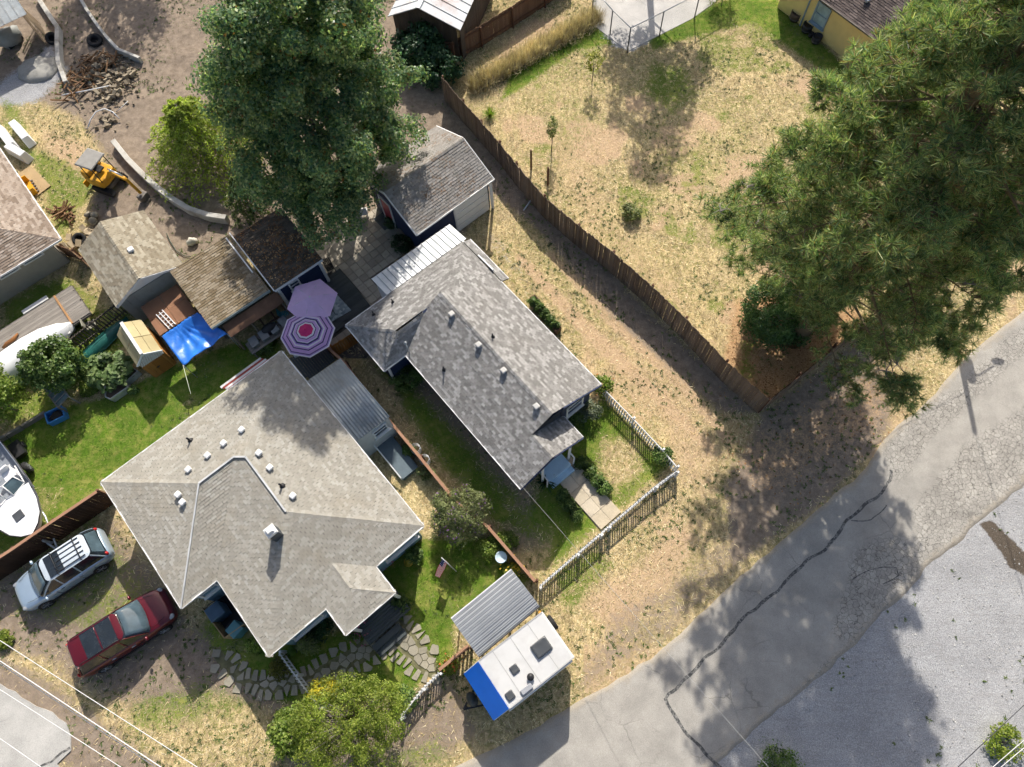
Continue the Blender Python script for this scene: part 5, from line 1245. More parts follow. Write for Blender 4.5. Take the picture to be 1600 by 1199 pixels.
MB().add([(-1.26, -hw+.03, 2.765), (-1.26, hw-.03, 2.765), (-2.065, hw-.03, 2.115), (-2.065, -hw+.03, 2.115), (-1.25, -hw+.03, 2.72), (-1.25, hw-.03, 2.72), (-2.03, hw-.03, 2.08), (-2.03, -hw+.03, 2.08)], [(0, 1, 2, 3), (0, 4, 5, 1), (1, 5, 6, 2), (2, 6, 7, 3), (3, 7, 4, 0)]).build('front_panel', bl, tr)
MB().box((-2.08, 0, 1.45), (.03, 2.0, .85)).build('front_window', cglass, tr)
dkp = paint('smoked_plastic', (.07, .075, .08), .25, .2, 2, .5); 
inv_t = rootmat(tr).inverted()
def trl(px, py, z=2.76): p = inv_t @ G(px, py, z); return p
def hatch(px, py, sx, sy, h, mat, nm='roof_hatch', rz=0.0):
    p = trl(px, py); return MB().box((p.x, p.y, 2.74+h/2), (sx, sy, h), rz, taper=.86).build(nm, mat, tr, bevel=.03)
hatch(846, 1012, .78, .62, .16, dkp, 'skylight'); hatch(797, 1087, .36, .36, .10, dkp); hatch(804, 1046, .36, .36, .09, dkp)
p = trl(829, 1058); MB().lathe([(.12, 2.73), (.12, 2.86), (.15, 2.87), (.15, 2.9), (.05, 2.95)], (p.x, p.y, 0), 16).build('roof_vent', BLACK, tr)
p = trl(823, 1077); MB().box((p.x, p.y, 2.80), (.52, .22, .12)).build('vent_cover', paint('grey_cover', (.32, .33, .35), .4, .1), tr, bevel=.03)
st_ = MB().lathe([(.14, -.09), (.30, -.1), (.34, -.05), (.34, .05), (.30, .1), (.14, .09)], (2.2, .55, 1.35), 22, Matrix.Rotation(R(90), 4, 'Y')).build('spare_tyre', RUBBER, tr)
for s in (-1, 1): wheel(tr, (.35, s*.98, .33), .33, .2)
MB().beam((-1.9, -.5, .5), (-3.0, 0, .5), .08, .1).beam((-1.9, .5, .5), (-3.0, 0, .5), .08, .1).box((-2.9, 0, .3), (.09, .09, .6)).build('hitch', BLACK, tr)
MB().blob((-2.45, .1, .72), (.24, .34, .36), 3, amp=.05).build('gas_bottle_cover', paint('grey_black_cover', (.045, .055, .06), .45, .2), tr)
for x in (-.55, .35, 1.25): MB().box((x, 0, 2.743), (.03, 2.16, .012)).build('roof_seam', paint('grey_sealant', (.36, .36, .35), .7), tr)
for s in (-1, 1): MB().box((.4, s*1.09, 2.745), (3.2, .05, .03)).build('roof_edge', MATS['grey_sealant'], tr)
MB().tube([(-1.3, -1.14, 2.62), (1.9, -1.14, 2.62)], .05, 8).build('awning_rail', WHITE, tr)
MB().box((1.95, 1.15, 2.6), (.12, .1, .12)).build('marker_lamp', paint('lamp_amber', (.6, .3, .05), .3), tr)

# steel carport --------------------------------------------------------------------
fcp, Lc, Wc = rect_frame([(704, 963), (801, 893), (842, 945), (748, 1030)], 2.45, R(-51))
cp = thing('carport', 'ribbed silver metal carport roof adjoining the white travel trailer', 'carport', fcp(Lc/2, Wc/2), 0)
slv = paint('silver_ribbed_steel', hexc('a5a8aa'), .38, .08, .8, .5, .45)
npan = 10
for i in range(npan):
    a, b = Lc*i/npan, Lc*(i+1)/npan; z = lambda u: 2.5-.14*abs(u/Lc*2-1)**2
    mb = MB().slab([fcp(a+.004, 0, z(a)), fcp(b-.004, 0, z(b)), fcp(b-.004, Wc, z(b)), fcp(a+.004, Wc, z(a))], .015)
    for q in (.12, .5): u = a+(b-a)*q; mb.beam(fcp(u, 0, z(u)+.012), fcp(u, Wc, z(u)+.012), .05, .045)
    mb.build('roof_panel', slv, cp, world=True)
for u in (.08, Lc-.08):
    for v in (.1, Wc/2, Wc-.1): MB().beam(fcp(u, v, -.05), fcp(u, v, 2.34), .07, .07).build('post', GALV, cp, world=True)
    MB().beam(fcp(u, 0, 2.33), fcp(u, Wc, 2.33), .06, .07).build('beam', GALV, cp, world=True)
for u in (-.02, Lc+.02): MB().beam(fcp(u, 0, 2.37), fcp(u, Wc, 2.37), .04, .06).build('edge_trim', BLACK if u > 1 else WHITE, cp, world=True)

# motorboat on its trailer -----------------------------------------------------------
gel = paint('white_gelcoat', (.82, .82, .82), .25, .03, 1, .5); ba = bearing((-14, 742), (56, 838), 1.5); bp = G(55, 835, 1.4)
boat = thing('motorboat', 'white motorboat with pointed bow on a trailer at the left lawn edge', 'boat', (bp.x, bp.y, 0), ba)
sta = [(0, .06, 1.62, 1.15), (-.25, .46, 1.62, .95), (-.7, .82, 1.6, .78), (-1.4, 1.06, 1.56, .66), (-2.4, 1.18, 1.5, .58), (-4, 1.2, 1.45, .55), (-6.2, 1.16, 1.42, .55)]
vs = []
for x, w, zs, zk in sta: vs += [(x, -w, zs), (x, -w*.96, zs-.14), (x-.02, -w*.8, (zs+zk)/2-.05), (x, 0, zk), (x-.02, w*.8, (zs+zk)/2-.05), (x, w*.96, zs-.14), (x, w, zs)]
MB().add(vs, [(i*7+j, (i+1)*7+j, (i+1)*7+j+1, i*7+j+1) for i in range(6) for j in range(6)]+[(0, 1, 2, 3, 4, 5, 6), tuple(42+j for j in range(6, -1, -1))], True).build('hull', gel, boat)
vs = []; fd = [(0.0, .05), (-.25, .44), (-.7, .79), (-1.4, 1.02), (-2.35, 1.13)]
for x, w in fd: vs += [(x, w*q, 1.625-.05*abs(x)/2.4+.12*(1-q*q)*min(1, abs(x))) for q in (-1, -.6, -.2, .2, .6, 1)]
MB().add(vs, [(i*6+j, i*6+j+1, (i+1)*6+j+1, (i+1)*6+j) for i in range(4) for j in range(5)], True).build('foredeck', gel, boat)
MB().box((-1.15, .02, 1.72), (.46, .46, .05)).build('deck_hatch', dkp, boat, bevel=.02)
mb = MB()
for s in (-1, 1): mb.tube([(-2.3, 0, 1.72), (-2.2, s*.35, 1.7), (-2.45, s*1.0, 1.6), (-3.6, s*1.08, 1.55)], .03, 6); mb.tube([(-2.75, 0, 2.15), (-2.7, s*.35, 2.12), (-2.85, s*.9, 2.0), (-3.6, s*1.02, 1.85)], .03, 6)
for p, q in (((-2.3, 0, 1.72), (-2.75, 0, 2.15)), ((-2.2, -.35, 1.7), (-2.7, -.35, 2.12)), ((-2.2, .35, 1.7), (-2.7, .35, 2.12)), ((-2.45, -1, 1.6), (-2.85, -.9, 2)), ((-2.45, 1, 1.6), (-2.85, .9, 2))): mb.tube([p, q], .03, 6)
mb.build('windshield_frame', WHITE, boat)
for s in (-1, 1):
    MB().add([(-2.2, s*.35, 1.72), (-2.44, s*.97, 1.62), (-2.84, s*.88, 1.98), (-2.69, s*.35, 2.1)], [(0, 1, 2, 3)]).build('windshield_pane', glass_mat('boat_glass', (.06, .09, .1), .05), boat).modifiers.new('s', 'SOLIDIFY').thickness = .01
MB().box((-4.2, 0, .95), (3.6, 2.0, .08)).build('cockpit_floor', paint('cockpit_grey', (.22, .24, .27), .8, .2), boat)
for y in (-.6, .6):
    st_ = MB().box((-3.5, y, 1.22), (.55, .55, .5)).box((-3.78, y, 1.6), (.12, .55, .4)).build('seat', gel, boat, bevel=.04)
for s in (-1, 1): MB().tube([(x-.01, s*(w+.015), z-.03) for x, w, z, _ in sta], .03, 6).build('rub_rail', BLACK, boat)
MB().tube([(-5, .55, .5), (-1.0, .45, .5), (.9, 0, .45)], .05, 6).tube([(-5, -.55, .5), (-1.0, -.45, .5), (.9, 0, .45)], .05, 6).box((.35, 0, .8), (.1, .1, .7)).box((.95, 0, .45), (.3, .12, .12)).build('trailer_frame', GALV, boat)
for s in (-1, 1): wheel(boat, (-4.0, s*1.05, .33), .33, .2)
MB().tube([(.95, 0, .45), (.95, .0, -.02)], .035, 6).build('jockey_stand', GALV, boat)

# mini excavator -----------------------------------------------------------------------
exa = bearing((150, 268), (236, 298), .8); exp = G(176, 290, 0)
ex = thing('mini_excavator', 'yellow mini excavator with grey canopy standing on the dirt', 'excavator', exp, exa)
yl = paint('digger_yellow', hexc('d29a1e'), .5, .1, 2, .4, 0, dirt=hexc('8a6a3a')); stl = paint('worn_steel', (.16, .145, .13), .6, .3, 3, .4, .5)
for s in (-1, 1):
    pts = [(-.8, .26), (-.62, .48), (.62, .48), (.8, .26), (.62, .05), (-.62, .05)]
    trk = MB(); n6 = len(pts); y0, y1 = s*.62-.16, s*.62+.16
    trk.add([(x, y0, z) for x, z in pts]+[(x, y1, z) for x, z in pts], [tuple(range(n6)), tuple(range(2*n6-1, n6-1, -1))]+[(i, n6+i, n6+(i+1) % n6, (i+1) % n6) for i in range(n6)])
    tk = trk.build('track', RUBBER, ex)
    for i in range(9): MB().box((-.6+i*.15, s*.62, .5), (.07, .34, .04)).build('track_pad', RUBBER, tk)
MB().box((0, 0, .42), (.9, 1.0, .25)).build('undercarriage', stl, ex)
MB().prism([(-1.05, -.35), (-.95, -.62), (-.5, -.72), (.35, -.70), (.45, -.3), (.45, .3), (.35, .70), (-.5, .72), (-.95, .62), (-1.05, .35)], .62, 1.15).build('house_body', yl, ex, bevel=.08)
MB().box((-.75, 0, 1.28), (.6, 1.25, .35), taper=.85).build('engine_hood', yl, ex, bevel=.1)
MB().box((-.12, .1, 1.35), (.45, .45, .12)).box((-.33, .1, 1.6), (.1, .45, .5)).build('seat', BLACK, ex, bevel=.03)
for x, y in ((.42, .62), (.42, -.55), (-.5, .62), (-.5, -.55)): MB().tube([(x, y, 1.1), (x*.9, y*.95, 2.25)], .03, 6).build('canopy_post', BLACK, ex)
MB().box((-.05, .03, 2.3), (1.25, 1.35, .09), taper=.93).build('canopy', paint('canopy_grey', hexc('8d8a84'), .6, .1, 3), ex, bevel=.04)
MB().beam((.5, -.15, 1.0), (1.35, -.15, 2.0), .2, .24).beam((1.35, -.15, 2.0), (2.25, -.15, 1.75), .18, .2).build('boom', yl, ex, bevel=.02)
MB().beam((2.25, -.15, 1.8), (2.55, -.15, .6), .14, .18).build('stick', yl, ex, bevel=.02)
MB().tube([(.6, -.15, 1.3), (1.5, -.15, 2.2)], .05, 8).tube([(1.3, -.15, 2.22), (2.2, -.15, 2.0)], .045, 8).build('hydraulic_ram', CHROME, ex)
MB().prism([(2.3, -.45), (2.75, -.45), (2.75, .15), (2.3, .15)], .05, .5).build('bucket', stl, ex, bevel=.08)
for y in (-.4, -.25, -.1, .05): MB().box((2.8, y, .1), (.18, .06, .06)).build('bucket_tooth', stl, ex)
MB().box((-1.25, 0, .35), (.06, 1.5, .4)).beam((-1.25, -.4, .35), (-.4, -.4, .4), .1, .1).beam((-1.25, .4, .35), (-.4, .4, .4), .1, .1).build('dozer_blade', yl, ex)

# flatbed trailer with plank deck -----------------------------------------------------------
ff, LF, WF = rect_frame([(-60, 560), (103, 447), (143, 482), (-20, 600)], .75, R(41))
fb_ = thing('flatbed_trailer', 'long flatbed trailer decked with grey weathered planks at the left', 'trailer', ff(LF/2, WF/2), 0)
nB = int(WF/.16)
pieces('plank', boxmesh('plank', (LF, .15, .045)), [XF(ff(LF/2+random.uniform(-.05, .05), .1+i*.16, .75+random.uniform(0, .01)), ff.a) for i in range(nB)], grw, fb_)
MB().beam(ff(0, 0, .66), ff(LF, 0, .66), .1, .14).beam(ff(0, WF, .66), ff(LF, WF, .66), .1, .14).beam(ff(LF, 0, .66), ff(LF, WF, .66), .1, .14).build('frame', stl, fb_, world=True)
MB().beam(ff(LF-1.0, .02, .8), ff(LF-1.0, WF-.02, .8), .1, .06).build('cross_board', wood('tan_board', hexc('a07a52'), hexc('b98f66')), fb_, world=True)
for u in (LF*.62, LF*.72):
    for v in (-.22, WF+.22):
        MB().lathe([(.2, -.09), (.31, -.1), (.34, -.05), (.34, .05), (.31, .1), (.2, .09)], ff(u, v, .34), 20, Matrix.Rotation(ff.a, 4, 'Z') @ Matrix.Rotation(R(90), 4, 'X')).build('wheel', RUBBER, fb_, world=True)
for v in (-.24, WF+.24): MB().box(ff(LF*.67, v, .73), (1.5, .3, .04), ff.a).build('mudguard', paint('white_mudguard', (.6, .6, .58), .5), fb_, world=True, bevel=.02)
simple('drift_log', MB().tube([(-.5, 0, .09), (-.2, .05, .1), (.2, -.02, .1), (.55, .1, .08)], [.05, .09, .1, .05], 8), wood('rusty_log', hexc('6a4426'), hexc('9a6a40')), 'rust-brown crooked log lying on the flatbed trailer planks', 'log', G(18, 535, .78), bearing((5, 545), (32, 522)))
# boat under white cover next to it
cvp = G(45, 548, .8); cva = bearing((5, 580), (112, 512), .8)
cv = thing('covered_boat', 'small boat under a white tarpaulin cover below the flatbed trailer', 'boat', (cvp.x, cvp.y, 0), cva)
vs = []; 
for x, w, z in ((-2.6, .75, 1.0), (-2.0, .85, 1.12), (-1, .9, 1.2), (0, .9, 1.25), (1, .82, 1.22), (1.9, .55, 1.12), (2.5, .1, .95)):
    vs += [(x, -w, .55), (x, -w*.95, z-.3), (x, -w*.5, z-.06), (x, 0, z+.05), (x, w*.5, z-.05), (x, w*.95, z-.3), (x, w, .55)]
MB().add(vs, [(i*7+j, i*7+j+1, (i+1)*7+j+1, (i+1)*7+j) for i in range(6) for j in range(6)]+[(6, 5, 4, 3, 2, 1, 0), tuple(42+j for j in range(7))], True).build('cover', paint('white_tarp', (.78, .79, .80), .55, .05, 2, .3, bump=.3), cv)
MB().prism([(-2.5, -.7), (1.4, -.7), (2.4, 0), (1.4, .7), (-2.5, .7)], .25, .56).build('hull', paint('grey_hull', (.3, .31, .32), .5), cv)
# upturned green canoe
cna = bearing((131, 566), (188, 512), .4); cn = thing('canoe', 'dark green canoe lying upside down along the slatted fence', 'canoe', G(160, 539), cna)
vs = []
for x, w, z in ((-1.95, .03, .3), (-1.5, .22, .38), (-.8, .38, .42), (0, .42, .43), (.8, .38, .42), (1.5, .22, .38), (1.95, .03, .3)): vs += [(x, -w, .12), (x, -w*.8, z-.1), (x, 0, z), (x, w*.8, z-.1), (x, w, .12)]
MB().add(vs, [(i*5+j, i*5+j+1, (i+1)*5+j+1, (i+1)*5+j) for i in range(6) for j in range(4)], True).build('hull', paint('canoe_green', hexc('1f5a52'), .4, .15, 2), cn)
MB().tube([(-1.95, 0, .31), (0, 0, .44), (1.95, 0, .31)], .02, 6).build('keel_strip', paint('canoe_rail', hexc('3d7a70'), .5), cn)
for s in (-1, 1): MB().tube([(-1.9, s*.04, .12), (-1.5, s*.23, .12), (-.8, s*.39, .12), (0, s*.43, .12), (.8, s*.39, .12), (1.5, s*.23, .12), (1.9, s*.04, .12)], .022, 6).build('gunwale', MATS['canoe_rail'], cn)

# ================================================================== parasols and patio furniture
def parasol(label, px, py, r, n, bands, zr=2.05, zt=2.5, rot=0.0, fin=None):
    p = G(px, py, zt); t = thing('parasol', label, 'parasol', (p.x, p.y, .15), rot); z0, z1 = zr-.15, zt-.15
    def ring(f): return [(f*r*math.cos(2*math.pi*i/n), f*r*math.sin(2*math.pi*i/n), z1+(z0-z1)*(f**1.25)) for i in range(n)]
    can = MB().add([(0, 0, z1-.02)]+[(x, y, z-.02) for x, y, z in ring(.98)], [(0, 1+(i+1) % n, 1+i) for i in range(n)]).build('canopy', bands[0][1], t)
    f0 = 0.0
    for f1_, m_ in bands:
        a = ring(max(f0, .02)); b = ring(f1_); sub = []
        mb = MB(); mb.add(a+b, [(i, n+i, n+(i+1) % n, (i+1) % n) for i in range(n)])
        mb.build('canopy_band', m_, can); f0 = f1_
    mb = MB()
    for i in range(n): x, y, z = ring(1)[i]; mb.tube([(0, 0, z1-.04), (x*.5, y*.5, z1+(z0-z1)*.42-.03), (x, y, z-.02)], .012, 5)
    mb.build('ribs', GALV, t, kind='stuff'); MB().tube([(0, 0, 0), (0, 0, z1+.02)], .024, 8).build('pole', GALV, t)
    MB().lathe([(.24, 0), (.24, .05), (.06, .08), (.04, .25)], (0, 0, .0), 16).build('base', BLACK, t); MB().lathe([(.05, z1), (.035, z1+.05), (.01, z1+.1)], (0, 0, 0), 10).build('finial', fin or WHITE, t)
def cloth(name, h, var=.05):
    k = NT(name); col = hexc(h); c = k.ramp(k.noise(4, 4), [(.3, tuple(x*(1-var) for x in col)), (.7, tuple(min(1, x*(1+var)) for x in col))]); k.base(c); k.rough(.85, .15)
    t = k.n('ShaderNodeBsdfTranslucent'); k.l(c, t.inputs[0]); mx = k.n('ShaderNodeMixShader'); mx.inputs[0].default_value = .3; k.l(k.b.outputs[0], mx.inputs[1]); k.l(t.outputs[0], mx.inputs[2]); k.l(mx.outputs[0], k.out.inputs[0]); MATS[name] = k.m; return k.m
lil = cloth('lilac_canvas', 'e8c8ea'); parasol('plain lilac six-sided parasol over the patio deck', 484, 464, 1.36, 6, [(.12, lil), (1.0, lil)], rot=R(20))
cpk, cwh, cvi, cna_, clv = cloth('pink_canvas', 'd8437e', .1), cloth('white_canvas', 'ece8ee'), cloth('violet_canvas', 'b79ad8'), cloth('navy_stripe_canvas', '4a4470'), cloth('lavender_canvas', 'd2b0de')
parasol('eight-sided parasol with pink centre and purple and white ring stripes', 477, 515, 1.42, 8, [(.27, cpk), (.34, cwh), (.37, cna_), (.47, clv), (.50, cwh), (.56, cna_), (.60, cvi), (.66, cwh), (.72, clv), (.76, cna_), (.88, clv), (.91, cna_), (.95, cvi), (1.0, cwh)], 1.98, 2.4, R(12), cpk)
def chair(label, px, py, rz, mat, grp):
    t = thing('patio_chair', label, 'chair', G(px, py, .15), rz, grp)
    pieces('slat', boxmesh('slat', (.07, .44, .02)), [rootmat(t) @ XF((-.18+i*.09, 0, .43)) for i in range(5)], mat, t)
    pieces('back_slat', boxmesh('back_slat', (.02, .07, .46)), [rootmat(t) @ XF((-.24, -.18+i*.09, .68), ry=R(-10)) for i in range(5)], mat, t)
    for x in (-.2, .2):
        for y in (-.2, .2): MB().tube([(x, y, 0), (x*.95, y, .43)], .016, 6).build('leg', mat, t)
chair('black slatted chair at the edge of the lilac parasol', 516, 493, R(150), BLACK, None); chair('teal metal chair half hidden at the upper rim of the striped parasol', 449, 497, R(20), paint('teal_metal', hexc('3f7f86'), .5), None)
chair('dark slatted bench chair on the patio above the deck', 518, 424, R(-60), BLACK, None)
tb = thing('patio_table', 'round dark patio table under the lilac parasol', 'table', G(488, 492, .15), 0)
MB().lathe([(.1, .68), (.55, .68), (.56, .70), (.54, .72), (.1, .72)], (0, 0, 0), 28).build('tabletop', dkp, tb)
for i in range(4): MB().tube([(.12*math.cos(i*1.57), .12*math.sin(i*1.57), .68), (.4*math.cos(i*1.57), .4*math.sin(i*1.57), 0)], .02, 6).build('leg', BLACK, tb)
gr = thing('grill', 'black covered grill standing left of the striped parasol', 'grill', G(430, 525), R(40))
MB().box((0, 0, .55), (.95, .5, .7), taper=.9).blob((0, 0, .95), (.45, .27, .22), 2, amp=.06).build('cover', paint('black_cover', (.02, .022, .026), .7, .3), gr, bevel=.06)
for x in (-.4, .4): MB().box((x, 0, .1), (.06, .45, .2)).build('leg', BLACK, gr)
rb = thing('timber_frame', 'unfinished brown timber frame beside the striped parasol', 'frame', G(430, 497), R(40))  # bare timber frame, not a stand for planters
for a, b in (((-.7, -.4, .5), (.7, -.4, .5)), ((-.7, .4, .5), (.7, .4, .5)), ((-.7, -.4, .5), (-.7, .4, .5)), ((.7, -.4, .5), (.7, .4, .5)), ((0, -.4, .5), (0, .4, .5))): MB().beam(a, b, .09, .05).build('bar', ced2, rb)
for x in (-.68, .68):
    for y in (-.38, .38): MB().box((x, y, .24), (.06, .06, .52)).build('leg', ced2, rb)
mt = MB().prism([(-.55, -.4), (.55, -.4), (.55, .4), (-.55, .4)], .02, .06); simple('doormat', mt, paint('slate_mat', (.10, .11, .11), .9, .3), 'dark grey slab mat on the patio in front of the red garage door', 'mat', G(601, 346), R(-48))
simple('lawn_chair', MB().box((0, 0, .4), (.5, .5, .04)).box((-.28, 0, .7), (.04, .5, .55)).box((-.2, -.2, .2), (.04, .04, .4)).box((.2, -.2, .2), (.04, .04, .4)).box((.2, .2, .2), (.04, .04, .4)).box((-.2, .2, .2), (.04, .04, .4)), WHITE, 'white lawn chair with navy stripe under the maple beside the garage', 'chair', G(570, 337), R(100))
simple('tree_stump', MB().lathe([(.32, -.05), (.30, .3), (.26, .38), (.05, .4)], k=14), paint('stump_grey', hexc('8f8578'), .9, .2, 6), 'round grey stump planter in the shrub bed beside the garage', 'stump', G(630, 366))

# ================================================================== bins, pots and yard things
def bin_(label, px, py, rz, mat, s=1.0):
    t = thing('wheeled_bin', label, 'bin', G(px, py), rz); MB().box((0, 0, .5*s), (.58*s, .62*s, .95*s), taper=1.14).build('body', mat, t, bevel=.03)
    MB().box((0, 0, 1.02*s), (.72*s, .74*s, .09), taper=.92).build('lid', mat, t, bevel=.03)
    for y in (-.26, .26): MB().lathe([(.03, -.03), (.12, -.03), (.12, .03), (.03, .03)], (-.36*s, y*s, .12), 12, Matrix.Rotation(R(90), 4, 'X')).build('wheel', BLACK, t)
    MB().tube([(-.4*s, -.25*s, .98*s), (-.44*s, 0, .98*s), (-.4*s, .25*s, .98*s)], .02, 6).build('handle', BLACK, t)
bin_('large blue-grey wheeled bin in the wooden enclosure by the cottage', 350, 958, A1, paint('bin_blue_grey', hexc('4c6274'), .5, .1))
bin_('teal wheeled bin under the cottage eave inside the wooden enclosure', 378, 985, A1+.2, paint('bin_teal', hexc('4f7f86'), .5, .1), .85)
en = thing('bin_enclosure', 'low plywood enclosure around the wheeled bins beside the cottage', 'enclosure', G(360, 985), 0)
plw = wood('tan_plywood', hexc('9a835f'), hexc('b59d78'))
for a, b in (((322, 951), (357, 998)), ((357, 998), (388, 976))): MB().beam(G(*a, .45), G(*b, .45), .04, .95).build('panel', plw, en, world=True)
MB().prism([G2(*p) for p in [(322, 951), (357, 998), (388, 976), (352, 930)]], -.02, .02).build('floor', BLACK, en, world=True)
for i, (px, py, s, lb) in enumerate(((1241, 31, .36, 'large wooden half-barrel planter by the yellow wall, farthest from the pine'), (1259, 49, .34, 'dark barrel planter by the yellow wall, under the window'), (1274, 66, .30, 'black round pot by the yellow wall, nearest the pine'), (1266, 57, .16, 'smallest black pot between two barrels by the yellow wall'))):
    t = thing('planter', lb, 'planter', G(px, py), 0, 'pots along the yellow wall'); MB().lathe([(s*.8, 0), (s, s*.8), (s*1.02, s*1.6), (s*.94, s*1.6), (s*.9, s*1.35), (s*.1, s*1.35)], k=18).build('pot', paint('barrel_brown', hexc('5a4a3c'), .7, .2) if i == 0 else BLACK, t)
    MB().lathe([(s*.99, s*.4), (s*1.03, s*.45), (s*1.05, s*.6), (s*1.0, s*.62)], k=18).build('hoop', stl, t)
# cold frame + blue tub
cf_a = bearing((82, 592), (118, 640), .6); cf = thing('cold_frame', 'slanted glazed cold frame on a wooden stand beside the lawn', 'cold frame', G(104, 622), cf_a)
for i in range(5):
    MB().add([(-.8+i*.32, -.36, .75), (-.5+i*.32, -.36, .75), (-.5+i*.32, .36, .95), (-.8+i*.32, .36, .95)], [(0, 1, 2, 3)]).build('pane', glass_mat('cold_glass', (.10, .14, .15), .1), cf).modifiers.new('s', 'SOLIDIFY').thickness = .015
for i in range(6): MB().beam((-.82+i*.32, -.38, .77), (-.82+i*.32, .38, .97), .04, .05).build('bar', grw, cf)
for y, z in ((-.39, .76), (.39, .96)): MB().beam((-.84, y, z), (.82, y, z), .06, .07).build('rail', grw, cf)
for x in (-.8, .78):
    for y, z in ((-.37, .74), (.37, .94)): MB().box((x, y, z/2), (.07, .07, z)).build('leg', grw, cf)
tubp = G(93, 652); tu = thing('blue_tub', 'blue plastic tub full of black soil at the foot of the cold frame', 'tub', tubp, R(30))
MB().prism([(-.42, -.3), (.42, -.3), (.42, .3), (-.42, .3)], 0, .03).build('bottom', paint('tub_blue', hexc('3d7db8'), .45, .1), tu)
for a, b in (((-.44, -.32), (.44, -.32)), ((.44, -.32), (.44, .32)), ((.44, .32), (-.44, .32)), ((-.44, .32), (-.44, -.32))): MB().beam((*a, .2), (*b, .2), .03, .4).beam((*a, .4), (*b, .4), .07, .03).build('side', MATS['tub_blue'], tu)
MB().blob((0, 0, .25), (.38, .26, .1), 6).build('soil', paint('black_soil', (.03, .026, .022), .95, .4), tu)
def raised_bed(label, pts, mat, h=.35):
    P = [Vector((*G2(*p), 0)) for p in pts]; t = thing('raised_bed', label, 'planter', sum(P, Vector())/len(P), 0)
    for a, b in zip(P, P[1:]+P[:1]): MB().beam(a+Vector((0, 0, h/2)), b+Vector((0, 0, h/2)), .05, h).build('side', mat, t, world=True)
    MB().prism([(p.x, p.y) for p in P], 0, h-.07).build('soil', paint('bed_soil', (.09, .065, .045), .95, .3), t, world=True)
raised_bed('galvanised raised bed with bare soil below the pumpkin leaves', [(172, 616), (190, 602), (203, 601), (206, 610), (180, 628), (172, 625)], GALV, .45)
raised_bed('galvanised raised bed full of pumpkin leaves beside the lattice shed', [(150, 590), (185, 560), (222, 585), (205, 600), (165, 610)], GALV, .45)
raised_bed('wooden planter box against the driveway side of the navy house', [(828, 472), (836, 468), (876, 518), (868, 524)], wood('dark_planter', hexc('4a382c'), hexc('6a5442')), .5)
# ladder rack of red planks on the cottage corner
rp = thing('red_planks', 'bundle of red and white planks leaning at the cottage roof corner', 'planks', G(383, 590, 0), 0)
for i in range(4): MB().beam(G(345+i*4, 606+i, .4+.1*i), G(408+i*4, 560+i, .4+.1*i), .14, .04).build('plank', wood('faded_red_board', hexc('9a4640'), hexc('b5655c')) if i % 2 else wp, rp, world=True)
# flag on a short angled pole
fg = thing('flag', 'small stars and stripes flag hanging from a white angled pole on the lawn', 'flag', G(703, 886), 0)
pt, pb2 = G(690, 872, 1.9), G(713, 893, .0)
MB().tube([pb2, pt], .025, 8).build('pole', WHITE, fg, world=True)
redc, whc, blc = cloth('flag_red', 'c8354a', .05), cloth('flag_white', 'd8d4d4', .03), cloth('flag_blue', '33406e', .05)
fu = (pb2-pt).normalized(); fdn = Vector((-.42, -.62, -.66)).normalized()
def fpt(a, b): return pt+fu*(.12+a*.62)+fdn*(b*.98)+Vector((.02*math.sin(7*b), .05*math.sin(5*b+2*a), .03*math.sin(6*b)))
for s in range(13):
    a0, a1 = s/13, (s+1)/13; b0 = .4 if s < 7 else 0.0; vs = [fpt(a, b0+(1-b0)*j/10) for j in range(11) for a in (a0, a1)]
    MB().add(vs, [(2*j, 2*j+1, 2*j+3, 2*j+2) for j in range(10)]).build('stripe', redc if s % 2 == 0 else whc, fg, world=True)
can = MB().add([fpt(a, .4*j/5) for j in range(6) for a in (0, 7/13)], [(2*j, 2*j+1, 2*j+3, 2*j+2) for j in range(5)]).build('canton', blc, fg, world=True)
for r_ in range(4):
    for c_ in range(5):
        p = fpt((r_+.6)*7/13/4.4, (c_+.6)*.4/5.4)+Vector((0, 0, .012)); MB().lathe([(.005, 0), (.016, .001), (.005, .004)], p, 5).build('star', whc, can, world=True)
bb = thing('bird_bath', 'pale round bird bath in the flower bed beside the divider fence', 'bird bath', G(784, 874), 0); MB().lathe([(.18, 0), (.08, .08), (.07, .5), (.1, .55)], k=16).build('pedestal', WHITE, bb); MB().lathe([(.1, .53), (.27, .6), (.28, .66), (.25, .66), (.2, .6), (.02, .58)], k=20).build('basin', paint('pale_stone', hexc('b9cdd6'), .6, .08), bb)
for i, (px, py) in enumerate(((652, 706), (666, 723))):
    mb = MB(); 
    for j in range(3): mb.tube([(.24*math.cos(a_*.4), .24*math.sin(a_*.4), .25+.2*j) for a_ in range(17)], .012, 5)
    for j in range(3): mb.tube([(.24*math.cos(j*2.1), .24*math.sin(j*2.1), -.02), (.24*math.cos(j*2.1), .24*math.sin(j*2.1), .65)], .012, 5)
    simple('plant_cage', mb, GALV, ('ring plant cage by the divider fence, nearer the corrugated entry', 'ring plant cage by the divider fence, nearer the purple bush')[i], 'plant cage', G(px, py), 0, 'plant cages along the divider fence')
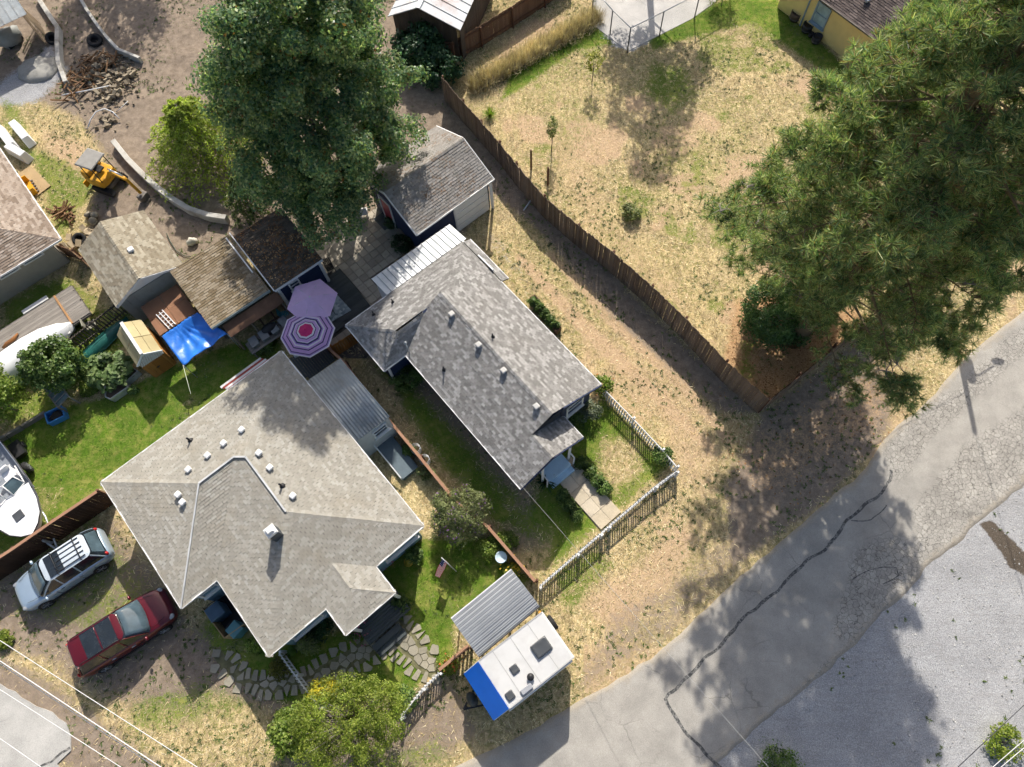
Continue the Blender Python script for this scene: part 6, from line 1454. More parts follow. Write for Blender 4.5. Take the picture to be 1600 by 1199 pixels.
for i, (px, py, cx_, lb) in enumerate(((656, 940-40, 'c2407f', 'black pot of pink flowers under the cottage window'), (640, 880, 'c9a53a', 'orange pot beside the cottage front wall'), (460, 1018, '3a3a3c', 'dark box planter beside the cottage picket fence'), (622, 955, '6fa0b8', 'pale blue box planter beside the porch steps'))):
    pp = thing('flower_pot', lb, 'pot', G(px if i else 612, py if i else 872), 0); MB().lathe([(.14, 0), (.2, .28), (.22, .3), (.19, .3), (.05, .26)], k=14).build('pot', paint('pot_%d' % i, hexc(cx_) if i else (.03, .03, .03), .5), pp)
    MB().blob((0, 0, .36), (.2, .2, .14), i, amp=.3).build('plant', leaf_mat('pot_leaf_%d' % i, [hexc(cx_), hexc('4a6a2a')] if i < 2 else [hexc('3f5a20'), hexc('5c7a30')]), pp)

# ================================================================== dirt yard: walls, rubble, tyres
wcn = paint('whitewashed_concrete', hexc('b9b6ae'), .85, .1, 3, .2, 0, dirt=hexc('7d7468'), bump=.3)
def low_wall(label, pts, w, h, mat):
    P = [Vector((*G2(*p), 0)) for p in pts]; t = thing('retaining_wall', label, 'wall', sum(P, Vector())/len(P), 0)
    for i, (a, b) in enumerate(zip(P, P[1:])):
        d = (b-a).normalized(); MB().beam(a-d*.04+Vector((0, 0, h/2-.05+.006*(i % 2))), b+d*.04+Vector((0, 0, h/2-.05+.006*(i % 2))), w+.006*(i % 2), h+random.uniform(-.02, .02)).build('wall_segment', mat, t, world=True, bevel=.03)
low_wall('curved whitewashed concrete wall between excavator and the yellow-green conifer', [(183, 228), (206, 257), (230, 281), (252, 301), (275, 318), (300, 333), (330, 343), (357, 347)], .32, .55, wcn)
low_wall('thin whitewashed wall curving past the tyre at the top left', [(124, -6), (140, 22), (158, 48), (172, 66), (190, 85), (222, 98)], .2, .5, wcn)
low_wall('short crumbling white wall beside the grey gravel heap', [(62, 0), (80, 28), (95, 50), (95, 75), (97, 105), (108, 135)], .28, .5, wcn)
def tyre(label, px, py, r=.42, z=.0, tilt=.25, grp='loose tyres in the dirt yard'):
    o_ = MB().lathe([(r*.55, -.1), (r*.92, -.12), (r, -.07), (r, .07), (r*.92, .12), (r*.55, .1), (r*.5, .0), (r*.55, -.1)], k=22).build('tyre', RUBBER); o_.location = G(px, py)+Vector((0, 0, .14+z)); o_.rotation_euler = (tilt, .1, .4); tag(o_, label, 'tyre', grp)
tyre('black tyre lying beside the thin white wall above the rubble', 150, 66, .5); tyre('black tyre leaning on the short crumbling white wall', 84, 64, .42, .05, .5); tyre('black tyre tucked against the grey shed corner', 127, 377, .38, .05, .4)
blk = conc('rubble_block', hexc('7d7262'), hexc('a39680')); me_b = [boxmesh('block', s) for s in ((.4, .2, .2), (.3, .2, .2), (.2, .2, .2))]
rr = random.Random(9); nblk = 0
def heap(poly, n, sp, grp, lab, mats_=None, meshes=None, nm='concrete_block', cat='block', z=(.05, .3)):
    P = [G2(*p) for p in poly]; xs = [p[0] for p in P]; ys = [p[1] for p in P]; k_ = 0; tries = 0
    while k_ < n and tries < 4000:
        tries += 1; x, y = rr.uniform(min(xs), max(xs)), rr.uniform(min(ys), max(ys))
        if not pip(x, y, P): continue
        o_ = add_obj(nm, rr.choice(meshes or me_b), mats_ or blk); o_.location = (x, y, rr.uniform(*z)); o_.rotation_euler = (rr.uniform(-.5, .5), rr.uniform(-.5, .5), rr.uniform(0, 3.14)); tag(o_, lab, cat, grp); k_ += 1
heap([(150, 105), (175, 95), (190, 110), (215, 110), (210, 122), (190, 160), (158, 165), (150, 140), (135, 130)], 75, .2, 'blocks of the big rubble heap', 'concrete block tumbled in the rubble heap between two white walls')
heap([(145, 185), (185, 182), (188, 195), (150, 205)], 14, .2, 'blocks below the bent pipe', 'concrete block lying under the bent white pipe', z=(.05, .15))
heap([(198, 105), (212, 100), (212, 122), (198, 122)], 6, .2, 'blocks at the end of thin wall', 'concrete block at the tip of the thin white wall', z=(.05, .2))
rbm = MB()
for _ in range(520):
    q = G(rr.gauss(165, 24), rr.gauss(128, 26)); s_ = rr.uniform(.04, .12); rbm.blob((q.x, q.y, rr.uniform(0, .12)), (s_, s_*rr.uniform(.6, 1), s_*.7), rr.randint(0, 999), 5, 3, .3)
tag(rbm.build('rubble', blk), 'small broken concrete chunks spread through the rubble heap', 'rubble', None, 'stuff')
mwood = [boxmesh('timber', (l, .09, .05)) for l in (.7, 1.0, 1.4)]
heap([(105, 125), (135, 90), (185, 85), (190, 110), (150, 130), (125, 165), (100, 160)], 60, .2, 'broken timbers in the rubble', 'broken brown timber sticking out of the rubble heap', wood('broken_timber', hexc('5a4330'), hexc('8a6a4a')), mwood, 'timber', 'timber', (.1, .4))
heap([(85, 330), (105, 315), (120, 345), (108, 350)], 22, .2, 'cut wood beside the tan house', 'grey scrap branch piled beside the tan house', wood('scrap_branch', hexc('6a6055'), hexc('8f8577')), mwood, 'scrap_wood', 'wood', (.05, .3))
heap([(110, 372), (135, 352), (150, 365), (125, 390), (108, 392)], 13, .2, 'pavers stacked by the shed', 'tan concrete paver stacked beside the grey shed', conc('tan_paver', hexc('8f7f68'), hexc('b3a388')), [boxmesh('paver_block', (.42, .3, .08))], 'paver_block', 'paver', (.05, .25))
heap([(138, 335), (150, 333), (155, 345), (142, 352)], 4, .2, 'rocks by the excavator', 'pale boulder between excavator and grey shed', conc('pale_rock', hexc('8d8676'), hexc('aaa290')), [MB().blob((0, 0, 0), (.26, .2, .18), 4, amp=.25).mesh('rock')], 'boulder', 'boulder', (.1, .2))
heap([(95, 386), (118, 386), (120, 396), (98, 398)], 5, .2, 'hollow blocks at the fence', 'pale hollow block lined up by the curved plank fence', blk, me_b[:1], 'hollow_block', 'block', (.1, .12))
pip_m = paint('white_pipe', (.72, .73, .74), .4, .05)
simple('plastic_pipe', MB().tube([G(137, 202, .15), G(141, 188, .35), G(150, 175, .5), G(163, 170, .5), G(176, 175, .4), G(187, 186, .15)], .035, 6).tube([G(182, 175, .1), G(192, 166, .2), G(200, 158, .25)], .02, 5), pip_m, 'bent white plastic pipe arching over the dirt', 'pipe')
simple('plastic_pipe', MB().tube([G(96, 149, .3), G(135, 142, .4), G(173, 134, .3)], .035, 6), pip_m, 'straight white plastic pipe lying across the rubble heap', 'pipe')
simple('steel_pole', MB().tube([G(818, 329, .12), G(838, 302, .2)], .045, 8), GALV, 'grey metal pole lying in the driveway against the cedar fence', 'pole')
# white concrete barrier pieces at the left edge
for i, (a, b, lb) in enumerate((((-6, 196), (22, 232), 'largest white barrier beam at the left edge beside the tan house roof'), ((18, 190), (45, 222), 'white barrier beam lying behind the others, with black strap'), ((10, 228), (42, 246), 'white barrier block nearest the tan house'))):
    A_, B_ = G(*a, .4), G(*b, .4); d = B_-A_; mb = MB().box((0, 0, .35), (d.length, .55, .65), taper=.8); simple('barrier_block', mb, WHITE, lb, 'barrier', ((A_+B_)/2-Vector((0, 0, .45))), math.atan2(d.y, d.x), 'white barrier pieces', bevel=.04)
# loader bucket and tan sheet next to the tan house
lb_ = thing('loader_bucket', 'yellow digger bucket lying on a tan sheet beside the tan house', 'bucket', G(47, 297), R(-50))
MB().prism([(-.6, -.3), (.6, -.3), (.6, .3), (-.6, .3)], .05, .12).box((0, -.3, .3), (1.2, .06, .5)).box((-.6, 0, .3), (.05, .6, .5)).box((.6, 0, .3), (.05, .6, .5)).build('shell', yl, lb_)
for x in (-.5, -.25, 0, .25, .5): MB().box((x, .36, .1), (.08, .16, .05)).build('tooth', stl, lb_)
simple('tan_sheet', MB().prism([(-1.2, -.5), (1.2, -.55), (1.2, .5), (-1.1, .55)], .0, .05), plw, 'large tan board on the ground between tan house and excavator', 'board', G(52, 283), bearing((30, 265), (78, 310)))
# half-covered trailer in top left
gc = thing('covered_machine', 'machine under a grey tarpaulin beneath the metal-roofed shed', 'machine', G(22, 66), R(60)); MB().blob((0, 0, .4), (.9, .55, .6), 4, 12, 8, .1).build('cover', paint('grey_tarp', hexc('8c8f8c'), .6, .12, 3), gc)
MB().box((0, 0, .1), (1.2, .7, .2)).build('base', BLACK, gc)
gp = MB().blob((0, 0, 0), (1.5, 1.2, .35), 8, 18, 8, .12); simple('gravel_heap', gp, conc('grey_gravel_heap', hexc('8c8a84'), hexc('9e9c95')), 'low heap of grey gravel beside the short crumbling wall', 'gravel heap', G(60, 110))
simple('old_cart', MB().box((0, 0, .35), (.5, .5, .05)).box((-.25, 0, .6), (.05, .5, .5)).box((-.2, -.22, .18), (.04, .04, .36)).box((.2, -.22, .18), (.04, .04, .36)).box((.2, .22, .18), (.04, .04, .36)).box((-.2, .22, .18), (.04, .04, .36)), paint('khaki_canvas', hexc('8c8a7c'), .8), 'crumpled white feed bag on an old cart behind the slatted fence', 'cart', G(148, 512), R(30))
simple('boulder', MB().blob((0, 0, .15), (.33, .24, .26), 8, amp=.2), paint('pale_sack', hexc('c5bfae'), .8, .1), 'pale stone in the dirt above the brown-roofed shed', 'stone', G(302, 380), .3)
simple('garden_hose', MB().tube([G(260, 365, .05), G(266, 378, .05), G(275, 392, .04), G(288, 400, .04), G(298, 401, .04)], .025, 6), paint('dark_hose', (.03, .05, .03), .5), 'dark hose curling on the grass behind the grey shed', 'hose')
simple('lawn_cart', MB().box((0, 0, .3), (.8, .5, .35), taper=1.15).lathe([(.05, -.04), (.18, -.04), (.18, .04), (.05, .04)], (.2, .3, .18), 12, Matrix.Rotation(R(90), 4, 'X')).lathe([(.05, -.04), (.18, -.04), (.18, .04), (.05, .04)], (.2, -.3, .18), 12, Matrix.Rotation(R(90), 4, 'X')).tube([(.4, 0, .4), (.9, 0, .7)], .02, 6), BLACK, 'black garden cart on the lawn beside the boat', 'cart', G(35, 706), 2.3)
simple('hose_reel', MB().lathe([(.08, -.15), (.28, -.15), (.28, -.1), (.12, -.1), (.12, .1), (.28, .1), (.28, .15), (.08, .15)], (0, 0, .3), 16, Matrix.Rotation(R(90), 4, 'X')).box((0, 0, .15), (.3, .34, .3)), paint('red_reel', hexc('b0524a'), .5), 'red hose reel leaning on the plank fence by the boat', 'hose reel', G(106, 815), .5)

# ================================================================== utility pole and wires
tip = G(1523, 678); hp = 9.0; base_p = tip + Vector((math.cos(SUN_AZ), math.sin(SUN_AZ), 0))*(hp/math.tan(SUN_EL)); base_p.z = 0
up_ = thing('utility_pole', 'tall wooden utility pole behind the pine, its shadow falling on the road', 'utility pole', base_p, 0)
MB().tube([(0, 0, -.1), (0, 0, hp)], [.19, .12], 10).build('pole', wood('pole_wood', (.12, .09, .07), (.2, .16, .12)), up_)
MB().tube([(0, 0, 6.4), (.8, .55, 6.9), (1.7, 1.2, 7.0)], .04, 6).build('lamp_arm', GALV, up_); MB().blob((1.95, 1.38, 6.95), (.36, .18, .1), 3, amp=0).build('lamp_head', GALV, up_)
MB().lathe([(.22, 0), (.24, .1), (.24, .8), (.2, .9)], (.38, .25, 6.0), 14).build('transformer', paint('grey_transformer', (.3, .32, .33), .5), up_)
def wire(name, label, a, b, r, mat, sag=.3, grp=None):
    a = Vector(a); b = Vector(b); pts = [a.lerp(b, i/16)+Vector((0, 0, -sag*4*(i/16)*(1-i/16))) for i in range(17)]
    simple(name, MB().tube(pts, r, 5), mat, label, 'cable', (0, 0, 0), 0, grp)
cab = paint('pale_cable', (.62, .62, .62), .5, .05); cabd = paint('dark_cable', (.06, .06, .065), .6, .1)
def span(p, q, h, t0=-3.0, t1=4.5):
    a, b = G(*p, h), G(*q, h); d = b-a; return a+d*t0, a+d*t1
for p, q, h, r, lb in (((0, 1003), (305, 1199), 7.2, .013, 'pale overhead cable nearest the red car'), ((0, 1035), (248, 1199), 7.0, .018, 'thick twisted overhead cable, second from the red car'), ((0, 1039), (246, 1203), 6.9, .014, 'thin strand running beside the thick twisted overhead cable'), ((0, 1080), (185, 1199), 7.6, .013, 'pale overhead cable crossing the side road corner'), ((0, 1157), (60, 1199), 8.0, .013, 'pale overhead cable in the bottom left corner')):
    a, b = span(p, q, h); wire('overhead_cable', lb, a, b, r, cab, .1, 'cables over the side road')
wire('service_cable', 'white service cable from navy house corner across the road', f2(9.9, -6.1, 2.9), G(1330, 1345, 7.5), .007, paint('grey_cable', (.3, .3, .3), .6), .15)
for p, q, h, m_, lb in (((1500, 1199), (1600, 1105), 7.5, cabd, 'dark overhead cable in the bottom right corner'), ((1555, 1199), (1600, 1160), 7.8, cab, 'upper pale overhead cable in the bottom right corner'), ((1568, 1199), (1600, 1172), 7.9, cab, 'lower pale overhead cable in the bottom right corner')):
    a, b = span(p, q, h, -1.5, 2.5); wire('overhead_cable', lb, a, b, .012, m_, .1, 'cables over the gravel')
dw = (G(1580, 870)-G(1523, 678)); dw.z = 0; dw.normalize(); wire('overhead_cable', 'cable strung from the utility pole over the road', base_p+Vector((0, 0, hp-.2)), base_p+dw*32+Vector((0, 0, hp-.4)), .018, cabd, .3)
dw2 = (G(1200, 755)-G(1440, 830)); dw2.z = 0; dw2.normalize(); wire('overhead_cable', 'cable strung from the utility pole towards the navy house', base_p+Vector((0, 0, 7.2)), f2(4, -3, 6.2)+Vector((14, 1, .6)), .014, cabd, .3)

# ================================================================== vegetation
def unit(a): return a/np.maximum(1e-9, np.linalg.norm(a, axis=-1, keepdims=True))
def leaf_cloud(cent, bias, size, aspect=.7, spread=.8):
    n = len(cent); nr = unit(bias+rng.normal(0, spread, (n, 3))); t = unit(np.cross(nr, rng.normal(0, 1, (n, 3)))); b = np.cross(nr, t)
    s = (size*rng.uniform(.65, 1.25, n))[:, None]
    V = np.stack([cent-t*s*.5, cent-b*s*.5*aspect+nr*s*.06, cent+t*s*.5, cent+b*s*.5*aspect+nr*s*.06], 1).reshape(-1, 3)
    return V, np.arange(n*4).reshape(n, 4)
def clump_leaves(ell, nclump, per, rc, inner=.45, low=-.75, up=.7):
    """leaf positions on many small clumps spread through the crown"""
    cs = []; tot = sum(e[1][0]*e[1][1]*e[1][2] for e in ell)**1.0
    for c, r in ell:
        k_ = max(3, int(nclump*r[0]*r[1]*r[2]/tot)); d = unit(rng.normal(0, 1, (k_*3, 3))); d = d[d[:, 2] > low][:k_]
        rad = rng.uniform(inner, 1.0, len(d))**.55; cs.append((np.array(c)+d*rad[:, None]*np.array(r)*rng.uniform(.9, 1.1, (len(d), 1)), d))
    P, B, CC = [], [], []
    for cc, dd in cs:
        for c, d in zip(cc, dd):
            m = int(per*rng.uniform(.6, 1.4)); q = unit(rng.normal(0, 1, (m, 3))+np.array([0, 0, .25])); r_ = rc*rng.uniform(.7, 1.3)*rng.uniform(.45, 1, (m, 1))
            P.append(c+q*r_*np.array([1, 1, .75])); B.append(q*.8+d*.4+np.array([0, 0, up])); CC.append(c)
    return np.concatenate(P), np.concatenate(B), np.array(CC)
BARK = wood('grey_bark', (.12, .10, .085), (.26, .23, .20)); PBARK = wood('pine_bark', (.17, .12, .07), (.34, .26, .16))
def broadleaf(name, label, base, ell, nclump, per, rc, leaf, mat, tr=.2, cat='tree', limbs=14, group=None, asp=.7, low=-.75, bark=None, trunk_top=None, flower=None, up=.7, inner=.45, lspread=.8):
    base = Vector(base); t = thing(name, label, cat, base, 0, group)
    P, B, CC = clump_leaves(ell, nclump, per, rc, inner, low, up); V, Fc = leaf_cloud(P, B, leaf, asp, lspread)
    add_obj('crown', mesh_np('crown', V-np.array(base), Fc), mat, t)
    top = Vector(trunk_top) if trunk_top else Vector(ell[0][0]); mb = MB(); mid = base.lerp(top, .5)+Vector((.15*tr*5, -.1*tr*4, 0))
    mb.tube([base-Vector((0, 0, .1)), base.lerp(top, .2), mid, top], [tr*1.25, tr, tr*.75, tr*.3], 8)
    sel = CC[rng.choice(len(CC), min(limbs, len(CC)), False)]
    for c in sel:
        c = Vector(c); s = base.lerp(top, rng.uniform(.3, .85)); mb.tube([s, s.lerp(c, .5)+Vector((0, 0, .05*(c-s).length)), c], [tr*.38, tr*.22, tr*.07], 5)
    mb.build('trunk', bark or BARK, t, world=True)
    if flower:
        fm, fn_, fs = flower; i = rng.choice(len(P), fn_, False); V2, F2 = leaf_cloud(P[i]+B[i]*.05, B[i], fs, .6); add_obj('blossoms', mesh_np('blossoms', V2-np.array(base), F2), fm, t)
    return t
def V3(p): return (p.x, p.y, p.z)
# ---- maple behind the patio
mb0 = G(560, 318); mx, my = mb0.x, mb0.y
MAPLE = [((mx-.3, my+.6, 7.4), (3.9, 3.7, 4.0)), ((mx-.3, my+.8, 11.6), (3.0, 2.8, 3.0)), ((mx-.4, my+.6, 14.2), (1.7, 1.6, 1.8)), ((mx+.4, my-2.0, 4.6), (1.9, 1.7, 1.6)), ((mx-1.3, my-2.3, 4.3), (2.0, 1.7, 1.5)), ((mx-2.7, my-2.0, 3.5), (1.6, 1.4, 1.3)), ((mx-.3, my-2.3, 3.5), (1.9, 1.4, 1.3))]
MAPLE += [((mx+1.2, my-1.5, 13.8), (1.7, 1.6, 1.6)), ((mx+2.5, my-.6, 12.8), (1.6, 1.5, 1.5)), ((mx-2.2, my-2.0, 11.6), (1.6, 1.5, 1.5)), ((mx-.6, my-1.4, 13.2), (1.6, 1.5, 1.6))]
for i in range(22):
    a = i*2.39996; z = 4.6+9.0*(i/22)**1.15; q = np.interp(z, [4.5, 7, 10, 14], [4.2, 4.8, 3.6, 1.6])*random.uniform(.8, 1.12); r_ = random.uniform(1.15, 1.9)*(1 if z < 11 else .75)
    MAPLE.append(((mx-.35+q*math.cos(a)*(1.0 if math.cos(a) < 0 else .92), my+.5+q*math.sin(a), z), (r_, r_, r_*.8)))
maple_l = leaf_mat('maple_leaf', [(.08, .165, .10), (.115, .21, .115), (.17, .27, .13), (.27, .355, .16), (.48, .53, .29)], .36, .58, ((.24, .13, .05), .03))
broadleaf('maple_tree', 'big dark green maple towering over the patio and garage', mb0,
    MAPLE, 880, 215, .62, .16, maple_l, .34, limbs=34, inner=.5, lspread=.5, up=.5, trunk_top=(mx-.3, my+1.0, 12.5))
# ---- yellow-green conifer beside it
cyp = leaf_mat('golden_conifer_leaf', [(.18, .24, .03), (.29, .36, .055), (.40, .46, .09), (.56, .60, .17)], .55, .55)
def conifer_sprays(name, label, base, h, r, nbr, mat, leaf=.11, cat='tree', group=None, per=46):
    base = Vector(base); t = thing(name, label, cat, base, 0, group); P, B = [], []; tk = MB()
    tk.tube([base-Vector((0, 0, .1)), base+Vector((0, 0, h*.95))], [r*.07+.03, .02], 7)
    for i in range(nbr):
        f = (i+.5)/nbr; z = h*(.06+.9*f); L = r*(1-f**1.5*.85)*rng.uniform(.75, 1.15); a = i*2.39996+rng.uniform(-.3, .3); d = np.array([math.cos(a), math.sin(a), 0]); s = np.array([-d[1], d[0], 0])
        tt = rng.uniform(.2, 1, per)**.8; lat = rng.normal(0, .22, per)*L*(1.15-tt)*.9; zz_ = z+.28*L*tt-.55*L*tt**2*.8+rng.normal(0, .04, per)
        P.append(np.array([base.x, base.y, 0])+d*(L*tt)[:, None]+s*lat[:, None]+np.stack([0*tt, 0*tt, zz_], 1)); B.append(np.tile(d*.35+np.array([0, 0, .8]), (per, 1)))
        p1 = base+Vector((*(d*L*.5)[:2], z+.14*L-.11*L)); tk.tube([base+Vector((0, 0, z)), p1, base+Vector((*(d*L*.85)[:2], z+.24*L-.32*L))], [.03, .02, .008], 4)
    P, B = np.concatenate(P), np.concatenate(B); V, Fc = leaf_cloud(P, B, leaf*1.7, .32, .6); add_obj('crown', mesh_np('crown', V-np.array(base), Fc), mat, t); tk.build('trunk', BARK, t, world=True); return t
cb_ = G(330, 248); conifer_sprays('golden_conifer', 'feathery yellow-green conifer between the dirt yard and the maple', cb_, 4.6, 3.9, 170, cyp, .14, per=78)
cb_ = G(395, 330); conifer_sprays('golden_conifer', 'smaller dark-tipped conifer tucked under the maple beside the curved wall', cb_, 3.0, 1.6, 70, leaf_mat('dull_conifer_leaf', [(.05, .09, .02), (.10, .15, .035), (.18, .21, .06)]), .12, per=50)
# ---- pine
pnm = leaf_mat('pine_needle', [(.095, .17, .085), (.15, .24, .105), (.23, .32, .125), (.34, .40, .15), (.50, .51, .24)], .5, .38, ((.34, .22, .10), .08))
pb0 = G(1240, 532); pine = thing('pine_tree', 'huge ponderosa-like pine with long needle tufts covering the upper right', 'tree', pb0, 0)
HP = 24.0; rng = np.random.default_rng(21); tk = MB(); tk.tube([pb0-Vector((0, 0, .1)), pb0+Vector((.1, .1, 7)), pb0+Vector((-.3, .2, 16)), pb0+Vector((-.5, 0, HP))], [.50, .42, .28, .05], 10); tk.build('trunk', PBARK, pine, world=True)
def prof(z): return np.interp(z, [3.2, 5, 8, 12, 15, 18, 21, 24], [4.6, 5.9, 6.4, 6.6, 6.4, 4.8, 3.0, .5])
TC_, TD = [], []; lm = MB(); i = 0; z = 3.6
while z < HP-.3:
    for q in range(4 if z < 12 else 5):
        a = i*2.39996+rng.uniform(-.35, .35); i += 1; L = prof(z)*rng.uniform(.66, 1.04); am = math.degrees(a) % 360; L *= (1.06 if math.cos(a) < 0 else 1.06-.36*math.cos(a)); L *= (1.07 if 268 < am < 335 and z < 9 else 1); L *= (.66 if 95 < am < 172 and z > 9.5 else 1); L *= (.34 if (166 < am < 268 and z < 7.8) or (206 < am < 268 and z < 10.5) else 1); d = Vector((math.cos(a), math.sin(a), 0)); zz0 = z+rng.uniform(-.3, .3)
        pts = [pb0+d*(L*f)+Vector((0, 0, zz0+L*(.10*f-.30*f*f+.26*f**3)))+Vector((rng.normal(0, .10)*f, rng.normal(0, .10)*f, 0))*L*.4 for f in (0, .25, .5, .75, 1)]
        lm.tube(pts, [.075*(L/6)+.015, .05*(L/6)+.012, .03*(L/6)+.01, .018, .008], 5)
        nt_ = int(5+L*(4.0 if z < 11 else 4.4))
        for j in range(nt_):
            f = rng.uniform(.26, 1.0)**.75; k0 = min(3, int(f*4)); p = pts[k0].lerp(pts[k0+1], f*4-k0); side = Vector((-d.y, d.x, 0))*(1 if rng.random() < .5 else -1)
            sl = L*.30*(1.12-f)*rng.uniform(.5, 1.2)+.2; e = p+side*sl*.8+d*sl*.45+Vector((0, 0, sl*rng.uniform(-.05, .3))); lm.tube([p, p.lerp(e, .6), e], [.022, .014, .007], 3, False)
            for w in range(3):
                g_ = p.lerp(e, 1-.30*w)+Vector(rng.normal(0, .12, 3)); TC_.append(g_); TD.append((e-p).normalized()+Vector((0, 0, .55)))
        for w in range(3): TC_.append(pts[4]+Vector(rng.normal(0, .14, 3))); TD.append(d+Vector((0, 0, .5)))
    z += .46 if z < 12 else .42
lm.build('limbs', PBARK, pine, world=True)
def needles(cent, dirs, n, ln, wd, base):
    m = len(cent); C_ = np.repeat(cent, n, 0); D_ = np.repeat(unit(dirs), n, 0); q = unit(rng.normal(0, 1, (m*n, 3))+D_*.75); L_ = ln*rng.uniform(.75, 1.2, (m*n, 1))*np.repeat(rng.uniform(.55, 1.3, m), n)[:, None]; sd = unit(np.cross(q, rng.normal(0, 1, (m*n, 3))))*wd
    V = np.stack([C_-sd*.5+q*L_*.06, C_+sd*.5+q*L_*.06, C_+q*L_+sd*.22, C_+q*L_-sd*.22], 1).reshape(-1, 3)-np.array(base); return mesh_np('needles', V, np.arange(m*n*4).reshape(-1, 4))
add_obj('crown', needles(np.array([tuple(p) for p in TC_]), np.array([tuple(p) for p in TD]), 30, .29, .026, pb0), pnm, pine)
dl = MB()
for _ in range(26):
    g_ = TC_[rng.integers(0, len(TC_)//2)]+Vector((rng.normal(0, .3), -.4, .35))
    for j in range(7):
        a = rng.uniform(0, 6.283); q = g_+Vector((math.cos(a), math.sin(a), rng.uniform(-.1, .4)))*rng.uniform(.2, .6); dl.tube([g_, g_.lerp(q, .5)+Vector(rng.normal(0, .07, 3)), q], [.022, .014, .005], 4, False)
dl.build('dead_twigs', paint('dead_twig', (.24, .21, .18), .9, .2), pine, world=True, kind='stuff')
# ---- other trees and shrubs
yg = leaf_mat('yellow_green_leaf', [(.13, .19, .025), (.20, .27, .035), (.29, .35, .055), (.40, .43, .10)], .5, .5)
lime = leaf_mat('lime_leaf', [(.10, .16, .022), (.17, .25, .04), (.26, .34, .065), (.36, .42, .12)], .5, .5)
mid = leaf_mat('mid_green_leaf', [(.045, .095, .02), (.08, .145, .03), (.125, .195, .045), (.20, .26, .08)], .45, .3)
dkg = leaf_mat('dark_green_leaf', [(.02, .052, .018), (.036, .08, .027), (.06, .115, .036)], .4, .2)
slg = leaf_mat('sage_leaf', [(.10, .13, .08), (.16, .19, .12), (.22, .25, .16)], .6, .25)
olv = leaf_mat('olive_leaf', [(.10, .13, .05), (.17, .195, .075), (.24, .26, .11), (.33, .37, .17)], .55, .45)
p = G(572, 1122); broadleaf('willowy_tree', 'yellow-green feathery tree at the bottom between cottage path and road', p, [((p.x, p.y, 2.5), (2.35, 1.9, 1.7)), ((p.x+.9, p.y+.3, 2.2), (1.5, 1.4, 1.3)), ((p.x-.7, p.y-1.2, 2.1), (1.7, 1.3, 1.3))], 430, 62, .27, .10, yg, .13, limbs=110, asp=.4, low=-.5, inner=.3)
p = G(474, 1140); broadleaf('round_shrub', 'round-leaved green shrub left of the feathery tree', p, [((p.x, p.y, 1.3), (.95, .95, 1.0))], 70, 80, .30, .14, lime, .06, 'shrub', limbs=12)
p = G(512, 1078); broadleaf('flowering_shrub', 'bright yellow flowering shrub behind the feathery tree', p, [((p.x, p.y, .8), (.6, .5, .6))], 30, 70, .25, .10, leaf_mat('yellow_blossom', [(.45, .38, .02), (.6, .5, .03), (.25, .26, .04)]), .04, 'shrub', limbs=6)
p = G(724, 812); broadleaf('butterfly_bush', 'loose grey-green bush with purple flower spikes at the divider fence', p, [((p.x, p.y, 1.3), (1.35, 1.3, 1.15))], 130, 80, .30, .13, olv, .06, 'shrub', limbs=40, asp=.35, flower=(leaf_mat('purple_blossom', [(.16, .07, .20), (.26, .14, .30)]), 420, .11))
p = G(25, 640); broadleaf('leafy_tree', 'bright green bushy tree at the left edge above the boat', p, [((p.x-.3, p.y, 2.0), (1.6, 1.5, 1.6))], 130, 85, .42, .14, lime, .1, limbs=12)
p = G(116, 590); broadleaf('leafy_tree', 'small round dark-leaved tree beside the white covered boat', p, [((p.x, p.y, 1.9), (1.35, 1.3, 1.2))], 110, 75, .36, .16, mid, .08, limbs=12)
p = G(1208, 506); broadleaf('holly_bush', 'dense dark evergreen bush clipped round under the pine', p, [((p.x, p.y, 1.3), (2.0, 1.8, 1.6)), ((p.x+1.7, p.y+1.2, 1.5), (1.9, 1.6, 1.7))], 280, 150, .40, .11, leaf_mat('holly_leaf', [(.05, .11, .035), (.085, .165, .05), (.15, .24, .08)], .35, .35), .12, 'bush', limbs=10, low=-.9)
p = G(676, 112); broadleaf('leafy_shrub', 'large dark-leaved shrub spilling over in front of the old barn', p, [((p.x-.6, p.y+.6, 1.2), (1.7, 1.6, 1.4)), ((p.x+.8, p.y-.8, .9), (1.1, 1.2, 1.0))], 150, 70, .42, .20, leaf_mat('ivy_leaf', [(.02, .065, .025), (.035, .09, .035), (.06, .12, .045)], .4, .25), .06, 'shrub', limbs=8)
p = G(183, 588); broadleaf('pumpkin_patch', 'broad pale-green pumpkin leaves filling the raised bed', p, [((p.x, p.y, .7), (1.15, .95, .35))], 40, 40, .35, .27, leaf_mat('pumpkin_leaf', [(.08, .14, .04), (.14, .21, .07), (.24, .31, .13)], .5, .35), .03, 'plant', limbs=6, asp=.9, up=1.4)
p = G(640, 600); broadleaf('fern_shrub', 'bright green ferny shrub against the side of the navy house', p, [((p.x, p.y, .7), (.85, .65, .6))], 50, 70, .25, .12, mid, .04, 'shrub', limbs=6, asp=.4)
p = G(485, 1008); conifer_sprays('dwarf_conifer', 'pale green spiky dwarf conifer beside the cottage front wall', p, 1.4, .62, 60, leaf_mat('pale_conifer', [(.13, .18, .06), (.21, .26, .09), (.30, .33, .14)]), .07, 'shrub', per=40)
p = G(439, 1044); conifer_sprays('dwarf_conifer', 'olive dwarf conifer left of the cottage picket fence', p, 1.2, .6, 55, leaf_mat('olive_conifer', [(.08, .09, .02), (.15, .15, .03), (.22, .21, .05)]), .07, 'shrub', per=40)
